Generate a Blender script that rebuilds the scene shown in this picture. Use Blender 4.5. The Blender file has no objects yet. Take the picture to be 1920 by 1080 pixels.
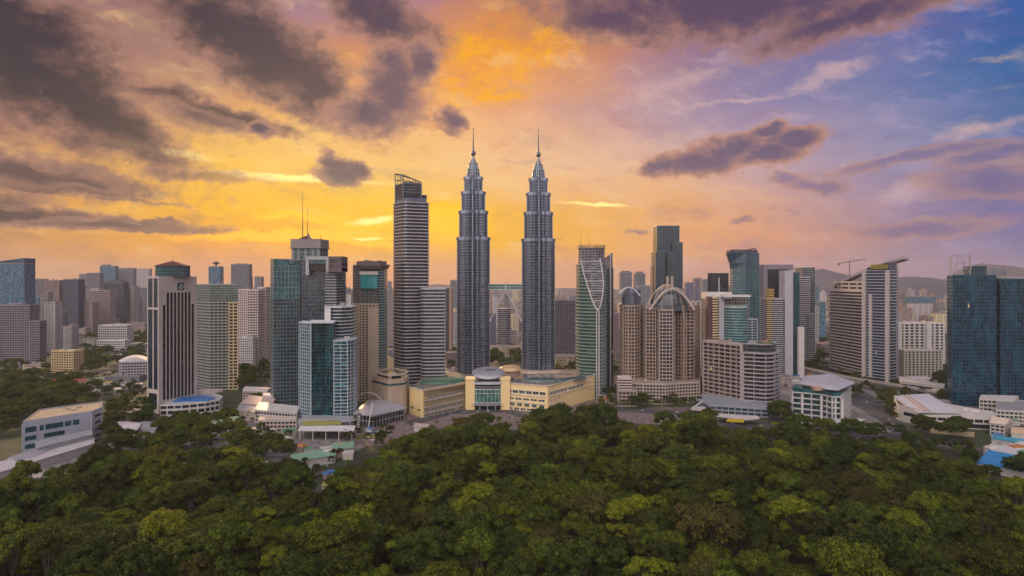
import bpy, bmesh, math, random
from math import radians as R, sin, cos, tan, atan, atan2, pi, hypot, floor
from mathutils import Vector, Matrix
random.seed(7)
S = bpy.context.scene
COL = S.collection
HC = 193.0                      # drone height, metres
# ---------------------------------------------------------------- camera
cd = bpy.data.cameras.new('camera'); cam = bpy.data.objects.new('camera', cd); COL.objects.link(cam)
cam.location = (0, 0, HC); cam.rotation_euler = (R(90), 0, 0)
cd.sensor_width = 36; cd.lens = 24; cd.shift_y = -15/1920; cd.clip_start = 1; cd.clip_end = 40000
S.camera = cam
S.view_settings.view_transform = 'Standard'; S.view_settings.look = 'None'
S.view_settings.exposure = 0.0; S.view_settings.gamma = 1.0
S.cycles.volume_bounces = 0; S.cycles.max_bounces = 6; S.cycles.diffuse_bounces = 2; S.cycles.glossy_bounces = 3
S.cycles.transparent_max_bounces = 8; S.cycles.transmission_bounces = 3
S.cycles.sample_clamp_indirect = 6.0
S.cycles.use_denoising = True
SUN_AZ, SUN_EL = -17.0, 12.0     # degrees right of the view axis, above the horizon
# ---------------------------------------------------------------- colour helpers
def lin(c):
    c = c/255.0
    return c/12.92 if c <= .04045 else ((c+.055)/1.055)**2.4
def L3(r, g, b, k=1.0): return (lin(r)*k, lin(g)*k, lin(b)*k, 1.0)
# ---------------------------------------------------------------- node helpers
class NT:
    def __init__(s, tree): s.t = tree; s.n = tree.nodes; s.l = tree.links
    def inp(s, node, i, v):
        if v is None: return
        if isinstance(v, bpy.types.NodeSocket): s.l.new(v, node.inputs[i])
        else: node.inputs[i].default_value = v
    def m(s, op, a, b=None, c=None, clamp=False):
        n = s.n.new('ShaderNodeMath'); n.operation = op; n.use_clamp = clamp
        s.inp(n, 0, a); s.inp(n, 1, b); s.inp(n, 2, c); return n.outputs[0]
    def mr(s, v, a, b, c=0.0, d=1.0, smooth=True):
        n = s.n.new('ShaderNodeMapRange'); n.interpolation_type = 'SMOOTHSTEP' if smooth else 'LINEAR'; n.clamp = True
        for i, x in enumerate((v, a, b, c, d)): s.inp(n, i, x)
        return n.outputs[0]
    def mix(s, f, a, b, mode='MIX'):
        n = s.n.new('ShaderNodeMix'); n.data_type = 'RGBA'; n.blend_type = mode; n.clamp_factor = True
        s.inp(n, 0, f); s.inp(n, 6, a); s.inp(n, 7, b); return n.outputs[2]
    def xyz(s, x, y, z=0.0):
        n = s.n.new('ShaderNodeCombineXYZ'); s.inp(n, 0, x); s.inp(n, 1, y); s.inp(n, 2, z); return n.outputs[0]
    def noise(s, vec, scale, detail=4.0, rough=.55, dist=0.0, dim='3D'):
        n = s.n.new('ShaderNodeTexNoise'); n.noise_dimensions = dim
        s.inp(n, 'Vector', vec); n.inputs['Scale'].default_value = scale; n.inputs['Detail'].default_value = detail
        n.inputs['Roughness'].default_value = rough; n.inputs['Distortion'].default_value = dist
        return n.outputs[0], n.outputs[1]
    def ramp(s, f, stops, interp='LINEAR'):
        n = s.n.new('ShaderNodeValToRGB'); cr = n.color_ramp; cr.interpolation = interp
        while len(cr.elements) > 1: cr.elements.remove(cr.elements[0])
        cr.elements[0].position = stops[0][0]; cr.elements[0].color = stops[0][1]
        for p, c in stops[1:]:
            e = cr.elements.new(p); e.color = c
        s.inp(n, 0, f); return n.outputs[0]
# ---------------------------------------------------------------- world: dusk sky with clouds
def make_world():
    w = bpy.data.worlds.new("World"); S.world = w; w.use_nodes = True
    t = w.node_tree; t.nodes.clear(); k = NT(t)
    out = k.n.new('ShaderNodeOutputWorld'); bg = k.n.new('ShaderNodeBackground')
    tc = k.n.new('ShaderNodeTexCoord'); sp = k.n.new('ShaderNodeSeparateXYZ'); k.l.new(tc.outputs['Generated'], sp.inputs[0])
    X, Y, Z = sp.outputs
    az = k.m('MULTIPLY', k.m('ARCTAN2', X, Y), 180/pi)
    el = k.m('MULTIPLY', k.m('ARCSINE', Z), 180/pi)
    base = k.xyz(az, el)
    # large soft warp + fine warp (degrees)
    f1, c1 = k.noise(k.xyz(az, k.m('MULTIPLY', el, 2.2)), .09, 5, .6)
    f2, c2 = k.noise(k.xyz(az, k.m('MULTIPLY', el, 1.6), 7.3), .42, 7, .62)
    s1 = k.n.new('ShaderNodeSeparateXYZ'); k.l.new(c1, s1.inputs[0]); s2 = k.n.new('ShaderNodeSeparateXYZ'); k.l.new(c2, s2.inputs[0])
    def warp(v, a, b, ka, kb): return k.m('ADD', v, k.m('ADD', k.m('MULTIPLY_ADD', a, ka, -ka/2), k.m('MULTIPLY_ADD', b, kb, -kb/2)))
    azw = warp(az, s1.outputs[0], s2.outputs[0], 9, 2.5)
    elw = warp(el, s1.outputs[1], s2.outputs[1], 4.5, 1.2)
    azc = warp(az, s1.outputs[1], s2.outputs[0], 2.4, 2.4)
    elc = warp(el, s1.outputs[0], s2.outputs[1], 1.4, 1.9)
    ys = [0, 100, 200, 300, 400, 450, 500, 525]
    G = [[(142,104,106),(150,108,112),(150,116,135),(168,126,158),(206,132,80),(146,104,112),(128,98,138),(112,104,160),(40,88,160)],
         [(132,100,98),(152,116,108),(176,130,108),(226,150,92),(250,160,50),(182,130,135),(124,116,160),(100,116,168),(44,98,156)],
         [(176,128,104),(212,156,112),(240,176,100),(240,172,108),(238,172,128),(188,152,164),(146,134,170),(118,128,172),(62,108,162)],
         [(206,146,92),(246,184,84),(255,204,98),(250,198,120),(246,196,152),(234,188,158),(200,166,172),(158,146,176),(108,114,160)],
         [(212,150,78),(252,184,52),(255,190,34),(255,204,56),(252,186,78),(242,178,108),(220,160,132),(154,128,158),(112,108,162)],
         [(206,146,92),(230,156,76),(255,164,30),(255,190,20),(255,186,44),(242,176,106),(222,156,122),(166,132,146),(122,112,158)],
         [(198,142,106),(220,152,100),(236,160,92),(242,166,96),(246,178,104),(230,164,118),(206,144,128),(152,126,148),(122,112,152)],
         [(190,138,110),(212,148,110),(226,154,104),(236,160,106),(236,168,116),(220,156,122),(196,142,132),(148,124,148),(122,112,152)]]
    def sample(px, py):
        px = min(max(px, 0), 1919.9); fx = px/240; i = int(fx); fx -= i
        py = min(max(py, 0), 525)
        for j in range(7):
            if py <= ys[j+1]: break
        fy = (py-ys[j])/(ys[j+1]-ys[j])
        a = [G[j][i][q]*(1-fx)+G[j][i+1][q]*fx for q in range(3)]; b = [G[j+1][i][q]*(1-fx)+G[j+1][i+1][q]*fx for q in range(3)]
        return [a[q]*(1-fy)+b[q]*fy for q in range(3)]
    back_lo, back_hi = (196, 176, 182), (146, 146, 178)
    els = [0, 1.1, 3.3, 5.5, 9.8, 14, 18, 22, 34, 60]
    fac = k.m('MULTIPLY_ADD', azw, 1/360, .5)
    prev = None
    for e in els:
        stops = []
        h = min(e/40, 1)
        bk = [back_lo[q]*(1-h)+back_hi[q]*h for q in range(3)]
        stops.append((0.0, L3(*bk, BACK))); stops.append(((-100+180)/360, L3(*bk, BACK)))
        mid = [bk[q]*.5+sample(0, 525-min(1280*tan(R(min(e, 22)))/.8, 525))[q]*.5 for q in range(3)]
        stops.append(((-62+180)/360, L3(*mid, .9)))
        zen = (136, 122, 152)
        for a in range(-38, 39, 4):
            px = 960+1280*tan(R(a)); py = 525-1280*tan(R(min(e, 22)))/cos(R(a))
            c = sample(px, py)
            if e > 23:
                hh = min((e-22)/30, 1); c = [c[q]*(1-hh)+zen[q]*hh for q in range(3)]
            stops.append(((a+180)/360, L3(*c)))
        mid = [bk[q]*.5+sample(1919, 525-min(1280*tan(R(min(e, 22)))/.8, 525))[q]*.5 for q in range(3)]
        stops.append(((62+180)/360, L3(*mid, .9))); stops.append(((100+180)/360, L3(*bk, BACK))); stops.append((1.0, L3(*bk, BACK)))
        c = k.ramp(fac, stops)
        prev = c if prev is None else k.mix(k.mr(elw, pe, e, smooth=False), prev, c)
        pe = e
    col = prev
    # thin streaks near the glow and high cirrus
    st, _ = k.noise(k.xyz(k.m('MULTIPLY_ADD', el, .9, azc), k.m('MULTIPLY', elc, 5.0)), .13, 6, .55, .15)
    front = k.mr(k.m('ABSOLUTE', az), 50, 75, 1, 0)
    col = k.mix(k.m('MULTIPLY', k.mr(st, .54, .8), k.m('MULTIPLY', front, .35)), col, L3(255, 214, 150, 1.05))
    col = k.mix(k.m('MULTIPLY', k.mr(st, .46, .26), k.m('MULTIPLY', front, .32)), col, L3(150, 112, 128))
    def dl(x, y): 
        a = atan((x-960)/1280); return math.degrees(a), math.degrees(atan((525-y)/1280*cos(a)))
    def blob(x, y, rx, ry, rot, A, E):
        a, e = dl(x, y); ppd = 1280*pi/180/cos(R(a)); sx = ppd/rx/ cos(R(a))**.0; sy = ppd/ry
        dx = k.m('SUBTRACT', A, a); dy = k.m('SUBTRACT', E, e); cr, sr = cos(R(rot)), sin(R(rot))
        u = k.m('MULTIPLY', k.m('MULTIPLY_ADD', dx, cr, k.m('MULTIPLY', dy, sr)), sx)
        v = k.m('MULTIPLY', k.m('MULTIPLY_ADD', dy, cr, k.m('MULTIPLY', dx, -sr)), sy)
        return k.m('SUBTRACT', 1.0, k.m('SQRT', k.m('ADD', k.m('MULTIPLY', u, u), k.m('MULTIPLY', v, v))))
    def field(bl, A, E):
        f = None
        for b in bl:
            g = blob(*b, A, E)
            f = g if f is None else k.m('SMOOTH_MAX', f, g, .25)
        return f
    cn, _ = k.noise(k.xyz(az, k.m('MULTIPLY', el, 1.5), 3.1), .28, 9, .6)
    cn2, _ = k.noise(k.xyz(az, k.m('MULTIPLY', el, 1.3), 11.7), .85, 9, .62, .3)
    tex = k.m('ADD', k.m('MULTIPLY_ADD', cn, 1.5, -.75), k.m('MULTIPLY_ADD', cn2, 1.0, -.5))
    md, _ = k.noise(k.xyz(k.m('MULTIPLY_ADD', el, .8, azc), k.m('MULTIPLY', elc, 2.4), 5.0), .22, 8, .62, .2)
    col = k.mix(k.m('MULTIPLY', k.mr(md, .5, .75), k.m('MULTIPLY', front, .5)), col, k.ramp(fac, [(.40, L3(255, 205, 130)), (.49, L3(255, 216, 140, 1.05)), (.55, L3(226, 186, 186)), (.60, L3(170, 165, 205))]))
    col = k.mix(k.m('MULTIPLY', k.mr(md, .48, .25), k.m('MULTIPLY', front, .5)), col, k.ramp(fac, [(.40, L3(140, 104, 96)), (.49, L3(214, 140, 84)), (.55, L3(150, 122, 158)), (.60, L3(60, 84, 140))]))
    # warm glowing patches
    glow = field([(960, 120, 170, 46, 24), (870, 95, 80, 30, 10), (930, 185, 80, 16, 8), (1010, 60, 70, 30, 20)], azc, elc)
    col = k.mix(k.mr(k.m('ADD', glow, k.m('MULTIPLY', tex, 2.0)), .1, 1.1, 0, .8), col, L3(255, 176, 40, 1.05))
    glow = field([(695, 418, 90, 14, 7), (640, 440, 130, 16, 2), (700, 452, 90, 8, 0), (350, 388, 14, 6, 0), (820, 420, 110, 50, 0), (480, 440, 200, 16, 0), (560, 405, 120, 10, 0)], azc, elc)
    col = k.mix(k.mr(k.m('ADD', glow, k.m('MULTIPLY', tex, .5)), -.1, .65, 0, .95), col, L3(255, 182, 2, 1.35))
    glow = field([(700, 412, 70, 10, 7), (690, 446, 40, 4, 0), (1120, 384, 90, 5, -4), (560, 335, 260, 10, -2), (300, 280, 130, 10, -6)], k.m('MULTIPLY_ADD', k.m('SUBTRACT', azc, az), .6, az), k.m('MULTIPLY_ADD', k.m('SUBTRACT', elc, el), .5, el))
    col = k.mix(k.mr(k.m('ADD', glow, k.m('MULTIPLY', tex, .4)), .05, .8, 0, .85), col, L3(255, 226, 140, 1.4))
    glow = field([(1560, 140, 150, 22, 12), (1400, 186, 180, 10, 3), (1290, 150, 150, 30, 15), (1230, 170, 90, 36, 20), (1210, 165, 60, 24, 20), (1700, 360, 170, 30, 8), (1840, 240, 160, 20, 10)], azc, elc)
    col = k.mix(k.mr(k.m('ADD', glow, k.m('MULTIPLY', tex, .8)), .1, 1.1, 0, .55), col, L3(222, 182, 176, 1.0))
    # dark clouds: soft broad ones, then crisp ones
    def clouds(col, bl, lo, hi, ta, dark_l, dark_r, edge, op):
        f = field(bl, azc, elc)
        d = k.m('ADD', f, k.m('MULTIPLY', tex, ta))
        den = k.mr(d, lo, hi)
        core = k.mr(d, lo+.1, hi+.45)
        dk = k.mix(k.mr(az, -30, 10), dark_l, dark_r)
        cc = k.mix(core, edge, dk)
        return k.mix(k.m('MULTIPLY', den, op), col, cc)
    col = clouds(col, [(20, 110, 300, 120, -28), (0, 40, 240, 100, -20), (150, 190, 230, 60, -30), (430, 50, 230, 85, -26), (520, 110, 200, 75, -32), (590, 160, 110, 45, -30), (420, 215, 150, 26, -12),
                       (720, 40, 120, 50, -20), (1380, 8, 420, 62, -3), (1620, 30, 200, 40, 10), (90, 330, 190, 38, -8), (40, 400, 160, 26, -6), (250, 425, 170, 13, 0), (1150, 40, 120, 40, -10)],
                 -.34, .32, .8, L3(46, 38, 50), L3(86, 66, 92), L3(176, 128, 112), .93)
    col = clouds(col, [(60, 320, 170, 30, -4), (150, 340, 90, 16, -10), (170, 421, 190, 11, 0), (30, 372, 90, 18, 0), (370, 328, 140, 15, 0), (380, 225, 110, 26, -12), (1700, 296, 190, 14, 6), (1850, 292, 110, 20, 6), (1530, 345, 66, 18, 0), (1475, 332, 36, 16, 0), (1850, 340, 150, 40, 0),
                       (1395, 412, 28, 9, 0), (1190, 432, 30, 7, 0), (1730, 430, 150, 22, 5), (250, 380, 120, 7, -3)],
                 -.1, .4, .42, L3(112, 84, 80), L3(116, 98, 136), L3(190, 140, 118), .62)
    col = clouds(col, [(742, 160, 80, 92, 0), (795, 118, 34, 56, 0), (700, 214, 96, 46, 0), (846, 228, 30, 34, 20), (640, 332, 58, 26, -4), (618, 306, 30, 26, 0), (672, 322, 32, 24, 0), (640, 312, 36, 24, 0),
                       (490, 244, 34, 22, 0), (1310, 306, 120, 32, 5), (1370, 282, 100, 34, 8), (1440, 290, 80, 26, 0), (1500, 262, 62, 26, 8), (1450, 245, 44, 24, 0), (1240, 312, 46, 26, 0)],
                 -.10, .30, .55, L3(76, 60, 74), L3(104, 86, 112), L3(198, 144, 118), .92)
    # low haze bank along the horizon
    hb, _ = k.noise(k.xyz(az, k.m('MULTIPLY', el, 3.0)), .12, 6, .55)
    col = k.mix(k.mr(k.m('ADD', elw, k.m('MULTIPLY', hb, 3.0)), 1.2, 4.2, .45, 0), col, k.ramp(k.m('MULTIPLY_ADD', az, 1/360, .5),
        [(.38, L3(190, 138, 112)), (.46, L3(232, 158, 100)), (.5, L3(228, 164, 116)), (.55, L3(198, 144, 128)), (.6, L3(120, 108, 146))]))
    hs = k.n.new('ShaderNodeHueSaturation'); k.l.new(col, hs.inputs['Color']); hs.inputs['Saturation'].default_value = 1.03; hs.inputs['Value'].default_value = .97; col = hs.outputs[0]
    # bright lobe added to unseen rear sky: soft key light on fronts, tree tops
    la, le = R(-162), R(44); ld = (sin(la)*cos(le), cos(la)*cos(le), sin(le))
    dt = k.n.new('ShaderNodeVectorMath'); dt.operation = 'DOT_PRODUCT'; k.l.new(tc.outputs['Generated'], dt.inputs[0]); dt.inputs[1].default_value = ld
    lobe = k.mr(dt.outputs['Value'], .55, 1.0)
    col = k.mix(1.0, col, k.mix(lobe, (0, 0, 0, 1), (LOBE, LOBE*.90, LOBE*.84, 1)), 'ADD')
    # the real low-sun sky adds its own light
    sk = k.n.new('ShaderNodeTexSky'); sk.sky_type = 'NISHITA'; sk.sun_disc = False
    sk.sun_elevation = R(SUN_EL); sk.sun_rotation = R(SUN_AZ)
    add = k.n.new('ShaderNodeAddShader'); bg2 = k.n.new('ShaderNodeBackground'); k.l.new(sk.outputs[0], bg2.inputs[0]); bg2.inputs[1].default_value = NISH
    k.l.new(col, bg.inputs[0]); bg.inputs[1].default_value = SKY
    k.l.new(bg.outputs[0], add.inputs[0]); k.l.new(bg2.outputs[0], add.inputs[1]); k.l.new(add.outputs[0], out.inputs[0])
    w.cycles.sampling_method = 'MANUAL'; w.cycles.sample_map_resolution = 512
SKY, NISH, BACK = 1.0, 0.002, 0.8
HAZE = 3.4e-5
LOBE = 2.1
make_world()
sl = bpy.data.lights.new('sun', 'SUN'); sl.energy = 3.2; sl.angle = R(3); sl.color = (1.0, .62, .32)
so = bpy.data.objects.new('sun', sl); COL.objects.link(so)
sd = Vector((sin(R(SUN_AZ))*cos(R(SUN_EL)), cos(R(SUN_AZ))*cos(R(SUN_EL)), sin(R(SUN_EL))))
so.rotation_euler = sd.to_track_quat('Z', 'Y').to_euler()
# ---------------------------------------------------------------- geometry helpers
def W(px, Y): return ((px-960)/1280*Y, Y)
def Zp(py, Y): return HC-(py-525)/1280*Y
def Yb(py): return HC*1280/(py-525)          # distance of a ground point seen at that picture row

class MB:
    """collects faces of ONE mesh object"""
    def __init__(s): s.v = []; s.f = []; s.uv = []; s.mi = []; s.cm = 0
    def face(s, pts, uvs=None):
        b = len(s.v); s.v.extend(pts); s.f.append(tuple(range(b, b+len(pts)))); s.mi.append(s.cm)
        s.uv.append(uvs if uvs else [(p[0], p[1]) for p in pts])
    def prism(s, poly, z0, z1, top=True, bot=True, sides=True):
        n = len(poly); u = 0.0
        for i in range(n if sides else 0):
            a, b = poly[i], poly[(i+1) % n]; l = hypot(b[0]-a[0], b[1]-a[1])
            s.face([(a[0], a[1], z0), (b[0], b[1], z0), (b[0], b[1], z1), (a[0], a[1], z1)], [(u, z0), (u+l, z0), (u+l, z1), (u, z1)]); u += l
        if top: s.face([(p[0], p[1], z1) for p in poly])
        if bot: s.face([(p[0], p[1], z0) for p in reversed(poly)])
    def loft(s, rings, top=True, bot=False):
        """rings: list of lists of 3-D points of equal length (CCW seen from above)"""
        n = len(rings[0])
        for r0, r1 in zip(rings, rings[1:]):
            u = 0.0
            for i in range(n):
                j = (i+1) % n; a, b, c, d = r0[i], r0[j], r1[j], r1[i]; l = hypot(b[0]-a[0], b[1]-a[1])
                s.face([a, b, c, d], [(u, a[2]), (u+l, b[2]), (u+l, c[2]), (u, d[2])]); u += l
        if top: s.face(list(rings[-1]))
        if bot: s.face(list(reversed(rings[0])))
    def box(s, cx, cy, z0, w, d, h, rot=0.0, top_in=0.0):
        c, q = cos(rot), sin(rot)
        def P(x, y): return (cx+x*c-y*q, cy+x*q+y*c)
        if top_in:
            lo = [(*P(x, y), z0) for x, y in ((-w/2, -d/2), (w/2, -d/2), (w/2, d/2), (-w/2, d/2))]
            k = 1-top_in; hi = [(*P(x*k, y*k), z0+h) for x, y in ((-w/2, -d/2), (w/2, -d/2), (w/2, d/2), (-w/2, d/2))]
            s.loft([lo, hi], True, True)
        else: s.prism([P(-w/2, -d/2), P(w/2, -d/2), P(w/2, d/2), P(-w/2, d/2)], z0, z0+h)
    def beam(s, p, q, w, h=None):
        """square bar from p to q"""
        p, q = Vector(p), Vector(q); d = (q-p).normalized(); h = h or w
        up = Vector((0, 0, 1)) if abs(d.z) < .95 else Vector((0, 1, 0))
        a = d.cross(up).normalized()*w/2; b = a.cross(d).normalized()*h/2
        r0 = [tuple(p+x) for x in (-a-b, a-b, a+b, -a+b)]; r1 = [tuple(q+x) for x in (-a-b, a-b, a+b, -a+b)]
        for i in range(4):
            j = (i+1) % 4; s.face([r0[i], r0[j], r1[j], r1[i]])
        s.face(r0[::-1]); s.face(r1)
    def tube(s, p, q, r0, r1=None, n=8):
        r1 = r0 if r1 is None else r1; p, q = Vector(p), Vector(q); d = (q-p).normalized()
        up = Vector((0, 0, 1)) if abs(d.z) < .95 else Vector((1, 0, 0))
        a = d.cross(up).normalized(); b = d.cross(a)
        A = [tuple(p+(a*cos(2*pi*i/n)+b*sin(2*pi*i/n))*r0) for i in range(n)]
        B = [tuple(q+(a*cos(2*pi*i/n)+b*sin(2*pi*i/n))*r1) for i in range(n)]
        for i in range(n):
            j = (i+1) % n; s.face([A[j], A[i], B[i], B[j]])
        s.face(A); s.face(B[::-1])
    def mesh(s, name, mats, ox=0, oy=0, oz=0):
        m = bpy.data.meshes.new(name)
        m.from_pydata([(x-ox, y-oy, z-oz) for x, y, z in s.v], [], s.f)
        ul = m.uv_layers.new(name='uv'); flat = [c for f in s.uv for p in f for c in p]; ul.data.foreach_set('uv', flat)
        for mt in (mats if isinstance(mats, (list, tuple)) else [mats]): m.materials.append(mt)
        if s.cm or any(s.mi): m.polygons.foreach_set('material_index', s.mi)
        return m

def inset(poly, d):
    """move every edge of a convex CCW polygon inwards by d"""
    n = len(poly); out = []
    for i in range(n):
        a, b, c = poly[i-1], poly[i], poly[(i+1) % n]
        def nrm(p, q): l = hypot(q[0]-p[0], q[1]-p[1]) or 1; return (-(q[1]-p[1])/l, (q[0]-p[0])/l)
        n1, n2 = nrm(a, b), nrm(b, c); k = 1+n1[0]*n2[0]+n1[1]*n2[1]
        k = max(k, .35); out.append((b[0]+(n1[0]+n2[0])*d/k, b[1]+(n1[1]+n2[1])*d/k))
    return out
def rect(pxl, pxr, Y, depth, rot=0.0):
    """footprint whose front edge spans two picture columns at distance Y, turned by rot degrees about its middle"""
    x0, x1 = W(pxl, Y)[0], W(pxr, Y)[0]; w = x1-x0; cx = (x0+x1)/2; cy = Y+depth/2; c, s = cos(R(rot)), sin(R(rot))
    return [(cx+x*c-y*s, cy+x*s+y*c) for x, y in ((-w/2, -depth/2), (w/2, -depth/2), (w/2, depth/2), (-w/2, depth/2))]
def quad(l, c, r):
    """footprint from three seen corners (column, distance): left, near, right; the hidden fourth closes the parallelogram"""
    a, b, d = W(*l), W(*c), W(*r); return [a, b, d, (a[0]+d[0]-b[0], a[1]+d[1]-b[1])]
def ell(cx, cy, rx, ry, n=28, rot=0, a0=0, a1=360):
    o = []
    for i in range(n):
        t = R(a0+(a1-a0)*i/(n if a1-a0 >= 360 else n-1)); x, y = rx*cos(t), ry*sin(t)
        o.append((cx+x*cos(R(rot))-y*sin(R(rot)), cy+x*sin(R(rot))+y*cos(R(rot))))
    return o
def rnd_corner(poly, idx, r, n=5):
    """round the corner idx of a polygon"""
    a, b, c = Vector(poly[idx-1]), Vector(poly[idx]), Vector(poly[(idx+1) % len(poly)])
    p, q = b+(a-b).normalized()*r, b+(c-b).normalized()*r; pts = []
    for i in range(n+1):
        t = i/n; pts.append(tuple(p*(1-t)**2+b*2*t*(1-t)+q*t*t))
    return poly[:idx]+pts+poly[idx+1:]
def centre(poly): return sum(p[0] for p in poly)/len(poly), sum(p[1] for p in poly)/len(poly)
def along(p, q, t): return (p[0]+(q[0]-p[0])*t, p[1]+(q[1]-p[1])*t)

def link(name, data, parent=None, loc=(0, 0, 0)):
    o = bpy.data.objects.new(name, data); COL.objects.link(o); o.location = loc
    if parent is not None: o.parent = parent
    return o
class Thing:
    def __init__(s, name, label, cat, at, group=None):
        s.x, s.y = at[0], at[1]; s.o = link(name, None, None, (s.x, s.y, 0)); s.o.empty_display_size = 5
        s.o['label'] = label; s.o['category'] = cat
        if group: s.o['group'] = group
    def part(s, name, mb, mat, parent=None, label=None, smooth=False):
        o = link(name, mb.mesh(name, mat, s.x, s.y), parent or s.o)
        if label: o['label'] = label
        if smooth: o.data.shade_smooth()
        return o
    def stack(s, name, mb, mat, zs, parent=None):
        """the same mesh once per storey height in zs"""
        me = mb.mesh(name, mat, s.x, s.y); r = []
        for z in zs: r.append(link(name, me, parent or s.o, (0, 0, z)))
        return r
def single(name, mb, mat, label, cat, group=None, smooth=False, kind=None):
    xs = [v[0] for v in mb.v]; ys_ = [v[1] for v in mb.v]; x, y = (min(xs)+max(xs))/2, (min(ys_)+max(ys_))/2
    o = link(name, mb.mesh(name, mat, x, y), None, (x, y, 0))
    if label: o['label'] = label; o['category'] = cat
    if group: o['group'] = group
    if kind: o['kind'] = kind
    if smooth: o.data.shade_smooth()
    return o
def dup(root, loc, rz=0.0, label=None, sc=1.0):
    r = root.copy(); COL.objects.link(r); r.location = loc; r.rotation_euler = (0, 0, rz); r.scale = (sc,)*3 if not isinstance(sc, tuple) else sc
    if label: r['label'] = label
    for ch in root.children:
        c = ch.copy(); COL.objects.link(c); c.parent = r
        for g in ch.children:
            d = g.copy(); COL.objects.link(d); d.parent = c
    return r

# ---------------------------------------------------------------- materials
MATS = {}
def newmat(name):
    m = bpy.data.materials.new(name); m.use_nodes = True; t = m.node_tree; t.nodes.clear(); k = NT(t)
    out = k.n.new('ShaderNodeOutputMaterial'); b = k.n.new('ShaderNodeBsdfPrincipled'); k.l.new(b.outputs[0], out.inputs[0])
    k.b = b; k.out = out; return m, k
def coords(k, obj=True):
    tc = k.n.new('ShaderNodeTexCoord'); return tc.outputs['Object' if obj else 'UV']
def rand(k): return k.n.new('ShaderNodeObjectInfo').outputs['Random']
def wall(r, g, b, rough=.75, metal=0.0, dirt=.22, key=None, var=0.0):
    key = key or ('w', r, g, b, rough, metal, dirt, var)
    if key in MATS: return MATS[key]
    m, k = newmat('wall_paint'); c = coords(k)
    n, _ = k.noise(c, .08, 4, .6); n2, _ = k.noise(k.n.new('ShaderNodeTexCoord').outputs['Generated'], 6, 3, .6)
    mp = k.n.new('ShaderNodeMapping'); k.l.new(c, mp.inputs[0]); mp.inputs['Scale'].default_value = (.7, .7, .06); n3, _ = k.noise(mp.outputs[0], 1, 3, .6)
    base = (r, g, b, 1)
    d = k.m('MULTIPLY', k.m('ADD', k.mr(n, .35, .75), k.mr(n3, .4, .75)), dirt)
    col = k.mix(d, base, (r*.45, g*.43, b*.42, 1))
    if var:
        hs = k.n.new('ShaderNodeHueSaturation'); k.l.new(col, hs.inputs['Color']); k.l.new(k.m('MULTIPLY_ADD', rand(k), var, 1-var/2), hs.inputs['Value']); col = hs.outputs[0]
    k.l.new(col, k.b.inputs['Base Color']); k.b.inputs['Roughness'].default_value = rough; k.b.inputs['Metallic'].default_value = metal
    MATS[key] = m; return m
def glass(tint=(.02, .05, .06), light=(.10, .16, .17), pane=(1.6, 3.8), rough=.08, lit=0.0, amt=.5, tilt=.05, spec=.12, litc=(1, .72, .3), metal=.0):
    """dark reflective facade glass: every pane has its own tint, blind, tilt"""
    key = ('g', tint, light, pane, rough, lit, amt, tilt, spec, metal)
    if key in MATS: return MATS[key]
    m, k = newmat('facade_glass'); uv = coords(k, False); sp = k.n.new('ShaderNodeSeparateXYZ'); k.l.new(uv, sp.inputs[0])
    u = k.m('FLOOR', k.m('DIVIDE', sp.outputs[0], pane[0])); v = k.m('FLOOR', k.m('DIVIDE', k.m('ADD', sp.outputs[1], .01), pane[1]))
    wn = k.n.new('ShaderNodeTexWhiteNoise'); wn.noise_dimensions = '3D'; k.l.new(k.xyz(u, v, k.m('MULTIPLY', rand(k), 37.0)), wn.inputs['Vector'])
    big, _ = k.noise(k.xyz(k.m('MULTIPLY', sp.outputs[0], .05), k.m('ADD', k.m('MULTIPLY', sp.outputs[1], .02), k.m('MULTIPLY', rand(k), 2.0))), 1.0, 3, .6)
    f = k.m('MULTIPLY', k.m('ADD', k.mr(wn.outputs[0], .45, 1.0), k.mr(big, .45, .7)), amt)
    k.l.new(k.mix(f, (*tint, 1), (*light, 1)), k.b.inputs['Base Color'])
    wn2 = k.n.new('ShaderNodeTexWhiteNoise'); wn2.noise_dimensions = '3D'; k.l.new(k.xyz(u, v, k.m('MULTIPLY_ADD', rand(k), 51.0, 9.0)), wn2.inputs['Vector'])
    geo = k.n.new('ShaderNodeNewGeometry'); va = k.n.new('ShaderNodeVectorMath'); va.operation = 'MULTIPLY_ADD'
    k.l.new(wn2.outputs[1], va.inputs[0]); va.inputs[1].default_value = (tilt,)*3
    v3 = k.n.new('ShaderNodeVectorMath'); v3.operation = 'SUBTRACT'; k.l.new(geo.outputs['Normal'], v3.inputs[0]); v3.inputs[1].default_value = (tilt/2,)*3
    k.l.new(v3.outputs[0], va.inputs[2]); vn = k.n.new('ShaderNodeVectorMath'); vn.operation = 'NORMALIZE'; k.l.new(va.outputs[0], vn.inputs[0])
    k.l.new(vn.outputs[0], k.b.inputs['Normal'])
    k.l.new(k.mr(wn2.outputs[0], 0, 1, rough, rough+.14), k.b.inputs['Roughness']); k.b.inputs['IOR'].default_value = 1.5+spec; k.b.inputs['Metallic'].default_value = metal
    if lit:
        k.l.new(k.m('MULTIPLY', k.m('GREATER_THAN', wn2.outputs[0], 1-lit), .6), k.b.inputs['Emission Strength']); k.b.inputs['Emission Color'].default_value = (*litc, 1)
    MATS[key] = m; return m
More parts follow.
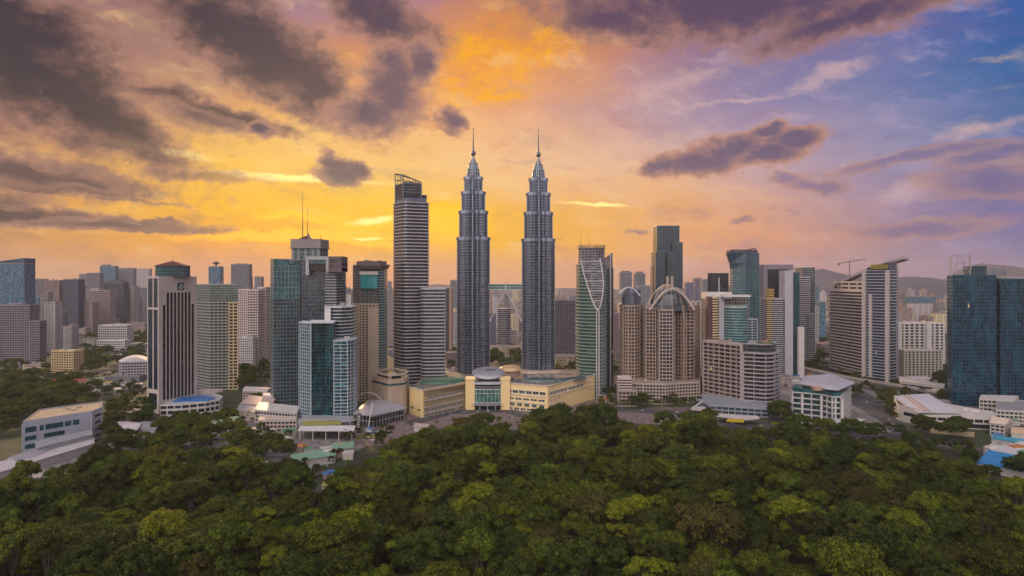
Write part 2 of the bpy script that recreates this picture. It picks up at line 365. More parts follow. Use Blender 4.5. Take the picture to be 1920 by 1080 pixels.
def farwall(wc, gc=(.05, .06, .08), bay=5.2, st=5.4, fw=.66, fh=.55, var=.5, hue=.04):
    """distant facade: rows of small windows laid over the wall in metres"""
    key = ('f', wc, gc, bay, st, fw, fh)
    if key in MATS: return MATS[key]
    m, k = newmat('far_facade'); uv = coords(k, False); sp = k.n.new('ShaderNodeSeparateXYZ'); k.l.new(uv, sp.inputs[0])
    u = k.m('DIVIDE', sp.outputs[0], bay); v = k.m('DIVIDE', sp.outputs[1], st)
    a = k.m('MULTIPLY', k.m('LESS_THAN', k.m('FRACT', u), fw), k.m('LESS_THAN', k.m('FRACT', v), fh))
    wn = k.n.new('ShaderNodeTexWhiteNoise'); wn.noise_dimensions = '3D'; k.l.new(k.xyz(k.m('FLOOR', u), k.m('FLOOR', v), rand(k)), wn.inputs['Vector'])
    gcol = k.mix(wn.outputs[0], (*gc, 1), (gc[0]*3+.02, gc[1]*3+.02, gc[2]*3+.02, 1))
    # pilaster strips: every few bays the wall runs unbroken
    strip = k.m('LESS_THAN', k.m('FRACT', k.m('DIVIDE', u, 5.0)), .2); a = k.m('MULTIPLY', a, k.m('SUBTRACT', 1.0, strip))
    n, _ = k.noise(coords(k), .05, 3, .6)
    hs = k.n.new('ShaderNodeHueSaturation'); k.l.new(k.mix(k.m('MULTIPLY', k.mr(n, .35, .7), .3), (*wc, 1), (wc[0]*.55, wc[1]*.52, wc[2]*.5, 1)), hs.inputs['Color'])
    k.l.new(k.m('MULTIPLY_ADD', rand(k), var, 1-var/2), hs.inputs['Value']); k.l.new(k.m('MULTIPLY_ADD', k.m('FRACT', k.m('MULTIPLY', rand(k), 7.31)), hue, .5-hue/2), hs.inputs['Hue'])
    k.l.new(k.mix(a, hs.outputs[0], gcol), k.b.inputs['Base Color'])
    k.l.new(k.mr(a, 0, 1, .8, .15), k.b.inputs['Roughness']); MATS[key] = m; return m

# ---------------------------------------------------------------- facade systems (each makes the parts of one thing)
def edges(poly, which=None):
    n = len(poly); return [(poly[i], poly[(i+1) % n]) for i in range(n) if which is None or i in which]
def banded(T, poly, z0, z1, fh, wm, gm, band=.4, rec=.7, pier=None, part='wall', roof=True, parapet=1.2, wname='window_band', fin=0.0, corner=False):
    """storeys of recessed ribbon glass between solid floor bands; pier=(spacing, width, proud[, edge list])"""
    n = max(1, round((z1-z0)/fh)); fh = (z1-z0)/n; mb = MB()
    for i in range(n+1):
        h = band*fh if i < n else band*fh*.9
        mb.prism(inset(poly, -fin), z0+i*fh, z0+i*fh+h)
    if pier:
        sp, pw, proud = pier[:3]; which = pier[3] if len(pier) > 3 else None
        for a, b in edges(poly, which):
            l = hypot(b[0]-a[0], b[1]-a[1]); 
            if l < sp*.6: continue
            m = max(1, round(l/sp)); ang = atan2(b[1]-a[1], b[0]-a[0]); nx, ny = sin(ang), -cos(ang)
            for j in range(0 if not corner else 0, m+1):
                t = min(max(j/m, pw*.5/l), 1-pw*.5/l); p = along(a, b, t); dd = proud+rec+.15
                mb.box(p[0]+nx*(proud-dd/2), p[1]+ny*(proud-dd/2), z0+.004, pw, dd, z1-z0+fh*band*.5, ang)
    w = T.part(part, mb, wm)
    g = MB(); g.prism(inset(poly, rec), 0, fh*(1-band), False, False)
    T.stack(wname, g, gm, [z0+i*fh+band*fh for i in range(n)])
    top = z1+band*fh*.9
    if roof and parapet:
        p = MB(); a = inset(poly, -fin-.05); b = inset(poly, .35)
        ring(p, a, b, top-.05, top+parapet); T.part('parapet', p, wm)
    return w, top
def ring(mb, outer, inner, z0, z1):
    n = len(outer)
    for i in range(n):
        j = (i+1) % n; a, b, c, d = outer[i], outer[j], inner[j], inner[i]
        mb.face([(a[0], a[1], z0), (b[0], b[1], z0), (b[0], b[1], z1), (a[0], a[1], z1)])
        mb.face([(c[0], c[1], z0), (d[0], d[1], z0), (d[0], d[1], z1), (c[0], c[1], z1)])
        mb.face([(a[0], a[1], z1), (b[0], b[1], z1), (c[0], c[1], z1), (d[0], d[1], z1)])
        mb.face([(b[0], b[1], z0), (a[0], a[1], z0), (d[0], d[1], z0), (c[0], c[1], z0)])
def curtain(T, poly, z0, z1, fh, gm, mm, sp=4.0, hb=.35, vb=.22, proud=.16, part='curtain_wall', mname='mullions', parapet=True, wm=None, every=1):
    """flush glass skin with a fine metal grid"""
    g = MB(); g.prism(poly, z0, z1, wm is None, False); T.part(part, g, gm)
    mb = MB(); n = max(1, round((z1-z0)/fh)); fh = (z1-z0)/n; out = inset(poly, -proud); inn = inset(poly, .05)
    for i in range(0, n+1, every):
        ring(mb, out, inn, z0+i*fh-hb/2, z0+i*fh+hb/2)
    if sp:
        for a, b in edges(poly):
            l = hypot(b[0]-a[0], b[1]-a[1]); m = max(1, round(l/sp)); ang = atan2(b[1]-a[1], b[0]-a[0]); nx, ny = sin(ang), -cos(ang)
            for j in range(m+1):
                p = along(a, b, j/m); d2 = proud*1.3+.1; mb.box(p[0]+nx*(proud*1.3-d2/2), p[1]+ny*(proud*1.3-d2/2), z0+.01, vb, d2, z1-z0-.02, ang)
    T.part(mname, mb, mm)
    if parapet:
        p = MB(); ring(p, inset(poly, -.2), inset(poly, .5), z1-.06, z1+1.4); T.part('parapet', p, mm)
    if wm is not None:
        r = MB(); r.prism(inset(poly, .02), z1-.5, z1+.003, True, True, False); T.part('roof', r, wm)
def plant(T, poly, z, rng, n=4, m=None, h=(2, 5)):
    """rooftop machine boxes, tanks and ducts, one part each"""
    cx, cy = centre(poly); m = m or wall(.32, .31, .30)
    for i in range(n):
        k = rng.randrange(len(poly)); t = rng.uniform(.1, .6); p = along((cx, cy), along(poly[k], poly[(k+1) % len(poly)], rng.random()), t)
        a, b = poly[0], poly[1]; ang = atan2(b[1]-a[1], b[0]-a[0]); mb = MB()
        if rng.random() < .3: mb.tube((p[0], p[1], z), (p[0], p[1], z+rng.uniform(*h)), rng.uniform(1, 2.2), None, 10); T.part('water_tank', mb, m)
        else: mb.box(p[0], p[1], z, rng.uniform(2.5, 8), rng.uniform(2.5, 6), rng.uniform(*h), ang); T.part('cooling_unit', mb, m)
def mast(T, x, y, z0, z1, r=.6, name='antenna', m=None):
    mb = MB(); mb.tube((x, y, z0), (x, y, (z0+z1)/2), r, r*.55, 6); mb.tube((x, y, (z0+z1)/2-.01), (x, y, z1), r*.45, r*.2, 6)
    return T.part(name, mb, m or wall(.05, .05, .06, .5, .5))
# ---------------------------------------------------------------- shared materials
def lw(r, g, b, **kw): return wall(lin(r), lin(g), lin(b), **kw)
WHITE = wall(.66, .62, .60); OFFW = wall(.55, .50, .46); PINKW = wall(.60, .50, .46); CREAM = wall(.60, .47, .27); LGREY = wall(.40, .40, .41)
MGREY = wall(.24, .24, .25); DGREY = wall(.09, .09, .10); BEIGE = wall(.46, .37, .28); BROWN = wall(.36, .25, .19); STEEL = wall(.46, .47, .50, .34, .75, .18)
DSTEEL = wall(.16, .17, .19, .4, .6); CONC = wall(.34, .32, .31); METALW = wall(.62, .62, .63, .4, .2); GREENR = wall(.10, .26, .13, .6)
G_TEAL = glass((.008, .06, .075), (.035, .17, .19)); G_DARK = glass((.010, .014, .020), (.05, .06, .075)); G_BLUE = glass((.008, .032, .065), (.03, .10, .16), lit=.001)
G_GREY = glass((.025, .038, .045), (.10, .13, .14)); G_BROWN = glass((.02, .018, .02), (.10, .085, .08), pane=(2.4, 4)); G_GREEN = glass((.02, .06, .05), (.08, .16, .13))
G_LIT = glass((.012, .016, .022), (.07, .075, .085), pane=(2.2, 4), lit=.002)
def holewall(mb, T, a, b, z0, z1, rows, gm, thick=1.2, rec=.5, wname='window', fm=None, sub=0, skin=None):
    """a wall from a to b pierced by windows; rows = [(zlo, zhi, [(t0, t1), ...])]; outward side is right of a->b"""
    l = hypot(b[0]-a[0], b[1]-a[1]); ang = atan2(b[1]-a[1], b[0]-a[0]); nx, ny = sin(ang), -cos(ang)
    def slab(m, t0, t1, p0, p1, za, zb):
        q, r = along(a, b, t0), along(a, b, t1)
        m.prism([(q[0]-nx*p0, q[1]-ny*p0), (r[0]-nx*p0, r[1]-ny*p0), (r[0]-nx*p1, r[1]-ny*p1), (q[0]-nx*p1, q[1]-ny*p1)], za, zb)
    z = z0; made = []
    for lo, hi, wins in rows:
        if lo > z: slab(mb, 0, 1, 0, thick, z, lo)
        t = 0.0
        for w0, w1 in wins:
            if w0 > t: slab(mb, t, w0, 0, thick, lo, hi)
            g = MB(); slab(g, w0, w1, rec, rec+.25, lo, hi); q = along(a, b, w0)
            for f in range(len(g.uv)): g.uv[f] = [(u+q[0]*3.1, v) for u, v in g.uv[f]]
            wo = T.part(wname, g, gm); made.append(wo)
            if fm:
                f = MB(); e = .35/l
                slab(f, w0, w1, -.12, rec-.02, hi-.3, hi-.003); slab(f, w0, w1, -.22, rec-.02, lo+.003, lo+.35)
                nn = max(1, sub)
                for s_ in range(nn+1): 
                    c = w0+(w1-w0)*s_/nn; slab(f, max(c-e/2, w0), min(c+e/2, w1), -.08, rec-.03, lo+.36, hi-.31)
                T.part('frame', f, fm, wo)
            t = w1
        if t < 1: slab(mb, t, 1, 0, thick, lo, hi)
        z = hi
    if z < z1: slab(mb, 0, 1, 0, thick, z, z1)
    return made
def even(n, frac, t0=0.0, t1=1.0):
    s = (t1-t0)/n; return [(t0+s*(i+.5-frac/2), t0+s*(i+.5+frac/2)) for i in range(n)]
rng = random.Random(3)

# ================================================================ the twin towers
def star(cx, cy, r, rot=0.0, lobe=.155):
    """eight-pointed star with a round lobe in every notch"""
    o = []
    for k in range(8):
        a = R(45*k+rot); o.append((cx+r*cos(a), cy+r*sin(a)))
        am = a+R(22.5); c = (cx+r*.80*cos(am), cy+r*.80*sin(am)); rr = r*lobe
        for q in range(6):
            b = am+R(-78+156*q/5); o.append((c[0]+rr*cos(b), c[1]+rr*sin(b)))
    return o
G_TWIN = glass((.006, .012, .022), (.13, .14, .15), pane=(1.35, 4), amt=.5, rough=.12)
G_TCR = glass((.012, .035, .06), (.05, .13, .19), pane=(1.6, 3), rough=.12, metal=.3)
STEELB = wall(.31, .36, .45, .25, .65, .12)
def twin(px, label, dy=0.0):
    Y = 1165.0; cx, cy = W(px, Y); m = Y/1280
    T = Thing('skyscraper', label, 'skyscraper', (cx, cy), 'twin skyscrapers with stepped spires')
    def z(py): return Zp(py+dy, Y)
    secs = [(z(740), z(447), 28.2), (z(446), z(397.5), 24.4), (z(396.5), z(361.5), 20.2), (z(360.5), z(334), 15.6)]
    wallmb = MB(); shade = MB(); ledge = MB()
    for si, (a, b, r) in enumerate(secs):
        n = max(3, round((b-a)/4.8)); fh = (b-a)/n
        wp = star(cx, cy, r-.9); sp = star(cx, cy, r); fp = star(cx, cy, r+.75)
        for i in range(n):
            wallmb.prism(sp, a+i*fh, a+i*fh+fh*.24)
            ring(shade, fp, star(cx, cy, r-.3), a+i*fh+fh*.44, a+i*fh+fh*.52)
        # stainless columns at the star points and between the lobes
        for k in range(8):
            an = R(45*k); wallmb.box(cx+(r-.7)*cos(an), cy+(r-.7)*sin(an), a+.01, 1.5, 1.5, b-a-.02, an)
            for dd in (-12.4, 12.4):
                a2 = R(45*k+22.5+dd); wallmb.box(cx+r*.765*cos(a2)*1.03, cy+r*.765*sin(a2)*1.03, a+.01, .9, 1.1, b-a-.02, a2)
        g = MB(); g.prism(wp, 0, fh*.76, False, False)
        T.stack('window_band', g, G_TWIN if si < 2 else G_TCR, [a+i*fh+fh*.24 for i in range(n)])
        # ledge crowning the section
        lm = MB(); lm.prism(star(cx, cy, r+1.6), b-3.2, b-1.8); lm.prism(star(cx, cy, r+.9), b-1.79, b+.6); lm.prism(star(cx, cy, r+1.7), b+.61, b+1.5); T.part('ledge', lm, STEELB)
    T.part('facade_bands', wallmb, STEELB); T.part('sunshades', shade, STEELB)
    # tapered glass crown tiers
    def tier(p0, p1, h0, h1, n=16):
        g = MB(); za, zb = z(p0), z(p1); R0, R1 = h0*m, h1*m
        g.loft([[(cx+R0*cos(2*pi*i/n), cy+R0*sin(2*pi*i/n), za) for i in range(n)], [(cx+R1*cos(2*pi*i/n), cy+R1*sin(2*pi*i/n), zb) for i in range(n)]])
        T.part('crown_tier', g, G_TCR)
        rb = MB()
        for i in range(n):
            c, s_ = cos(2*pi*i/n), sin(2*pi*i/n); rb.beam((cx+R0*c, cy+R0*s_, za), (cx+R1*c, cy+R1*s_, zb), .55)
        for q in range(0, 4):
            f = q/3.0; rr = R0*(1-f)+R1*f; zz = za*(1-f)+zb*f
            ring(rb, ell(cx, cy, rr+.45, rr+.45, n), ell(cx, cy, rr-.3, rr-.3, n), zz-.3, zz+.3)
        T.part('crown_ribs', rb, STEEL)
    tier(334, 318.5, 12.8, 11.0); tier(318, 307.5, 9.4, 8.0); tier(307, 293, 6.0, .9)
    lm = MB()
    for py, h in ((318.3, 11.6), (307.3, 8.6), (333.6, 15.2)): lm.prism(ell(cx, cy, h*m, h*m, 16), z(py)-.7, z(py)+.7)
    T.part('ledge', lm, STEELB)
    b = MB(); rr = 4.6*m; cz = z(287.5); rings = []
    for i in range(9):
        t = -pi/2+pi*i/8; r_ = max(.15, cos(t)*rr); rings.append([(cx+r_*cos(2*pi*q/14), cy+r_*sin(2*pi*q/14), cz+sin(t)*rr*(1.15 if t < 0 else .95)+(max(0, sin(t))**4)*1.6) for q in range(14)])
    b.loft(rings, True, True); T.part('ring_ball', b, DSTEEL, smooth=True)
    s = MB(); s.tube((cx, cy, z(294)), (cx, cy, z(262)), 1.5, .9, 10); s.tube((cx, cy, z(262.2)), (cx, cy, z(241)), .85, .35, 8); s.tube((cx, cy, z(242)), (cx, cy, z(240)), .9, .9, 8)
    T.part('spire', s, DSTEEL)
    return T
twin(887.5, 'left one of the two tallest stepped steel skyscrapers, beside the dark banded slab tower')
twin(1009.5, 'right one of the two tallest stepped steel skyscrapers, nearer the tower with white fin', 2.5)
# skybridge with its two splayed legs
Y = 1165.0; xa, xb = W(915, Y)[0], W(981, Y)[0]; xm = (xa+xb)/2
T = Thing('skybridge', 'teal glazed two-storey bridge on splayed legs joining the twin skyscrapers', 'bridge', (xm, Y))
mb = MB(); mb.prism([(xa, Y-3), (xb, Y-3), (xb, Y+3), (xa, Y+3)], Zp(542, Y), Zp(533.5, Y)); T.part('glazing', mb, glass((.02, .10, .11), (.06, .22, .23), pane=(2, 3.6)))
mb = MB()
for py in (532.8, 537.7, 542.3): mb.prism([(xa, Y-3.5), (xb, Y-3.5), (xb, Y+3.5), (xa, Y+3.5)], Zp(py+.55, Y), Zp(py-.55, Y))
T.part('deck', mb, METALW)
mb = MB(); mb.prism(ell(xm, Y, 2.2, 4.2, 12), Zp(544, Y), Zp(531.5, Y)); T.part('hinge_bay', mb, METALW)
for px in (919.5, 977.5):
    mb = MB(); e = W(px, Y)[0]; mb.tube((xm, Y-1.5, Zp(543, Y)), (e, Y-1.5, Zp(600, Y)), 1.0, 1.0, 8); mb.tube((xm, Y+1.8, Zp(543, Y)), (e, Y+1.8, Zp(600, Y)), .8, .8, 8)
    mb.tube((e, Y-3, Zp(600.5, Y)), (e, Y+3, Zp(600.5, Y)), 1.7, 1.7, 8); T.part('leg', mb, METALW)

# ================================================================ shopping mall in front of the twin towers
MW = wall(.92, .68, .33, dirt=.06); WIN_T = glass((.02, .07, .06), (.10, .22, .17), pane=(3, 5)); WTRIM = wall(.68, .66, .64)
B, C, D, E, F = W(791, 955), W(876, 1030), W(946, 1022), W(1027, 990), W(1115, 1110)
A = W(767, 990); BR = (F[0]+8, 1190); BL = (A[0]+5, 1150)
T = Thing('shopping_mall', 'long cream yellow shopping mall with angled wings before the twin skyscrapers', 'shopping mall', ((B[0]+F[0])/2, 1050))
mw = MB()
rowsL = [(0.5, 4.0, even(9, .6, .05, .93)), (7.0, 11.0, even(7, .94, .08, .86)), (16.6, 17.6, even(10, .4, .08, .94)), (24.8, 28.4, even(6, .80, .10, .93))]
holewall(mw, T, B, C, 0, 39, rowsL, WIN_T, 1.5, .7, fm=WTRIM, sub=2)
rowsR = [(0.4, 4.0, even(6, .8, .06, .96)), (6.0, 11.0, even(5, .62, .10, .95)), (15.4, 18.6, even(5, .80, .06, .95)), (25, 29.5, even(6, .82, .02, .96))]
holewall(mw, T, D, E, 0, 39, rowsR, WIN_T, 1.5, .7, fm=WTRIM, sub=2)
rowsF = [(6.0, 10.5, even(5, .7, .04, .35)), (15.5, 18.5, even(4, .45, .03, .33)+even(3, .4, .86, .98)), (25, 29.2, even(5, .8, .03, .38)+even(4, .84, .42, .74))]
holewall(mw, T, E, F, 0, 39, rowsF, WIN_T, 1.5, .7, fm=WTRIM, sub=2)
holewall(mw, T, A, B, 0, 39, [(8, 11, even(2, .5))], WIN_T, 1.5, .7)
holewall(mw, T, F, BR, 0, 37, [(25, 29, even(4, .7))], WIN_T, 1.5, .7)
T.part('wall', mw, MW)
core = MB(); core.prism([along(A, C, .06), along(B, C, .05), along(C, B, .05), (C[0]+3, C[1]+6), (D[0]-2, D[1]+7), along(D, E, .03), (E[0]-1, E[1]+5), (F[0]-5, F[1]+2), (BR[0]-5, BR[1]), (60, 1195), (-40, 1185), BL], .2, 36.6); T.part('roof', core, wall(.22, .20, .17, dirt=.5))
lm = MB()
for a, b, zs in ((B, C, (22.6, 13.4, 5.2, 39.0)), (D, E, (22.8, 29.9, 12.0, 39.0)), (E, F, (22.8, 30.0, 39.0)), (A, B, (39.0,)), (F, BR, (37.0,))):
    ang = atan2(b[1]-a[1], b[0]-a[0]); nx, ny = sin(ang), -cos(ang)
    for zz in zs:
        k_ = 0.0 if zz > 35 else .05; p, q = along(a, b, k_), along(a, b, 1-k_ if zz > 35 else .965)
        lm.beam((p[0]+nx*.35, p[1]+ny*.35, zz+.3), (q[0]+nx*.35, q[1]+ny*.35, zz+.3), 1.5, .7)
T.part('cornice', lm, WTRIM)
# entrance bay between two pilaster blocks
Ye = 1016; x0, x1 = W(886, Ye)[0], W(943, Ye)[0]
for a_, b_ in ((873, 890), (939, 956)):
    p = MB(); xx0, xx1 = W(a_, Ye-2)[0], W(b_, Ye-2)[0]; p.prism([(xx0, Ye-2), (xx1, Ye-2), (xx1, Ye+24), (xx0, Ye+24)], 0, 44); p.prism([(xx0-.8, Ye-2.8), (xx1+.8, Ye-2.8), (xx1+.8, Ye+24.8), (xx0-.8, Ye+24.8)], 44, 46.4)
    T.part('pilaster', p, MW)
g = MB(); pl = [(x0+(x1-x0)*i/8, Ye-3.5*sin(pi*i/8)-.5) for i in range(9)]
g.prism(pl+[(x1, Ye+10), (x0, Ye+10)], 11, 30); T.part('entrance_glazing', g, glass((.03, .12, .09), (.20, .38, .28), pane=(2.3, 3.1)))
g = MB(); g.prism([(p[0], p[1]+1.5) for p in pl]+[(x1, Ye+9), (x0, Ye+9)], 0, 11); g.prism([(p[0], p[1]+2) for p in pl]+[(x1, Ye+9), (x0, Ye+9)], 31, 38); T.part('entrance_shopfront', g, G_DARK)
g = MB()
for zz, h, o in ((10.2, .9, 2.5), (24.4, .7, .5), (30, 1.3, 1.0), (33.9, .5, .2), (38, 2.2, 1.4), (7.6, .6, 4.5)):
    g.prism([(p[0], p[1]-o) for p in pl]+[(x1, Ye+9.5), (x0, Ye+9.5)], zz, zz+h)
for i in range(0, 9): g.beam((pl[i][0], pl[i][1]-.2, 11), (pl[i][0], pl[i][1]-.2, 30), .45)
for i in (2, 4, 6): g.tube((pl[i][0], pl[i][1]-3, 0), (pl[i][0], pl[i][1]-3, 7.6), .45)
T.part('entrance_canopy', g, METALW)
# oval silver roof disc, leaning to the front, and the golden dome behind it
def disc(cx, cy, cz, rx, ry, h, tilt, n=36):
    b = MB(); rings = []
    for rr, zz in ((.25, -h*.5), (.8, -h*.35), (1, 0), (.97, h*.22), (.8, h*.62), (.45, h*.92), (.02, h)):
        rings.append([(cx+rr*rx*cos(2*pi*i/n), cy+rr*ry*sin(2*pi*i/n)*cos(tilt)-zz*sin(tilt), cz+rr*ry*sin(2*pi*i/n)*sin(tilt)+zz*cos(tilt)) for i in range(n)])
    b.loft(rings, False, True); return b
dx = W(916, 1040)[0]; dm = disc(dx, 1042, 51, 25.5, 17, 4.5, R(27)); T.part('roof_disc', dm, wall(.34, .34, .37, .4, .45, .25), smooth=True)
b = MB(); b.prism(ell(dx, 1044, 15, 11, 20), 36, 47); T.part('disc_drum', b, DGREY)
b = MB()
for i in range(5):
    b.box(dx-4+i*3.3, 1042-1+abs(i-2)*.5, 56.0-abs(i-2)*.4, 1.5, 4.2, 1.6, R((i-2)*-9))
T.part('roof_vent', b, DGREY)
dx2 = W(957, 1110)[0]; b = disc(dx2, 1112, 47, 19, 15, 7, R(6)); T.part('golden_dome', b, wall(.58, .40, .20, .45, .2), smooth=True)
b = MB(); b.prism(ell(dx2, 1112, 16, 12, 20), 36, 47); T.part('dome_drum', b, BROWN)
# curved skylight roofs over both wings
def skylight(cx, cy, rx, ry, rot, h, mat, ribm, z=37.2, nr=26):
    b = MB(); rings = []
    for f, zz in ((1, 0), (.94, h*.5), (.75, h*.86), (.4, h*.99), (.02, h)):
        rings.append([(x, y, z+zz) for x, y in ell(cx, cy, rx*f, ry*f, 40, rot)])
    b.loft(rings, False); T.part('skylight', b, mat)
    r = MB(); c_, s_ = cos(R(rot)), sin(R(rot))
    for i in range(1, nr):
        t = -1+2*i/nr; hw = math.sqrt(max(0, 1-t*t)); prev = None
        for q in range(9):
            w = (-1+q/4)*hw; d = math.sqrt(t*t+w*w); zz = z+h*(1-d**3)**.8+.25 if d < 1 else z
            x, y = t*rx, w*ry; p = (cx+x*c_-y*s_, cy+x*s_+y*c_, zz)
            if prev: r.beam(prev, p, .8 if i % 3 else 1.8, .5)
            prev = p
    T.part('skylight_ribs', r, ribm)
skylight(W(1030, 1075)[0], 1075, 62, 36, 12, 6, glass((.04, .07, .07), (.14, .17, .15), pane=(4, 4)), wall(.52, .44, .36))
skylight(W(838, 1055)[0], 1050, 44, 26, 34, 5, wall(.05, .14, .08, .4), wall(.24, .33, .22))
skylight(W(1010, 1150)[0], 1148, 40, 22, 0, 5, wall(.5, .38, .28), wall(.3, .24, .2))
plant(T, [(-100, 1080), (60, 1080), (60, 1170), (-100, 1170)], 36.6, rng, 12, OFFW)

# ================================================================ dark banded slab with the open sloping crown
Y = 1110; T = Thing('office_tower', 'tall dark slab tower with pale floor bands and an open sloping steel crown', 'skyscraper', W(770, Y))
BAND = wall(.52, .49, .52, .35, .35, .12)
main = quad((737, 1140), (757, 1105), (805, 1122)); main = rnd_corner(main, 1, 8)
banded(T, main, 0, Zp(380, 1110), 5.5, BAND, G_DARK, .30, .9, fin=.5, parapet=0)
tp = inset(main, 3); zt = Zp(380, 1110)+1.2; m_ = MB(); m_.prism(tp, zt, zt+7); T.part('plant_storey', m_, glass((.10, .12, .16), (.2, .23, .3), pane=(3, 9)))
banded(T, quad((741, 1138), (756, 1112), (792, 1122)), zt+7.01, Zp(345, 1112), 4.5, DSTEEL, G_DARK, .4, .6, parapet=0)
pl = [W(741, 1138), W(756, 1110), W(802, 1124)]; pl.append((pl[0][0]+pl[2][0]-pl[1][0], pl[0][1]+pl[2][1]-pl[1][1]))
m_ = MB(); m_.prism(inset(pl, 1), zt+7.02, Zp(364, 1112)); T.part('upper_storey', m_, G_DARK)
cr = MB(); q = quad((741, 1138), (756, 1110), (790, 1121)); tz = [Zp(326, 1138), Zp(328, 1110), Zp(342, 1121), Zp(336, 1150)]
for i in range(4):
    j = (i+1) % 4; cr.beam((*q[i], zt), (*q[i], tz[i]), 1.5); cr.beam((*q[i], tz[i]), (*q[j], tz[j]), 1.5)
    for f in (.33, .66):
        p = along(q[i], q[j], f); z2 = tz[i]+(tz[j]-tz[i])*f; cr.beam((*p, Zp(346, 1112)), (*p, z2), .6)
    cr.beam((*q[i], (Zp(346, 1112)+tz[i])/2), (*q[j], (Zp(346, 1112)+tz[j])/2), .8)
    cr.beam((*q[i], Zp(346, 1112)), (*q[j], tz[j]), .6)
T.part('crown_frame', cr, DSTEEL)
sb = MB(); sb.box(*centre(q), Zp(346, 1112), 16, 9, 7, .4); T.part('plant_room', sb, MGREY)
w2 = rnd_corner(rect(786, 832, 1096, 42, 6), 0, 10); w2 = [p for p in w2]
banded(T, w2, 0, Zp(543, 1096), 5.5, BAND, G_GREY, .34, .8, fin=.5, parapet=1.5)
bs = MB(); bs.prism(rect(752, 836, 1090, 60, 4), 0, 8); T.part('base', bs, LGREY)

# ================================================================ white ribbed tower with the teal hip-roofed lantern
T = Thing('office_tower', 'pale pink ribbed tower with dark window strips, square emblem and teal hipped lantern', 'office tower', W(297, 985))
pA = quad((276, 1003), (297, 985), (369, 1050)); zA = Zp(518, 1000)
mb = MB(); tall = even(7, .70, .22, .86)
holewall(mb, T, pA[1], pA[2], 0, zA, [(18, zA-42, even(9, .78, .10, .94)), (zA-41.9, zA-24, even(7, .78, .193, .847))], glass((.006, .012, .022), (.03, .045, .06), pane=(6, 5)), 1.5, .7, 'window_strip')
holewall(mb, T, pA[0], pA[1], 0, zA, [(6, 28, [(.12, .88)]), (34, 150, [(.06, .48), (.56, .94)]), (153, zA-3, [(.06, .48), (.56, .94)])], glass((.006, .024, .04), (.02, .06, .09)), 1.5, .6, 'window_strip')
T.part('wall', mb, PINKW)
co = MB(); co.prism(inset(pA, 1.4), 0, zA-.5); T.part('core', co, PINKW)
# emblem: dark square with a curved arrow-like mark
a, b = pA[1], pA[2]; ang = atan2(b[1]-a[1], b[0]-a[0]); nx, ny = sin(ang), -cos(ang)
def onwall(t, off, z): p = along(a, b, t); return (p[0]+nx*off, p[1]+ny*off, z)
e = MB(); t0, t1, za, zb = .475, .655, zA-20.5, zA-9.5
ep = [onwall(t0, .02, 0)[:2], onwall(t1, .02, 0)[:2]]; e.prism([(ep[0][0]+nx*.3, ep[0][1]+ny*.3), (ep[1][0]+nx*.3, ep[1][1]+ny*.3), ep[1], ep[0]], za, zb); sg = T.part('sign', e, wall(.03, .09, .09, .5))
e = MB(); cz = (za+zb)/2; tc_ = (t0+t1)/2
def gl(q, r_): return onwall(tc_+cos(q)*r_/70.0, .5, cz+sin(q)*r_)
for i in range(13):
    q0, q1 = R(-150+i*20), R(-150+(i+1)*20); e.beam(gl(q0, 3.4), gl(q1, 3.4), 1.1)
e.beam(gl(R(100), 3.4), gl(R(0), .2), 1.1); e.beam(gl(R(0), .2), gl(R(-150), 3.4), .9)
T.part('emblem', e, wall(.6, .62, .6), sg)
oc = rect(286, 346, 1000, 46, 30); oc2 = []
for i in range(4):
    oc2 += [along(oc[i], oc[(i+1) % 4], .2), along(oc[i], oc[(i+1) % 4], .8)]
cc = centre(pA); sh = (cc[0]-centre(oc2)[0], cc[1]-centre(oc2)[1]); oc2 = [(x+sh[0], y+sh[1]) for x, y in oc2]
banded(T, oc2, zA, Zp(499, 1000), 4.5, DSTEEL, G_TEAL, .18, .5, parapet=0, part='lantern_frame', wname='lantern_glazing')
rf = MB(); zr = Zp(499, 1000)+.8; rf.loft([[(x, y, zr) for x, y in inset(oc2, -1.4)], [(cc[0]+(x-cc[0])*.12, cc[1]+(y-cc[1])*.12, Zp(489, 1000)) for x, y in oc2]]); T.part('hip_roof', rf, wall(.14, .045, .035, .7))
mast(T, cc[0], cc[1], Zp(490, 1000), Zp(481, 1000), .4)
# its curved podium with the blue pool roof
T = Thing('podium_block', 'low curved white podium with a bright blue roof terrace beneath the pink ribbed tower', 'building', W(370, 1010))
pc = [W(300, 962), W(340, 968), W(385, 985), W(412, 1005), W(418, 1035), W(395, 1075), W(330, 1050)]
mb = MB(); 
for i in range(5): holewall(mb, T, pc[i], pc[i+1], 0, 17, [(3, 8, even(3, .8)), (11, 15, even(3, .86))], G_DARK, 1, .4)
T.part('wall', mb, WHITE); r = MB(); r.prism(inset(pc, .9), 0, 15.8); T.part('roof', r, LGREY)
r = MB(); r.prism([W(325, 990), W(392, 1000), W(404, 1020), W(380, 1045), W(335, 1020)], 15.8, 17.4); T.part('pool_roof', r, wall(.02, .17, .48, .35))
r = MB(); r.prism(ell(*W(385, 1075), 26, 10, 20, 20), 15.9, 20); T.part('canopy', r, OFFW)

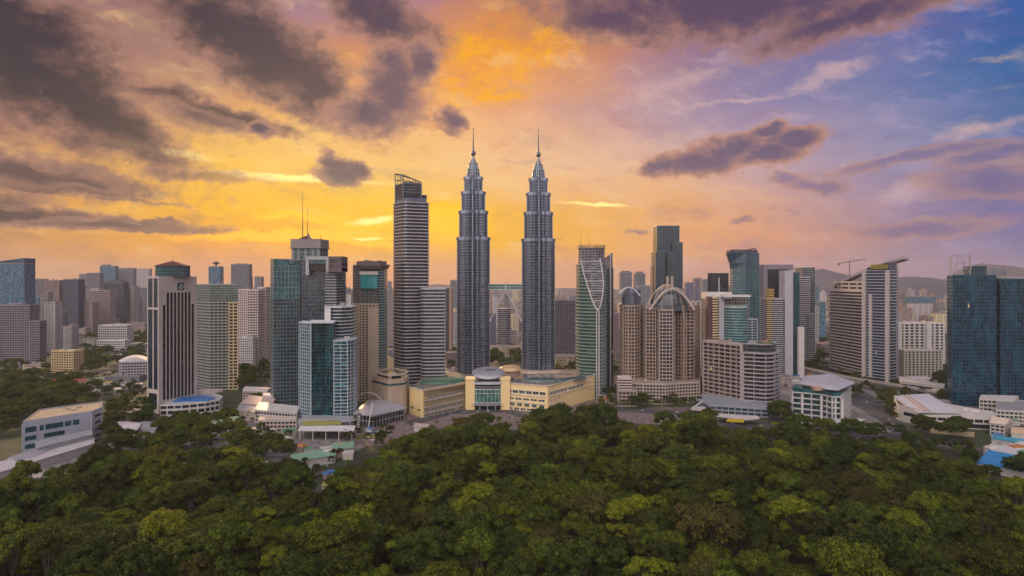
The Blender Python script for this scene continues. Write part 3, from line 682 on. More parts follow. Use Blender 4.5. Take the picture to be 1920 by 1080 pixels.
# ================================================================ grey-green hotel slab
T = Thing('hotel_tower', 'grey green banded slab with glass top storeys beside the pink ribbed tower', 'hotel', W(405, 1190))
p2 = quad((366, 1230), (393, 1195), (447, 1205)); zt = Zp(568, 1195)
banded(T, p2, 0, zt, 5.2, wall(.33, .345, .32), G_DARK, .40, .8, (7, .9, .12), parapet=0)
curtain(T, inset(p2, .4), zt+1.6, Zp(534, 1195), 4.2, glass((.06, .10, .09), (.14, .20, .18)), LGREY, 5)
a = along(p2[1], p2[2], .66); b = p2[2]; ang = atan2(b[1]-a[1], b[0]-a[0]); nx, ny = sin(ang), -cos(ang)
bay = [(a[0]+nx*2.5, a[1]+ny*2.5), (b[0]+nx*2.5, b[1]+ny*2.5), b, a]
banded(T, bay, 0, Zp(569, 1195), 5.6, CREAM, G_DARK, .36, .6, (7.5, 1.8, .1), part='corner_bay', wname='bay_window', parapet=1)
plant(T, p2, Zp(534, 1195), rng, 4)
# ================================================================ pale pink apartment pair behind
T = Thing('apartment_tower', 'pink beige apartment tower with stacked balconies right of the grey green slab', 'apartment tower', W(462, 1470))
banded(T, rect(446, 466, 1490, 30, -6), 0, Zp(545, 1490), 5.2, PINKW, G_BROWN, .5, .8, (5, 1.6, .2)); plant(T, rect(448, 466, 1490, 30), Zp(545, 1490)+2, rng, 2)
T = Thing('apartment_tower', 'tall pinkish tower with rows of white balconies left of the teal glass complex', 'apartment tower', W(486, 1460))
banded(T, rect(464, 486, 1450, 26, -8), 0, Zp(546, 1450), 5.4, PINKW, G_BROWN, .46, 1.2, (6, .8, .1), fin=.6); banded(T, rect(484, 500, 1475, 26, -8), 0, Zp(541, 1475), 5.4, PINKW, G_BROWN, .46, 1.2, (5, .8, .1), fin=.6, part='rear_wall')
plant(T, rect(468, 498, 1455, 30), Zp(546, 1450)+2, rng, 3)
T = Thing('apartment_block', 'low white apartment block at the foot of the pinkish balcony towers', 'apartment block', W(462, 1440))
banded(T, rect(446, 472, 1425, 26, 5), 0, Zp(635, 1425), 5.2, WHITE, G_BROWN, .5, .8, (4, 1.2, .2)); plant(T, rect(446, 472, 1425, 26, 5), Zp(635, 1425)+1.5, rng, 2)

# ================================================================ teal glass complex with masts and cantilevered box
T = Thing('office_complex', 'teal glass tower cluster with concrete drum, two masts and a projecting box', 'office tower', W(566, 1000))
G_CX = glass((.008, .028, .036), (.05, .11, .125), pane=(1.5, 3.6), amt=.65); G_CX2 = glass((.012, .065, .075), (.06, .19, .20), pane=(1.5, 3.6), amt=.6)
sl_ = quad((507, 1022), (513, 1000), (562, 1012)); zs = Zp(498, 1000)
curtain(T, sl_, 0, Zp(560, 1000), 5.4, G_CX, MGREY, 4.4, .6, .35, parapet=False); curtain(T, inset(sl_, .1), Zp(560, 1000), zs, 7.6, G_CX2, LGREY, 5, .35, .35, part='upper_glazing', mname='upper_mullions', parapet=False)
sc_ = MB(); t_ = [Zp(485, 1022), Zp(486, 1000), Zp(490, 1012), Zp(486, 1030)]
ins = inset(sl_, .12); mid = along(ins[1], ins[2], .42)
top = [(*ins[0], t_[0]), (*ins[1], t_[1]), (*mid, Zp(498, 1000)+.3), (*ins[2], t_[2]), (*ins[3], t_[3])]; bot_ = [(*ins[0], zs-.3), (*ins[1], zs-.3), (*mid, zs-.3), (*ins[2], zs-.3), (*ins[3], zs-.3)]
sc_.loft([bot_, top], False); T.part('roof_screen', sc_, G_CX2)
core = rect(545, 603, 1014, 40, -3); curtain(T, core, 0, Zp(487, 1014), 5.4, G_CX, MGREY, 5, .5, .35, part='core_glazing', mname='core_mullions', parapet=False)
m_ = MB(); z1_ = Zp(467, 1014); hb_ = inset(core, 1.5)
banded(T, hb_, Zp(487, 1014), z1_, 5.5, wall(.24, .26, .26), G_CX2, .2, 1.0, (11, 4.5, .2), parapet=0, part='head_wall', wname='head_window')
m_.prism(inset(core, -.8), z1_+1.2, z1_+2.4); T.part('ledge', m_, MGREY)
m_ = MB(); o_ = inset(core, .4); ring(m_, o_, inset(core, 2), z1_+2.4, Zp(448, 1014)); T.part('drum_parapet', m_, wall(.28, .25, .23))
m_ = MB(); m_.prism(inset(core, 1.9), z1_+2, z1_+4); m_.box(*along(core[0], core[2], .42), z1_+4, 14, 12, 12); T.part('roof_house', m_, MGREY)
m_ = MB(); c0 = along(core[0], core[2], .4); zr = z1_+15.8
m_.loft([[(c0[0]+x*9, c0[1]+y*8, zr) for x, y in ((-1, -1), (1, -1), (1, 1), (-1, 1))], [(c0[0]+x*.6, c0[1]+y*.6, zr+5) for x, y in ((-1, -1), (1, -1), (1, 1), (-1, 1))]], True, True); T.part('hip_roof', m_, wall(.12, .05, .04))
mast(T, *W(567.5, 1016), z1_+8, Zp(357, 1016), .9, 'broadcast_mast', DSTEEL); mast(T, *W(576.8, 1024), z1_+8, Zp(388, 1024), .75, 'broadcast_mast', DSTEEL); mast(T, *W(601, 1016), Zp(448, 1014), Zp(438, 1014), .4); mast(T, *W(546, 1016), Zp(448, 1014), Zp(444, 1014), .4)
m_ = MB(); m_.tube((*W(581, 1018), z1_+10), (W(581, 1018)[0]-1, 1014, Zp(437, 1014)), 3.2, .8, 10); T.part('dish', m_, MGREY)
rb_ = rect(568, 632, 974, 46, -4); curtain(T, rb_, 0, Zp(512, 974), 5.6, glass((.012, .025, .035), (.08, .11, .13), pane=(1.8, 3.9), amt=.6), DSTEEL, 3.5, .5, .25, part='right_glazing', mname='right_mullions')
banded(T, rect(611, 633, 968, 40, -4), 0, Zp(514, 968), 4, LGREY, G_GREY, .3, .7, part='corner_frame', wname='corner_window', parapet=0)
# portal frame and cantilever box
pf = MB(); ya = 965; 
for u0, u1, v0, v1 in ((573, 579, 481, 516), (611, 617, 481, 511), (573, 617, 481, 487)):
    x0, x1 = W(u0, ya)[0], W(u1, ya)[0]; pf.prism([(x0, ya-(.3 if u1-u0 > 20 else 0)), (x1, ya-(.3 if u1-u0 > 20 else 0)), (x1, ya+30), (x0, ya+30)], Zp(v1, ya), Zp(v0, ya)+(.3 if u1-u0 > 20 else 0))
T.part('portal_frame', pf, wall(.42, .43, .42))
g = MB(); x0, x1 = W(579.2, ya)[0], W(610.8, ya)[0]; g.prism([(x0, ya+1.2), (x1, ya+1.2), (x1, ya+28), (x0, ya+28)], Zp(494.5, ya), Zp(487.2, ya)); T.part('portal_window', g, G_CX2)
g = MB(); g.prism([(x0, ya+2.5), (x1, ya+2.5), (x1, ya+28), (x0, ya+28)], Zp(508, ya), Zp(494.6, ya)); T.part('portal_recess', g, wall(.05, .03, .035))
bx = MB(); x0, x1 = W(616, 955)[0], W(640.5, 955)[0]
for zz, h in ((Zp(510, 955), 5.5), (Zp(486, 955), 4.0), (Zp(496.5, 955), 2.0)): bx.prism([(x0, 955), (x1, 955), (x1, 990), (x0, 990)], zz, zz+h)
bx.prism([(x0, 955.1), (x0+1.4, 955.1), (x0+1.4, 989.9), (x0, 989.9)], Zp(508, 955), Zp(486, 955)); bx.prism([(x1-1.4, 955.1), (x1, 955.1), (x1, 989.9), (x1-1.4, 989.9)], Zp(508, 955), Zp(486, 955))
T.part('cantilever_box', bx, wall(.16, .11, .13)); g = MB(); g.prism([(x0+.5, 956), (x1-.5, 956), (x1-.5, 989), (x0+.5, 989)], Zp(508, 955), Zp(486, 955)); T.part('box_window', g, G_BROWN)
# ---- the lower rounded tower in front
T = Thing('office_tower', 'lower teal glass tower with white grid wing and rounded banded wing before the masted complex', 'office tower', W(610, 910))
wg = glass((.010, .05, .07), (.06, .22, .26), pane=(3, 3.6), amt=.7)
pL = [W(560, 922), W(583, 905), W(586, 935), W(566, 950)]
banded(T, pL, 6, Zp(607, 908), 4.6, wall(.56, .60, .64), wg, .13, .6, (4.8, .5, .1), corner=True, part='grid_frame', wname='grid_window')
pCn = [W(583.2, 912), W(604, 917), W(625, 910), W(630, 940), W(583, 940)]
curtain(T, pCn, 6, Zp(606, 915), 4.6, glass((.004, .024, .034), (.02, .15, .18), pane=(2.2, 4.6), amt=.55, rough=.05), DSTEEL, 7, .3, .2, part='centre_glazing', mname='centre_mullions', parapet=False)
m_ = MB(); m_.prism([W(582.6, 904), W(626, 902), W(632, 941), W(582, 941)], Zp(606, 905), Zp(602.6, 905)); T.part('cornice', m_, wall(.62, .64, .66))
pR = [W(625.5, 903), W(652, 905), W(664, 918), W(670, 950), W(640, 960), W(627, 940)]
banded(T, pR, 6, Zp(640, 905), 4.6, wall(.54, .58, .62), wg, .15, .7, (9, .45, .1), fin=.4, part='curved_bands', wname='curved_window')
pU = [W(609, 935), W(640, 930), W(660, 945), W(667, 975), W(612, 975)]
banded(T, pU, 20, Zp(577, 935), 4.6, wall(.60, .60, .62), glass((.012, .03, .04), (.09, .13, .15), pane=(2.4, 4)), .24, .9, fin=.4, part='upper_bands', wname='upper_window')
m_ = MB(); m_.prism([W(608.5, 929), W(620, 928), W(620, 940), W(609, 940)], Zp(636, 930), Zp(578, 930)); T.part('white_pier', m_, WHITE)
for q_ in (0, 1):
    m_ = MB(); m_.prism([W(612, 934), W(617, 934), W(617, 936), W(612, 936)], Zp(606-q_*20, 928), Zp(592-q_*20, 928)+4); 
m_ = MB(); m_.prism([W(558, 900), W(600, 896), W(640, 890), W(664, 900), W(676, 950), W(560, 955)], 0, 7); T.part('plinth', m_, wall(.62, .62, .64))
plant(T, pU, Zp(577, 935)+2, rng, 3); plant(T, pR, Zp(640, 905)+1, rng, 2, OFFW)

# ================================================================ beige and teal tower with overhanging crown
T = Thing('office_tower', 'beige grid tower with teal glass side and dark overhanging crown left of the tall slab', 'office tower', W(690, 1090))
pt = [W(661, 1125), W(672, 1088), W(709, 1085), W(722, 1098), W(727, 1125), W(690, 1150)]
z5 = Zp(572, 1088); mb = MB()
nr_ = 44; fh = z5/nr_
banded(T, [pt[0], pt[1], pt[2], W(712, 1125)], 0, z5, 4.3, BEIGE, G_DARK, .42, .7, (5.0, 1.9, .12), corner=True)
banded(T, [W(709.3, 1088), pt[3], pt[4], W(705, 1148)], 0, Zp(500, 1100), 4.3, wall(.30, .34, .34), G_TEAL, .30, .8, part='teal_bands', wname='teal_window', fin=.3)
banded(T, inset([pt[0], W(676, 1090), W(708, 1090), W(712, 1125)], .4), z5+2, Zp(500, 1090), 4.3, wall(.20, .16, .15), G_TEAL, .3, .7, (7, 1.2, .1), part='upper_frame', wname='upper_window', parapet=0)
m_ = MB(); m_.prism([W(676, 1086), W(708, 1086), W(708, 1092), W(676, 1092)], Zp(541, 1086), Zp(516, 1086)); T.part('glass_panel', m_, glass((.02, .22, .25), (.04, .30, .32), pane=(4, 5)))
m_ = MB(); m_.prism([W(674, 1085), W(709, 1084), W(709, 1092), W(676, 1092)], Zp(515, 1086), Zp(509, 1086)); T.part('panel_lintel', m_, OFFW)
m_ = MB(); m_.prism([W(690, 1082), W(710, 1081), W(710, 1092), W(690, 1092)], 0, Zp(578, 1084)); T.part('shoulder', m_, BEIGE)
cp = [W(662, 1120), W(672, 1082), W(712, 1080), W(731, 1096), W(728, 1135), W(690, 1150)]
m_ = MB(); m_.loft([[(x, y, Zp(504, 1090)) for x, y in inset(cp, 3)], [(x, y, Zp(498, 1090)) for x, y in cp], [(x, y, Zp(496, 1090)) for x, y in cp]], True, True); T.part('crown_cornice', m_, wall(.16, .12, .12))
m_ = MB(); m_.prism(inset(cp, 5), Zp(496, 1090), Zp(489.5, 1090)); T.part('crown', m_, wall(.14, .11, .11))
plant(T, inset(cp, 7), Zp(489.5, 1090), rng, 5, MGREY, (1, 3))
# ================================================================ rounded beige annex
T = Thing('annex_building', 'rounded beige ribbed annex with roof terrace at the left end of the cream mall', 'building', W(730, 960))
pa = [W(698, 1000), W(729, 960), W(760, 975), W(767, 1005), W(735, 1040)]; pa = rnd_corner(pa, 2, 7); pa = rnd_corner(pa, 1, 3, 3)
za = Zp(712, 960); m_ = MB(); n_ = 19
for i in range(n_):
    z0_ = 2+i*(za-2)/n_; m_.prism(pa, z0_, z0_+(za-2)/n_*.82); m_.prism(inset(pa, .35), z0_+(za-2)/n_*.82, 2+(i+1)*(za-2)/n_, False, False)
T.part('wall', m_, wall(.52, .40, .30)); 
m_ = MB(); ring(m_, inset(pa, -.25), inset(pa, .2), Zp(724, 960), Zp(720.5, 960)); T.part('window_band', m_, G_TEAL)
m_ = MB(); ring(m_, pa, inset(pa, 1.4), za+4.6, za+7.2); T.part('terrace_beam', m_, wall(.55, .45, .36))
for p in pa[::2]:
    m_ = MB(); c_ = centre(pa); q_ = along(p, c_, .05); m_.box(q_[0], q_[1], za, 1.2, 1.2, 4.7); T.part('terrace_column', m_, wall(.55, .45, .36))
m_ = MB(); m_.prism(inset(pa, 6), za, za+4.6); T.part('penthouse', m_, G_DARK); plant(T, inset(pa, 8), za+4.6, rng, 4, OFFW, (1, 3))
m_ = MB(); m_.prism(inset(pa, 1), 0, 2.1); T.part('base', m_, DGREY)
# ================================================================ green tower with the swooping white fin
T = Thing('office_tower', 'dark green banded tower whose front carries a V-shaped pale glass shield with white fins', 'office tower', W(1110, 1130))
pm = [W(1080, 1150), W(1086, 1128), W(1118, 1112), W(1135, 1125), W(1138, 1160), W(1100, 1185)]; zs = Zp(497, 1130)
banded(T, pm, 0, zs, 5.6, wall(.25, .31, .27), G_GREEN, .30, .7, fin=.45, parapet=0)
top = inset(pm, 4); banded(T, top, zs+1.6, Zp(466, 1130), 4.6, wall(.30, .27, .28), glass((.06, .06, .08), (.16, .16, .18)), .3, .6, (6, .7, .1), part='crown_wall', wname='crown_window', parapet=0)
m_ = MB(); 
for zz in (Zp(466, 1130)+1.7, Zp(462, 1130)+1.2): ring(m_, inset(top, -1.6), inset(top, -.6), zz, zz+.9)
for p in inset(top, -1.1): m_.beam((*p, Zp(466, 1130)), (*p, Zp(462, 1130)+1.3), .6)
T.part('crown_railing', m_, DSTEEL)
mast(T, *W(1089, 1135), Zp(466, 1130), Zp(431, 1130), .5); mast(T, *W(1104, 1135), Zp(466, 1130), Zp(436, 1130), .45)
# shield: tapered prism standing proud of the front
sh = [(1087, 486), (1093, 512), (1100, 535), (1108, 560), (1116, 577), (1121, 582), (1125, 574), (1129, 556), (1131, 532), (1129, 508), (1124, 484)]
def front(px, off):       # point on the front plane of the tower moved off towards the viewer
    t = (px-1086)/(1131-1086); a, b = Vector(W(1087, 1128)), Vector(W(1131, 1112)); p = a+(b-a)*t; return (p.x, p.y-off)
f3 = lambda px, py, off: (*front(px, off), Zp(py, 1116))
b_ = MB(); fr = [f3(x, y, 4.0) for x, y in sh]; bk = [f3(x, y, -3.0) for x, y in sh]
b_.face(fr, [(p[0], p[2]) for p in fr]); b_.face(bk[::-1])
for i in range(len(sh)):
    j = (i+1) % len(sh); b_.face([fr[j], fr[i], bk[i], bk[j]])
T.part('glass_shield', b_, glass((.04, .04, .05), (.15, .15, .17), pane=(4, 4.4), amt=.8))
bb = MB()
for i in range(20):
    py = 490+i*4.6
    xs_ = []
    for k_ in range(len(sh)):
        p, q = sh[k_], sh[(k_+1) % len(sh)]
        if (p[1]-py)*(q[1]-py) < 0: xs_.append(p[0]+(q[0]-p[0])*(py-p[1])/(q[1]-p[1]))
    if len(xs_) >= 2: bb.beam(f3(min(xs_), py, 4.2), f3(max(xs_), py, 4.2), .5, 1.0 if i % 4 else 2.6)
T.part('shield_bands', bb, wall(.42, .38, .40))
fn = MB()
for i in range(len(sh)-1): fn.tube(f3(*sh[i], 4.6), f3(*sh[i+1], 4.6), 1.1, 1.1, 8)
T.part('curved_fin', fn, WHITE)
for dx_, w_ in ((1118.0, 1.5), (1122.5, 1.5)):
    m_ = MB(); x, y = front(dx_, 2.6); m_.box(x, y, 0, w_, 4.5, Zp(582, 1116)); T.part('vertical_fin', m_, WHITE)
rf = MB(); 
for px in (1127, 1130.5, 1134): x, y = W(px, 1119+(px-1127)*1.0); rf.box(x, y, 0, .8, 1.6, Zp(500, 1120))
T.part('side_fins', rf, LGREY)
T = Thing('office_tower', 'slim dark blue tower with slanted light top tucked behind the white-finned green tower', 'office tower', W(1136, 1215))
p_ = rect(1122, 1150, 1205, 30, 0); curtain(T, p_, 0, Zp(503, 1205), 4.2, G_BLUE, DSTEEL, 4, .5, .3)
p_ = inset(p_, 1.2); m_ = MB(); m_.loft([[(x, y, Zp(503, 1205)) for x, y in p_], [(p_[0][0], p_[0][1], Zp(491, 1205)), (p_[1][0], p_[1][1], Zp(474, 1205)), (p_[2][0], p_[2][1], Zp(474, 1205)), (p_[3][0], p_[3][1], Zp(491, 1205))]]); T.part('slanted_crown', m_, glass((.10, .08, .08), (.30, .26, .26), pane=(2, 12)))
m_ = MB(); m_.box(*W(1144.5, 1203), 0, 1.6, 2.4, Zp(476, 1203)); T.part('white_rib', m_, WHITE); m_ = MB(); m_.box(*W(1146.5, 1203), 0, 2, 1.4, Zp(474, 1203)); T.part('rib', m_, DGREY)
# ================================================================ dark stepped glass tower far behind
T = Thing('skyscraper', 'dark teal stepped glass skyscraper rising alone behind the brown arched apartment towers', 'skyscraper', W(1255, 1700))
for (u0, u1, y_, d_, py) in ((1232, 1274, 1700, 46, 424), (1229.5, 1246, 1690, 50, 472), (1262, 1280, 1688, 50, 455), (1252, 1263, 1686, 40, 474)):
    curtain(T, rect(u0, u1, y_, d_), 0, Zp(py, y_), 4.4, glass((.010, .04, .055), (.03, .09, .11), pane=(3, 4.4), amt=.5), DSTEEL, 6, .4, .3, part='glass_volume')
T2 = Thing('office_tower', 'narrow dark purple tower hugging the left side of the dark stepped glass skyscraper', 'office tower', W(1226, 1720)); banded(T2, rect(1223.5, 1229, 1720, 30), 0, Zp(500, 1720), 4.4, wall(.2, .17, .19), G_DARK, .4, .6)
# ================================================================ brown arched apartment towers
BR1 = wall(.39, .29, .23, dirt=.35); BRL = wall(.50, .38, .32)
def arch(T, pts, mat, w=1.6, nm='crown_arch'):
    m_ = MB()
    for p, q in zip(pts, pts[1:]): m_.beam(p, q, w, w*1.4)
    T.part(nm, m_, mat)
T = Thing('apartment_tower', 'narrow brown apartment tower with pale glazed arched crown, left of its wider twin', 'apartment tower', W(1183, 1130))
pn = [W(1162, 1150), W(1168, 1125), W(1178, 1120), W(1190, 1118), W(1200, 1125), W(1206, 1150), W(1184, 1175)]
banded(T, pn, 24, Zp(575, 1125), 5.6, BR1, G_BROWN, .30, 1.3, (6, 1.2, .25), fin=.3, corner=True)
z0_ = Zp(575, 1125); cg = inset(pn, 4); m_ = MB(); m_.loft([[(x, y, z0_) for x, y in cg], [(x, y, z0_+16+max(0, (x-cg[0][0]))*.45) for x, y in cg], [(along((x, y), centre(cg), .5)[0], along((x, y), centre(cg), .5)[1], z0_+31) for x, y in cg]]); T.part('crown_glazing', m_, glass((.05, .07, .10), (.20, .22, .26)))
pts = [(*W(1163+q*4.1, 1118), z0_+5+27*sin(pi*min(1, .22+q/9*.62))) for q in range(10)]; arch(T, pts, wall(.6, .56, .56))
arch(T, [(x, y+22, z*.995) for x, y, z in pts], wall(.6, .56, .56)); arch(T, [pts[4], (pts[4][0], pts[4][1]+22, pts[4][2]-1)], wall(.6, .56, .56), nm='crown_rib')
T = Thing('apartment_tower', 'wide brown apartment tower with bays, glass dome and two sweeping crown arches', 'apartment tower', W(1258, 1095))
pw = [W(1208, 1130), W(1211, 1104), W(1230, 1098), W(1236, 1088), W(1262, 1086), W(1267, 1096), W(1282, 1094), W(1287, 1104), W(1302, 1108), W(1312, 1135), W(1260, 1160)]
wz = [(0, 1, 2, 3), (3, 4)]
banded(T, [pw[0], pw[1], pw[2], W(1231, 1125), W(1215, 1140)], 24, Zp(580, 1100), 5.6, BR1, G_BROWN, .30, 1.3, (6, 1.2, .25), fin=.3, corner=True, part='west_wing')
banded(T, [W(1229, 1115), pw[3], pw[4], W(1268, 1115), W(1262, 1140), W(1236, 1140)], 24, Zp(583, 1088), 5.6, wall(.44, .35, .31), G_LIT, .28, 1.1, (6.2, .9, .2), fin=.3, corner=True, part='central_bay')
banded(T, [W(1266, 1112), pw[6], pw[7], pw[8], pw[9], W(1270, 1145)], 24, Zp(576, 1098), 5.6, BR1, G_BROWN, .30, 1.3, (6, 1.2, .25), fin=.3, corner=True, part='east_wing')
cx_, cy_ = W(1255, 1112); zc = Zp(583, 1100); m_ = MB(); rings = []
for i in range(7):
    t = i/6*pi/2; rings.append([(cx_+33*cos(t)**.7*cos(2*pi*q/24)+.001*q, cy_+20*cos(t)**.7*sin(2*pi*q/24), zc+38*sin(t)) for q in range(24)])
m_.loft(rings); T.part('glass_dome', m_, glass((.03, .04, .05), (.15, .16, .18), pane=(2.5, 3)))
for i in range(0, 24, 2):
    arch(T, [tuple(Vector(rings[r_][i])+Vector((0, 0, .4))) for r_ in range(7)], BRL, .8, 'dome_rib')
for off, amp in ((-21, 34), (20, 40)):
    arch(T, [(cx_-36+q*6, cy_+off*.9, zc+2+amp*sin(pi*q/12)) for q in range(13)], wall(.55, .44, .38), 2.2)
for dx_ in (-3.8, 3.8):
    m_ = MB(); m_.box(cx_+dx_, cy_-4, zc+20, 3.2, 3.2, 36); T.part('crown_pylon', m_, wall(.45, .36, .30))
for p, zz in ((pw[1], Zp(580, 1100)), (pw[8], Zp(576, 1098)), (W(1216, 1110), Zp(580, 1100)), (W(1224, 1108), Zp(580, 1100)), (W(1296, 1112), Zp(576, 1098))):
    m_ = MB(); q_ = along(p, centre(pw), .12); m_.box(q_[0], q_[1], zz, 5, 5, 7); m_.box(q_[0], q_[1], zz+7, 6, 6, 4, 0, .8); T.part('turret', m_, BR1)
T = Thing('podium_block', 'beige arcaded podium with white window grid beneath the brown arched apartment towers', 'building', W(1235, 1080))
pp = [W(1160, 1100), W(1163, 1072), W(1206, 1062), W(1248, 1056), W(1268, 1066), W(1312, 1078), W(1316, 1160), W(1165, 1170)]
banded(T, pp, 0, 30, 5, wall(.50, .40, .34), G_BROWN, .34, .8, (5, 1.1, .15), corner=True, wname='window_row')
m_ = MB(); m_.prism(inset(pp, 1), 30, 31.9); T.part('roof', m_, wall(.3, .24, .2)); plant(T, pp, 31.9, rng, 6, BEIGE)
T = Thing('building', 'stepped pink and grey stone block with colonnade at street level before the narrow brown tower', 'building', W(1180, 1050))
banded(T, rect(1160, 1196, 1040, 24, -3), 0, 22, 5.4, wall(.38, .29, .26), G_BROWN, .4, 1.4, (6, 1.3, .1), corner=True, wname='window_row'); banded(T, rect(1160, 1186, 1046, 26, -3), 24.1, 40, 4.5, PINKW, G_BROWN, .5, .8, part='upper_wall', wname='upper_window')

# ================================================================ teal flared tower and neighbours
T = Thing('office_tower', 'teal glass tower flaring outward at its dark-capped top', 'office tower', W(1395, 1180))
pf_ = [W(1369, 1205), W(1374, 1180), W(1398, 1172), W(1423, 1180), W(1424, 1215), W(1372, 1225)]
curtain(T, pf_, 0, Zp(505, 1180), 4.3, glass((.010, .07, .09), (.05, .16, .18), pane=(3, 4.3), amt=.6), wall(.20, .24, .26, .4, .4), 7, .8, .25, parapet=False)
m_ = MB(); z0_, z1_ = Zp(505, 1180), Zp(474, 1180)
R0 = [(x, y, z0_) for x, y in pf_]; R1 = [(x-(8 if i in (0, 1, 5) else 0), y-(2 if i == 1 else 0), z1_) for i, (x, y) in enumerate(pf_)]; Rm = [tuple(Vector(a)*.6+Vector(b)*.4-Vector((0 if i not in (0, 1, 5) else -1.2, 0, 0))) for i, (a, b) in enumerate(zip(R0, R1))]
m_.loft([R0, Rm, R1], True); T.part('flared_head', m_, glass((.02, .05, .075), (.07, .12, .16), pane=(2, 40), amt=.6))
m_ = MB(); m_.prism(inset([(x, y) for x, y, z in R1], 3), z1_, Zp(468, 1180)); m_.beam((R1[1][0]-4, R1[1][1], z1_+2), (R1[1][0]+14, R1[1][1]+3, z1_-2), 2); T.part('crown', m_, DGREY)
m_ = MB(); m_.beam((*W(1402, 1185), Zp(468, 1180)), (*W(1416, 1185), Zp(465, 1180)), 1.6); m_.beam((*W(1414, 1185), Zp(474, 1180)), (*W(1416, 1185), Zp(466, 1180)), 1.6); T.part('cleaning_crane', m_, DGREY)
T = Thing('office_tower', 'square black glass tower with a pale central rib left of the teal flared tower', 'office tower', W(1350, 1550)); p_ = rect(1335, 1366, 1550, 34)
curtain(T, p_, 0, Zp(513, 1550), 4.3, G_DARK, DGREY, 5, .6, .3); m_ = MB(); m_.box(*W(1348, 1549), 0, 2, 2, Zp(520, 1550)); T.part('rib', m_, WHITE)
T = Thing('office_tower', 'white framed tower with cream banded strip and bulging teal glass bay above balconied slab', 'office tower', W(1360, 1105))
curtain(T, rect(1326, 1404, 1118, 36), 0, Zp(556, 1118), 4.3, G_GREY, OFFW, 5, .6, .5)
m_ = MB(); m_.prism(rect(1326, 1372, 1116, 34), Zp(560, 1116), Zp(548, 1116)); T.part('roof_block', m_, WHITE)
banded(T, rect(1336, 1347, 1108, 16), 0, Zp(560, 1108), 4.3, CREAM, G_DARK, .5, .8, part='banded_strip', wname='strip_window'); 
m_ = MB(); m_.prism(rect(1326, 1334.5, 1110, 10), 0, Zp(556, 1110)); T.part('dark_strip', m_, wall(.10, .05, .05)); m_ = MB(); m_.prism(rect(1348, 1358, 1110, 10), 0, Zp(556, 1110)); T.part('pier', m_, wall(.42, .42, .45))
m_ = MB(); m_.prism(rect(1356, 1408, 1098, 14), Zp(557, 1098), Zp(553, 1098)); T.part('portal_beam', m_, WHITE)
c_ = W(1379, 1112); pb = ell(c_[0], c_[1], 18.5, 19, 14, 0, 180, 360); banded(T, pb, 60, Zp(578, 1093), 4.3, wall(.40, .44, .45), glass((.02, .10, .11), (.08, .24, .25), pane=(3, 4)), .2, .5, part='bay_bands', wname='bay_window', parapet=3)
banded(T, rect(1400, 1421, 1105, 40), 40, Zp(600, 1105), 4.3, LGREY, G_TEAL, .25, .8, (9, .9, .2), part='side_frame', wname='side_window')
# ================================================================ big balconied apartment slab
T = Thing('apartment_block', 'broad concrete balconied apartment slab with roof garden, largest block behind the right forest edge', 'apartment block', W(1385, 1030))
CB = wall(.46, .38, .35, dirt=.3); CG = wall(.40, .38, .40, dirt=.3); G_APT = glass((.02, .018, .022), (.16, .09, .06), pane=(3.1, 3.3), amt=.65, lit=.001)
qa = [W(1317, 1085), W(1391, 1016), (W(1391, 1016)[0]+14, W(1391, 1016)[1]+26), (W(1317, 1085)[0]+14, W(1317, 1085)[1]+26)]
banded(T, qa, 8, 94, 6.0, CB, G_APT, .26, 2.6, (12.0, .9, .1), fin=.5, corner=True)
qb = [W(1391.3, 1015), W(1436, 997), W(1452, 1003), W(1461, 1025), W(1462, 1055), W(1402, 1062)]
qb = rnd_corner(qb, 2, 6, 3); banded(T, qb, 8, 84, 6.0, CG, G_APT, .27, 2.8, (20.0, .8, .1), fin=.9, part='east_wall', corner=True)
banded(T, inset(qb, 5), 86, 96, 4.5, DGREY, G_GREY, .3, .8, part='penthouse_wall', wname='penthouse_window')
m_ = MB(); z_ = MB(); o = inset(qb, 4.0); z_.prism(o, 97.2, 98.6); T.part('roof_slab', z_, wall(.34, .30, .30))
m_ = MB(); m_.prism(rect(1426, 1452, 1012, 18), 98.6, 100.2); T.part('roof_garden', m_, wall(.08, .12, .03))
plant(T, qa, 97.5, rng, 4, wall(.42, .30, .24)); plant(T, inset(qb, 6), 98.7, rng, 3, wall(.4, .24, .18))
T = Thing('podium_block', 'low blue grey podium along the foot of the broad balconied apartment slab', 'building', W(1370, 980))
pq = [W(1304, 1030), W(1330, 985), W(1440, 955), W(1456, 985), W(1450, 996), W(1396, 1012), W(1318, 1080)]
banded(T, pq, 0, 11, 5.5, wall(.32, .36, .42), G_GREY, .32, .8, (9, 1.2, .1), corner=True, wname='window_row'); m_ = MB(); m_.prism(inset(pq, 1.2), 11, 12.6); T.part('roof', m_, wall(.26, .27, .3))
m_ = MB(); m_.prism([W(1296, 990), W(1322, 975), W(1326, 992), W(1302, 1004)], 5, 8); m_.beam((*W(1300, 990), 8), (*W(1318, 1000), 16), 1.5); T.part('ramp', m_, OFFW)
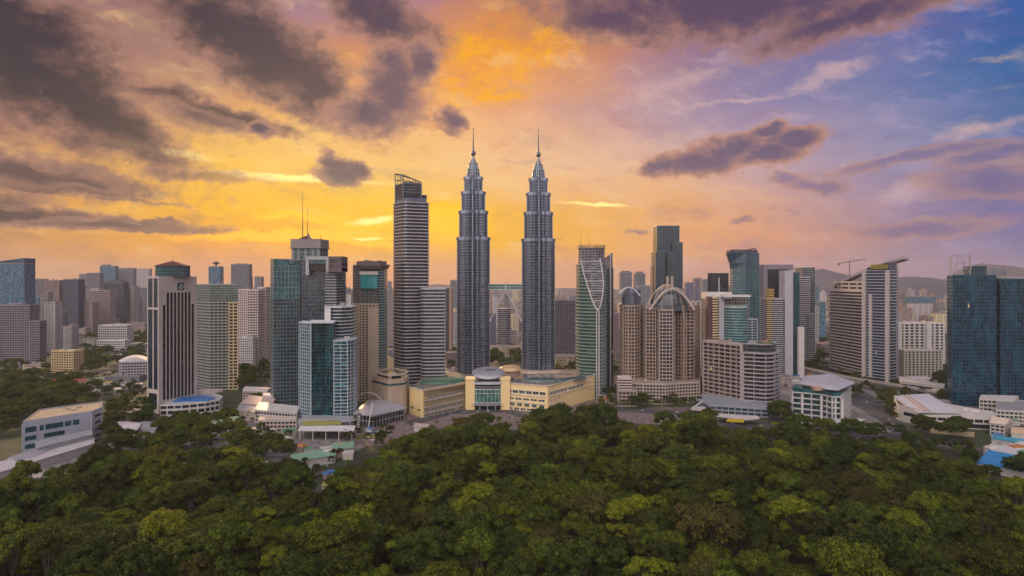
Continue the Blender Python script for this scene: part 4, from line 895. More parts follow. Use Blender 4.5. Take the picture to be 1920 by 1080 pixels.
# ================================================================ purple portal tower group
T = Thing('office_tower', 'grey purple portal-framed dark glass tower fronted by a white slab pier', 'office tower', W(1462, 1390)); y_ = 1395
m_ = MB()
for u0, u1, v0 in ((1432, 1439, 496), (1480, 1488, 496)): m_.prism(rect(u0, u1, y_, 40), 0, Zp(v0, y_))
m_.prism(rect(1439, 1480, y_+.4, 40), Zp(505, y_), Zp(496, y_)-.01); T.part('portal_frame', m_, wall(.24, .21, .25))
curtain(T, rect(1439, 1480, y_+3, 34), 0, Zp(505, y_), 4.3, G_DARK, DGREY, 5, .5, .3, part='dark_glazing', parapet=False)
banded(T, rnd_corner(rect(1438, 1471, 1345, 36), 1, 7), 0, Zp(562, 1345), 4.0, wall(.52, .50, .54), G_DARK, .42, .7, fin=.3, part='front_wall', wname='front_window')
banded(T, rect(1438, 1448, 1341, 3.6), 0, Zp(562, 1345), 4.0, wall(.58, .45, .22), G_BROWN, .5, .5, part='cream_strip', wname='strip_window')
for i in range(4):
    m_ = MB(); m_.box(*W(1443, 1348), Zp(562, 1345)+2+i*5.2, 12, 16, 3.4); T.part('gold_terrace', m_, wall(.52, .36, .10))
m_ = MB(); m_.prism(rect(1471.5, 1487, 1350, 30), 0, Zp(507, 1350)); T.part('slab_pier', m_, wall(.50, .47, .50))
curtain(T, rect(1487.3, 1499, 1360, 40), 0, Zp(512, 1360), 4.3, G_TEAL, DGREY, 4, .4, .3, part='teal_glazing')
m_ = MB(); m_.prism(rect(1497.5, 1508, 1340, 8), 0, Zp(613, 1340)); T.part('white_screen', m_, WHITE)
T = Thing('office_tower', 'stepped pale banded tower with teal glass back, right of the purple portal tower', 'office tower', W(1510, 1500))
banded(T, rect(1493, 1519, 1500, 36), 0, Zp(521, 1500), 4.2, wall(.48, .46, .50), G_DARK, .42, .8, fin=.3); curtain(T, rect(1504, 1528, 1530, 40), 0, Zp(502, 1530), 4.3, G_GREY, LGREY, 5, .5, .3, part='rear_glazing')
banded(T, rect(1516, 1527, 1490, 30), 0, Zp(590, 1490), 4.2, LGREY, G_GREY, .4, .8, part='side_wall', wname='side_window')
T = Thing('office_tower', 'pale white tower with dark stripes peeping between teal flared and purple portal towers', 'office tower', W(1428, 1600)); banded(T, rect(1421, 1434, 1600, 30), 0, Zp(507, 1600), 4.4, wall(.42, .40, .44), G_DARK, .5, .8, (8, 2, .2))
# ================================================================ sloping-roofed hotel
T = Thing('hotel_tower', 'pale banded tower whose latticed roof slopes up to the right like a wedge', 'hotel', W(1620, 1330))
HB = wall(.44, .39, .39, dirt=.15); HP = wall(.58, .50, .46)
a1, a2, a3, a4 = W(1552, 1430), W(1622, 1296), W(1667, 1254), W(1681, 1272)
bk1, bk2 = (W(1685, 1330)[0], 1330), (W(1570, 1480)[0], 1480)
pl_ = [a1, a2, W(1640, 1330), bk2]
g1 = (pl_[0][0]-3, pl_[0][1]+4)
T_top = Zp(548, 1296)
banded(T, rnd_corner([a1, a2, (a2[0]+26, a2[1]+14), (bk2[0]+20, bk2[1])], 0, 14, 4), 10, T_top, 6.2, HB, G_BROWN, .40, .9, fin=.4, parapet=0)
banded(T, [a2, a3, a4, bk1, (a2[0]+20, a2[1]+30)], 10, Zp(508, 1275), 5.6, wall(.46, .44, .47), G_BLUE, .26, .8, fin=.25, part='east_wall', wname='east_window', parapet=0)
def pier(p, w, d, z, nm='pier', m=HP):
    b = MB(); b.box(p[0], p[1], 0, w, d, z, atan2(a3[1]-a2[1], a3[0]-a2[0])); T.part(nm, b, m)
pier(along(a1, a2, .985), 6.5, 7, Zp(508, 1296)); pier(along(a2, a3, .24), 5, 5, Zp(552, 1290)); pier(along(a2, a3, .93), 6, 5, Zp(508, 1258))
tb = [along(a1, a2, .16), a2, (a2[0]+26, a2[1]+14), (bk2[0]+22, bk2[1]-14)]
banded(T, inset(tb, 1), T_top+2, Zp(531, 1296), 8, wall(.55, .46, .42), G_DARK, .5, 1.6, (30, 2.5, .2), part='loft_wall', wname='loft_window', parapet=0)
ub = [along(a2, a3, .05), a3, a4, bk1, (a2[0]+24, a2[1]+30)]; z0_ = Zp(508, 1275)+2; m_ = MB(); u_ = inset(ub, .8)
m_.loft([[(x, y, z0_) for x, y in u_], [(x, y, Zp(498, 1275)+(6 if i in (1, 2, 3) else -4)) for i, (x, y) in enumerate(u_)]]); T.part('upper_glazing', m_, glass((.03, .05, .08), (.10, .12, .16), pane=(5, 5)))
m_ = MB(); q0_, q1_ = along(a2, a3, .25), along(a2, a3, .95); m_.prism([(q0_[0]-1, q0_[1]-1), (q1_[0]-1, q1_[1]-1), (q1_[0]+3, q1_[1]+2), (q0_[0]+3, q0_[1]+2)], Zp(508, 1275)+4, Zp(496, 1275)); T.part('yellow_panel', m_, wall(.30, .24, .04))
# lattice roof: a sloping space frame
P0, P1 = Vector((*W(1562, 1400), Zp(533, 1400))), Vector((*W(1692, 1262), Zp(482, 1262))); wd = Vector((P1.y-P0.y, -(P1.x-P0.x), 0)).normalized()*-1
wd = Vector((.82, .57, 0)); m_ = MB(); nn = 14
for i in range(nn+1):
    t = i/nn; c = P0.lerp(P1, t); c.z += 8*sin(pi*t)*.55
    if i:
        for s0 in (0, 14, 28):
            m_.beam(tuple(pc_+wd*s0), tuple(c+wd*s0), .9); m_.beam(tuple(pc_+wd*s0+Vector((0, 0, -3.5))), tuple(c+wd*s0+Vector((0, 0, -3.5))), .7); m_.beam(tuple(pc_+wd*s0), tuple(c+wd*s0+Vector((0, 0, -3.5))), .5)
    m_.beam(tuple(c), tuple(c+wd*28), .9); m_.beam(tuple(c), tuple(c+Vector((0, 0, -3.5))), .6); pc_ = c
T.part('lattice_roof', m_, wall(.40, .37, .37))
m_ = MB(); q0, q1 = P0+Vector((0, 0, -4)), P1+Vector((0, 0, -4)); q2 = []
for i in range(nn+1):
    t = i/nn; c = P0.lerp(P1, t); c.z += 8*sin(pi*t)*.55-4.3; q2.append(c)
for a_, b_ in zip(q2, q2[1:]):
    m_.face([tuple(a_), tuple(b_), tuple(b_+wd*27), tuple(a_+wd*27)]); m_.face([tuple(a_-Vector((0, 0, .6))), tuple(a_+wd*27-Vector((0, 0, .6))), tuple(b_+wd*27-Vector((0, 0, .6))), tuple(b_-Vector((0, 0, .6)))])
    m_.face([tuple(a_-Vector((0, 0, .6))), tuple(b_-Vector((0, 0, .6))), tuple(b_), tuple(a_)])
T.part('roof_deck', m_, wall(.22, .20, .20))
for i in range(1, nn, 2):
    c = q2[i]; b_ = MB(); bz = T_top if c.x < a2[0] else Zp(508, 1275); b_.beam(tuple(c+wd*3), (c.x+wd.x*3, c.y+wd.y*3, bz), 1.0); T.part('roof_strut', b_, HP)
# ================================================================ dark blue glass pair at the right edge
T = Thing('office_tower', 'huge dark blue glass twin-volume tower with open roof frame at right edge', 'office tower', W(1850, 1050))
GB = glass((.002, .018, .040), (.012, .10, .15), pane=(2.7, 5.6), amt=.6, lit=.0006, tilt=.07, rough=.12); MBL = wall(.02, .10, .16, .4, .3)
pA_ = quad((1776, 1072), (1786, 1040), (1868, 1046)); curtain(T, pA_, 0, Zp(517, 1040), 5.6, GB, MBL, 5.4, .75, .4, wm=LGREY)
pB_ = [W(1868.5, 1056), W(1876, 1044), W(1960, 1050), W(1980, 1110), W(1880, 1120)]; curtain(T, pB_, 0, Zp(524, 1050), 5.6, GB, MBL, 5.4, .75, .4, part='east_curtain_wall', mname='east_mullions', wm=LGREY)
f_ = MB(); zr, zt = Zp(517, 1040)+.5, Zp(479, 1040); q = quad((1781, 1062), (1783, 1042), (1820, 1045))
for i in range(4):
    j = (i+1) % 4; f_.beam((*q[i], zr), (*q[i], zt), .9)
    for k_ in (1.0, .62, .3): f_.beam((*q[i], zr+(zt-zr)*k_), (*q[j], zr+(zt-zr)*k_), .8)
    for t_ in (.33, .66): p = along(q[i], q[j], t_); f_.beam((*p, zr), (*p, zt), .45)
    f_.beam((*q[i], zr), (*along(q[i], q[j], .5), zt), .5); f_.beam((*q[j], zr), (*along(q[i], q[j], .5), zt), .5)
T.part('roof_frame', f_, wall(.40, .38, .42))
m_ = MB(); m_.prism(rect(1822, 1850, 1052, 20), zr, Zp(499, 1050)); T.part('plant_room', m_, wall(.02, .04, .06))
m_ = MB(); pq = [W(1806, 1043), W(1862, 1045), W(1885, 1052), W(1885, 1080)]
for a_, b_ in zip(pq, pq[1:]):
    n_ = 8
    for i in range(n_+1):
        p = along(a_, b_, i/n_); m_.beam((*p, zr), (*p, zr+10), .4)
    for zz in (zr+4, zr+10): m_.beam((*a_, zz), (*b_, zz), .5)
T.part('roof_railing', m_, wall(.12, .22, .26))
m_ = MB()
for i in range(9):
    p = along(W(1884, 1052), W(1925, 1054), i/8); m_.beam((*p, Zp(524, 1050)), (p[0]-2, p[1]+6, Zp(524, 1050)+5), .5)
m_.beam((*W(1884, 1053), Zp(524, 1050)+5), (*W(1925, 1056), Zp(524, 1050)+1), .7); T.part('roof_lattice', m_, OFFW)
# ================================================================ white apartment group right of the wedge hotel
T = Thing('apartment_block', 'white apartment block with tall window slots between wedge hotel and blue glass tower', 'apartment block', W(1730, 1380))
banded(T, rect(1684, 1772, 1400, 36, 3), 0, Zp(608, 1400), 6, WHITE, G_DARK, .36, 1.2, (11, 3.4, .4)); plant(T, rect(1690, 1770, 1400, 36), Zp(608, 1400)+2, rng, 5, OFFW)
for u0, u1 in ((1684, 1691), (1738, 1747)):
    m_ = MB(); m_.prism(rect(u0, u1, 1396, 8), 0, Zp(604, 1396)); T.part('wall_panel', m_, WHITE)
T = Thing('apartment_block', 'lower cream apartment block with pairs of dark windows before the white apartment block', 'apartment block', W(1728, 1330))
banded(T, rect(1693, 1768, 1335, 28, 3), 0, Zp(659, 1335), 4.8, wall(.56, .50, .44), G_DARK, .36, .9, (8, 3, .25), corner=True)
T = Thing('building', 'long flat pink-roofed white building at the foot of the cream apartment block', 'building', W(1730, 1190))
banded(T, [W(1684, 1240), W(1690, 1180), W(1770, 1120), W(1775, 1190)], 0, 14, 7, OFFW, G_DARK, .5, 1.0); m_ = MB(); m_.box(*W(1725, 1200), 15, 36, 22, 7); T.part('upper_storey', m_, WHITE)
# ================================================================ wedge office near the forest
T = Thing('office_building', 'small white and green wedge-shaped office with wavy floors and silver roof at forest edge', 'office building', W(1540, 925))
pw_ = [W(1482, 965), W(1485, 945), W(1540, 925), W(1560, 905), W(1578, 905), W(1596, 985), W(1530, 1030)]
banded(T, pw_, 0, 37, 7.0, wall(.56, .53, .52), glass((.012, .04, .04), (.06, .14, .13), pane=(3, 4.6)), .24, 1.6, (13, 1.4, .15), fin=.5, parapet=0, corner=True)
m_ = MB(); m_.prism(inset(pw_, 1.5), 38.5, 43.5); T.part('top_storey', m_, G_TEAL)
m_ = MB(); rp = [W(1498, 955), W(1548, 915), W(1572, 905), W(1604, 960), W(1560, 1035), W(1508, 1015)]
m_.loft([[(x, y, 44) for x, y in inset(rp, 6)], [(x, y, 46+((y-900)/130)*3) for x, y in rp], [(x, y, 47+((y-900)/130)*4) for x, y in rp], [(x, y, 50+((y-900)/130)*3) for x, y in inset(rp, 10)]], True, True); T.part('roof', m_, wall(.58, .57, .60, .35, .3))
m_ = MB(); m_.prism(rect(1527, 1545, 922, 10), 43.5, 48.5); T.part('roof_pod', m_, wall(.5, .30, .22))
for px in (1486, 1504, 1540, 1566, 1579):
    yy = 947-(px-1486)*.5; m_ = MB(); m_.box(*W(px, yy), 0, 2.6, 2.2, 36); T.part('pier', m_, WHITE)
# ================================================================ low hall with white metal roof
T = Thing('hall', 'long low hall with angular white metal roof and deep loading bays below the blue tower', 'hall', W(1760, 930))
ph_ = [W(1677, 985), W(1683, 940), W(1722, 905), W(1862, 878), W(1866, 925), W(1720, 1030)]
mb = MB(); holewall(mb, T, W(1684, 938.5), W(1723, 904), 0, 22, [(9, 14, [(.25, .85)])], G_DARK, 1.2, .7, wname='window_strip'); holewall(mb, T, (W(1723.5, 903.6)[0], 903.4), W(1862, 876.5), 0, 15, [(1.0, 6.5, even(3, .9)), (8.5, 12.5, even(8, .88))], G_DARK, 1.2, 1.0, wname='loading_bay'); holewall(mb, T, W(1676.3, 985), W(1683.3, 940), 0, 22, [], G_DARK)
T.part('wall', mb, wall(.60, .55, .50)); m_ = MB(); m_.prism(inset(ph_, 1.4), 0, 14.6); T.part('core', m_, OFFW)
m_ = MB(); A_, B_, C_, D_ = W(1676, 985), W(1718, 903), W(1800, 905), W(1740, 1010)
m_.loft([[(*A_, 22), (*B_, 17), (*C_, 16), (*D_, 22)], [(*A_, 26), (*B_, 19), (*C_, 17.5), (*D_, 25)]], True, True); T.part('roof', m_, wall(.62, .60, .60, .4, .1))
m_ = MB()
for t_ in (.18, .30): m_.beam(tuple(Vector((*A_, 26)).lerp(Vector((*D_, 25)), t_+.08)), tuple(Vector((*B_, 19.6)).lerp(Vector((*C_, 18)), t_)), 2.2)
T.part('roof_ridge', m_, wall(.45, .32, .28)); m_ = MB(); m_.prism([W(1800, 897), W(1866, 878), W(1868, 905), W(1808, 925)], 14.6, 17); T.part('terrace', m_, wall(.5, .46, .44))
plant(T, [W(1790, 910), W(1850, 895), W(1850, 915), W(1795, 930)], 17, rng, 4, WHITE, (1, 3))
# ================================================================ ground, hills, roads
def G(px, py): return W(px, Yb(py))
def structure(name, mb, mat):
    o = link(name, mb.mesh(name, mat)); o['kind'] = 'structure'; return o
def ground_mat():
    m, k = newmat('city_ground'); c = coords(k)
    n, _ = k.noise(c, .0045, 6, .6); n2, _ = k.noise(c, .03, 6, .65); n3, _ = k.noise(c, .3, 3, .6)
    vo = k.n.new('ShaderNodeTexVoronoi'); vo.inputs['Scale'].default_value = .022; k.l.new(c, vo.inputs['Vector'])
    built = k.mix(k.m('MULTIPLY', vo.outputs['Color'], 1.0), (.16, .13, .12, 1), (.36, .28, .24, 1)); built = k.mix(k.mr(n2, .4, .6), built, (.10, .095, .095, 1))
    green = k.mix(n3, (.018, .032, .010, 1), (.045, .06, .018, 1))
    k.l.new(k.mix(k.mr(k.m('ADD', k.m('MULTIPLY', n, .75), k.m('MULTIPLY', n2, .25)), .49, .60), green, built), k.b.inputs['Base Color']); k.b.inputs['Roughness'].default_value = .9
    return m
RG = 13000
mb = MB(); nseg = 64
rr_ = [0, 300, 900, 2500, 6000, RG]
for r0, r1 in zip(rr_, rr_[1:]):
    for i in range(nseg):
        a0, a1 = 2*pi*i/nseg, 2*pi*(i+1)/nseg
        if r0 == 0: mb.face([(0, 0, 0), (r1*cos(a0), r1*sin(a0), 0), (r1*cos(a1), r1*sin(a1), 0)])
        else: mb.face([(r0*cos(a0), r0*sin(a0), 0), (r1*cos(a0), r1*sin(a0), 0), (r1*cos(a1), r1*sin(a1), 0), (r0*cos(a1), r0*sin(a1), 0)])
structure('ground', mb, ground_mat())
# forest floor: dark leaf litter under the canopy
def soil(name, c1, c2, sc=.2, rough=.95):
    m, k = newmat(name); n, _ = k.noise(coords(k), sc, 6, .65); k.l.new(k.mix(k.mr(n, .35, .65), (*c1, 1), (*c2, 1)), k.b.inputs['Base Color']); k.b.inputs['Roughness'].default_value = rough; return m
mb = MB(); mb.face([(-900, 60, .004*3), (900, 60, .004*3)]+[(*G(x, y), .004*3) for x, y in ((2100, 860), (1920, 872), (1800, 850), (1700, 826), (1480, 806), (1300, 812), (1150, 800), (990, 806), (840, 812), (720, 836), (650, 868), (640, 935), (540, 935), (545, 880), (380, 868), (200, 862), (0, 905), (-200, 960))])
structure('forest_floor', mb, soil('leaf_litter', (.012, .016, .006), (.04, .035, .018), .12))
ASPH = soil('asphalt', (.045, .045, .05), (.085, .08, .08), .08); PAVE = soil('paving', (.11, .08, .075), (.26, .19, .17), .15, .8); PAVE2 = soil('concrete_paving', (.12, .11, .11), (.26, .23, .21), .12, .8)
def sheet(name, pts, mat, z=.02):
    mb = MB(); mb.face([(*G(x, y), z) for x, y in pts]); return structure(name, mb, mat)
sheet('plaza', [(640, 836), (720, 836), (850, 800), (990, 806), (1120, 790), (1310, 800), (1310, 752), (1120, 745), (640, 770)], PAVE, .016)
sheet('road', [(770, 800), (850, 776), (945, 774), (1010, 792), (1040, 800), (1160, 772), (1310, 780), (1310, 772), (1160, 763), (1110, 768), (1020, 786), (950, 766), (845, 768), (760, 790)], ASPH, .024)
sheet('road', [(1300, 796), (1480, 812), (1720, 828), (1820, 848), (1920, 868), (1920, 858), (1830, 838), (1725, 816), (1480, 796), (1300, 782)], ASPH, .024)
sheet('paved_square', [(1470, 822), (1700, 826), (1680, 790), (1640, 735), (1600, 700), (1470, 690), (1440, 700), (1480, 790)], PAVE2, .016)
sheet('road', [(1560, 735), (1600, 760), (1650, 790), (1690, 826), (1720, 826), (1690, 785), (1640, 745), (1590, 715), (1530, 690), (1520, 690)], ASPH, .028)
sheet('road', [(90, 706), (280, 716), (280, 738), (180, 730), (90, 716)], ASPH, .02)
sheet('road', [(225, 878), (395, 792), (560, 740), (700, 700), (700, 696), (545, 734), (370, 790), (205, 874)], ASPH, .02)
sheet('pavement', [(0, 900), (190, 836), (290, 806), (300, 812), (190, 848), (0, 925)], PAVE2, .018)
sheet('pavement', [(370, 850), (560, 870), (660, 850), (760, 800), (640, 780), (480, 776), (420, 800)], PAVE2, .012)
sheet('park_lawn', [(1165, 770), (1240, 762), (1310, 764), (1305, 752), (1240, 750), (1170, 757)], soil('lawn', (.03, .055, .012), (.06, .09, .02), .1), .03)
sheet('lawn', [(1400, 690), (1560, 690), (1500, 640), (1430, 640)], soil('lawn', (.02, .035, .012), (.05, .06, .02), .03), .01)
# kerbs along the mall road and the forest-edge road
def kerb(pts):
    mb = MB()
    for p, q in zip(pts, pts[1:]): a, b = G(*p), G(*q); mb.beam((*a, .07), (*b, .07), .5, .15)
    structure('kerb', mb, PAVE2)
kerb([(760, 790), (845, 768), (950, 766), (1020, 786)]); kerb([(1300, 782), (1480, 796), (1725, 816), (1830, 838), (1920, 858)]); kerb([(1520, 690), (1590, 715), (1640, 745), (1690, 785), (1720, 826)])
# lane markings
mb = MB()
for pts in ([(1300, 789), (1480, 804), (1725, 822), (1825, 843), (1920, 863)], [(1525, 690), (1575, 725), (1625, 757), (1670, 788), (1705, 826)], [(765, 795), (848, 772), (948, 770), (1030, 792)]):
    for p, q in zip(pts, pts[1:]):
        a, b = G(*p), G(*q); l = hypot(b[0]-a[0], b[1]-a[1]); n = int(l/9)
        for i in range(n):
            u, v = along(a, b, i/n), along(a, b, (i+.5)/n); d = ((v[1]-u[1])/(l/n*.5)*.12, -(v[0]-u[0])/(l/n*.5)*.12)
            mb.face([(u[0]-d[0], u[1]-d[1], .034), (u[0]+d[0], u[1]+d[1], .034), (v[0]+d[0], v[1]+d[1], .034), (v[0]-d[0], v[1]-d[1], .034)])
structure('road_markings', mb, WHITE)
# hills on the horizon
def hills():
    prof = [(-400, 10), (0, 40), (60, 95), (130, 95), (180, 40), (330, 60), (380, 130), (440, 110), (520, 70), (600, 30), (700, 60), (740, 120), (820, 150), (900, 110), (1000, 60), (1100, 90), (1200, 60), (1300, 80), (1440, 140), (1500, 200), (1530, 300), (1560, 395), (1600, 330), (1640, 250), (1680, 330), (1710, 340), (1745, 290), (1790, 180), (1830, 260), (1870, 420), (1920, 480), (2000, 430), (2300, 300)]
    def ph(px):
        for a, b in zip(prof, prof[1:]):
            if a[0] <= px <= b[0]:
                t = (px-a[0])/(b[0]-a[0]); t = t*t*(3-2*t); return a[1]*(1-t)+b[1]*t
        return 0
    mb = MB(); rows = []
    from mathutils import noise as mn
    for j in range(11):
        Y_ = 7600+j*420; r = []
        for i in range(261):
            px = -400+i*10; x = (px-960)/1280*9000*(1+ (j-4)*.02)
            t = j/10; env = max(0, sin(pi*t))**.8 if 0 < t < 1 else 0
            h = ph(px)*env*(.82+.36*mn.fractal(Vector((x*.0011, Y_*.0011, 0)), 1.0, 2.0, 5)+.0)
            h += env*16*mn.noise(Vector((x*.006, Y_*.006, 3)))
            r.append((x, Y_, h-6 if env == 0 else max(h, -3)))
        rows.append(r)
    for r0, r1 in zip(rows, rows[1:]):
        for i in range(260): mb.face([r0[i], r0[i+1], r1[i+1], r1[i]])
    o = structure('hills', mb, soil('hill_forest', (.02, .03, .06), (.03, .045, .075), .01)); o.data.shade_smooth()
hills()

# ================================================================ cars
CARP = {}
def car_mesh(col, van=False):
    key = (col, van)
    if key in CARP: return CARP[key]
    mb = MB(); L, Wd, H = (4.9, 1.9, 1.9) if van else (4.5, 1.8, 1.42); hb = .85 if not van else 1.05
    def sec(x, w, z): return (x, w, z)
    mb.loft([[(-L/2, -Wd/2, .28), (L/2, -Wd/2, .28), (L/2, Wd/2, .28), (-L/2, Wd/2, .28)], [(-L/2-.05, -Wd/2-.03, .6), (L/2+.08, -Wd/2-.03, .6), (L/2+.08, Wd/2+.03, .6), (-L/2-.05, Wd/2+.03, .6)], [(-L/2+.05, -Wd/2+.05, hb), (L/2-.12, -Wd/2+.05, hb-.08), (L/2-.12, Wd/2-.05, hb-.08), (-L/2+.05, Wd/2-.05, hb)]], True, True)
    mb.cm = 1; a, b, c, d = (-L/2+.25, L/2-1.35, -L/2+.85, L/2-2.0) if not van else (-L/2+.1, L/2-.7, -L/2+.2, L/2-1.3)
    mb.loft([[(a, -Wd/2+.1, hb-.03), (b, -Wd/2+.1, hb-.03), (b, Wd/2-.1, hb-.03), (a, Wd/2-.1, hb-.03)], [(c, -Wd/2+.28, H-.06), (d, -Wd/2+.28, H-.06), (d, Wd/2-.28, H-.06), (c, Wd/2-.28, H-.06)]], False)
    mb.cm = 0; mb.box((c+d)/2, 0, H-.07, d-c+.04, Wd-.52, .07)
    mb.cm = 2
    for x in (-L*.31, L*.31):
        for y in (-Wd/2+.05, Wd/2-.05): mb.tube((x, y-.11, .33), (x, y+.11, .33), .33, .33, 10)
    m = mb.mesh('car', [wall(*col, rough=.3, dirt=.05), G_DARK, wall(.02, .02, .02)]); CARP[key] = m; return m
CCOL = [((.62, .62, .62), 'white'), ((.35, .36, .38), 'silver'), ((.03, .03, .035), 'black'), ((.34, .04, .03), 'red'), ((.10, .11, .13), 'dark grey'), ((.05, .10, .25), 'blue'), ((.55, .36, .06), 'yellow')]
def cars_on(pts, n, where, group, lane=2.2, rg=None):
    rg = rg or rng; P = [G(*p) for p in pts]; segs = list(zip(P, P[1:])); tot = sum(hypot(b[0]-a[0], b[1]-a[1]) for a, b in segs)
    for i in range(n):
        s_ = tot*(i+rg.uniform(.2, .8))/n
        for a, b in segs:
            l = hypot(b[0]-a[0], b[1]-a[1])
            if s_ <= l: break
            s_ -= l
        p = along(a, b, min(s_/l, 1)); an = atan2(b[1]-a[1], b[0]-a[0]); side = rg.choice((-1, 1)); col, cn = rg.choice(CCOL[:5]+CCOL); van = rg.random() < .2
        o = link('van' if van else 'car', car_mesh(col, van), None, (p[0]-sin(an)*lane*side, p[1]+cos(an)*lane*side, .04)); o.rotation_euler.z = an+(pi if side > 0 else 0)
        o['label'] = f"{cn} {'van' if van else 'car'} {where}"; o['category'] = 'van' if van else 'car'; o['group'] = f"{cn} {'vans' if van else 'cars'} {group}"
cars_on([(770, 797), (848, 773), (948, 771), (1030, 794)], 16, 'on the curved drive before the cream mall entrance', 'before the mall', 2.6)
cars_on([(1160, 768), (1310, 776)], 9, 'on the road below the brown arched apartment towers', 'below the brown towers')
cars_on([(1300, 789), (1480, 804), (1725, 822), (1825, 843), (1920, 863)], 20, 'on the road along the right forest edge', 'along the forest edge', 2.4)
cars_on([(1530, 695), (1575, 725), (1625, 757), (1670, 788), (1705, 826)], 18, 'on the avenue between wedge office and white roofed hall', 'on the avenue', 2.6)
cars_on([(100, 711), (280, 727)], 7, 'on the road left of the pink ribbed tower', 'left of the ribbed tower')
for i in range(22):   # parked on the square before the mall
    px = 842+i*8+rng.uniform(-1, 1); py = 783+abs(i-11)*.15+rng.uniform(-.3, .3); col, cn = rng.choice(CCOL[:5]); x, y = G(px, py)
    o = link('car', car_mesh(col), None, (x, y, .03)); o.rotation_euler.z = R(80+rng.uniform(-6, 6)); o['label'] = f"{cn} car parked nose-in on the square before the cream mall"; o['category'] = 'car'; o['group'] = f'{cn} cars parked before the mall'

# ================================================================ the lower roofs and sheds
def low(name, label, cat, poly, h, wm, rm, win=None, parapet=.8, roof='flat', rh=3, group=None, fh=4.0):
    c = centre(poly); T = Thing(name, label, cat, c, group)
    if win: banded(T, poly, 0, h, fh, wm, win, .45, .5, (5, 1.2, .06), parapet=0, corner=True)
    else: m_ = MB(); m_.prism(poly, 0, h); T.part('wall', m_, wm)
    top = h+(fh*.45 if win else 0)
    if roof == 'flat':
        m_ = MB(); m_.prism(inset(poly, .6), top-.3, top+.15); T.part('roof', m_, rm); m_ = MB(); ring(m_, inset(poly, -.08), inset(poly, .5), top-.1, top+parapet); T.part('parapet', m_, wm)
    elif roof == 'gable':
        o = inset(poly, -1.0); m_ = MB(); a, b, c_, d = o[:4]; r0, r1 = along(a, d, .5), along(b, c_, .5)
        m_.face([(*a, top), (*b, top), (*r1, top+rh), (*r0, top+rh)]); m_.face([(*c_, top), (*d, top), (*r0, top+rh), (*r1, top+rh)]); m_.face([(*b, top), (*c_, top), (*r1, top+rh)]); m_.face([(*d, top), (*a, top), (*r0, top+rh)]); m_.face([(*p, top) for p in (d, c_, b, a)])
        T.part('roof', m_, rm)
    elif roof == 'vault':
        o = inset(poly, -.6); a, b, c_, d = o[:4]; m_ = MB(); n = 10; prev = None
        for i in range(n+1):
            t = i/n; p, q = along(a, d, t), along(b, c_, t); z = top+rh*sin(pi*t)
            if prev: m_.face([(*prev[0], prev[2]), (*prev[1], prev[2]), (*q, z), (*p, z)])
            prev = (p, q, z)
        for s_ in (0, 1):
            e = [(*(along(a, d, i/n) if s_ == 0 else along(b, c_, i/n)), top+rh*sin(pi*i/n)) for i in range(n+1)]; m_.face(e if s_ else e[::-1])
        T.part('roof', m_, rm)
    elif roof == 'shed':
        o = inset(poly, -.8); m_ = MB(); a, b, c_, d = o[:4]; m_.loft([[(*a, top), (*b, top), (*c_, top+rh), (*d, top+rh)], [(*a, top+.5), (*b, top+.5), (*c_, top+rh+.5), (*d, top+rh+.5)]], True, True); T.part('roof', m_, rm)
    return T, top
WROOF = wall(.60, .57, .56, .5, .1, .3); PKROOF = wall(.50, .38, .33, .6, 0, .3); GRROOF = wall(.20, .36, .24, .6, 0, .3); GREYR = wall(.28, .28, .29, .6, 0, .4); BLR = wall(.03, .24, .50, .5); REDR = wall(.30, .09, .06, .7); SILV = wall(.50, .50, .52, .35, .4, .3)
# white office with beige roof deck, far left
T, tp_ = low('office_building', 'long pale grey low office with ribbon windows and flat sandy roof at the far left', 'office building', [W(43, 752), W(150, 802), W(172, 812), W(192, 838), W(192, 878), W(74, 822)], 36, wall(.44, .45, .50), wall(.42, .33, .22, dirt=.5), None, 1.4)
q0, q1, q2 = W(43, 752), W(172, 812), W(192, 838)
mb = MB(); holewall(mb, T, (q0[0], q0[1]-1.2), (q1[0], q1[1]-1.2), 1, 35, [(6, 11, [(.04, .20), (.30, .60)]), (15, 20, [(.04, .20), (.30, .60)]), (24, 30, [(.04, .20), (.24, .30), (.32, .58), (.60, .70), (.72, .82)])], G_TEAL, .8, .4); T.part('front_wall', mb, wall(.44, .46, .52))
mb = MB(); holewall(mb, T, (q1[0]+.9, q1[1]-1), (q2[0]+.9, q2[1]-1), 1, 35, [(z_, z_+3.2, [(.25, .85)]) for z_ in (4, 12, 20, 28)], G_DARK, .8, .4); T.part('side_wall', mb, wall(.50, .51, .54)); plant(T, [W(80, 790), W(170, 830), W(175, 860), W(90, 820)], tp_, rng, 6, BEIGE, (1, 2))
low('shed', 'very long low white roofed shed at the lower left edge of the forest', 'shed', [W(-30, 640), W(176, 772), W(174, 792), W(-50, 660)], 8, OFFW, WROOF, None, .4, 'shed', 2)
low('shed', 'slim grey roofed platform hall behind the long white shed', 'shed', [W(70, 722), W(172, 786), W(170, 800), W(66, 742)], 15, LGREY, SILV, None, .4, 'shed', 2)
Tn = Thing('pavilion', 'silver hull-shaped pavilion roof in front of the pale grey office', 'pavilion', W(55, 770)); m_ = MB(); a_, b_ = Vector(W(20, 690)), Vector(W(88, 738)); rg_ = []
for i in range(11):
    t = i/10; c_ = a_.lerp(b_, t); hw = 1.5+11*sin(pi*min(1, t*.8+.1))**.8; nrm = Vector((-(b_-a_).normalized().y, (b_-a_).normalized().x)); rg_.append([(*(c_-nrm*hw), 9), (*(c_-nrm*hw*.5), 12.4), (*(c_+nrm*hw*.5), 13), (*(c_+nrm*hw), 10), (*(c_+nrm*hw*.6), 4), (*(c_-nrm*hw*.6), 3.5)])
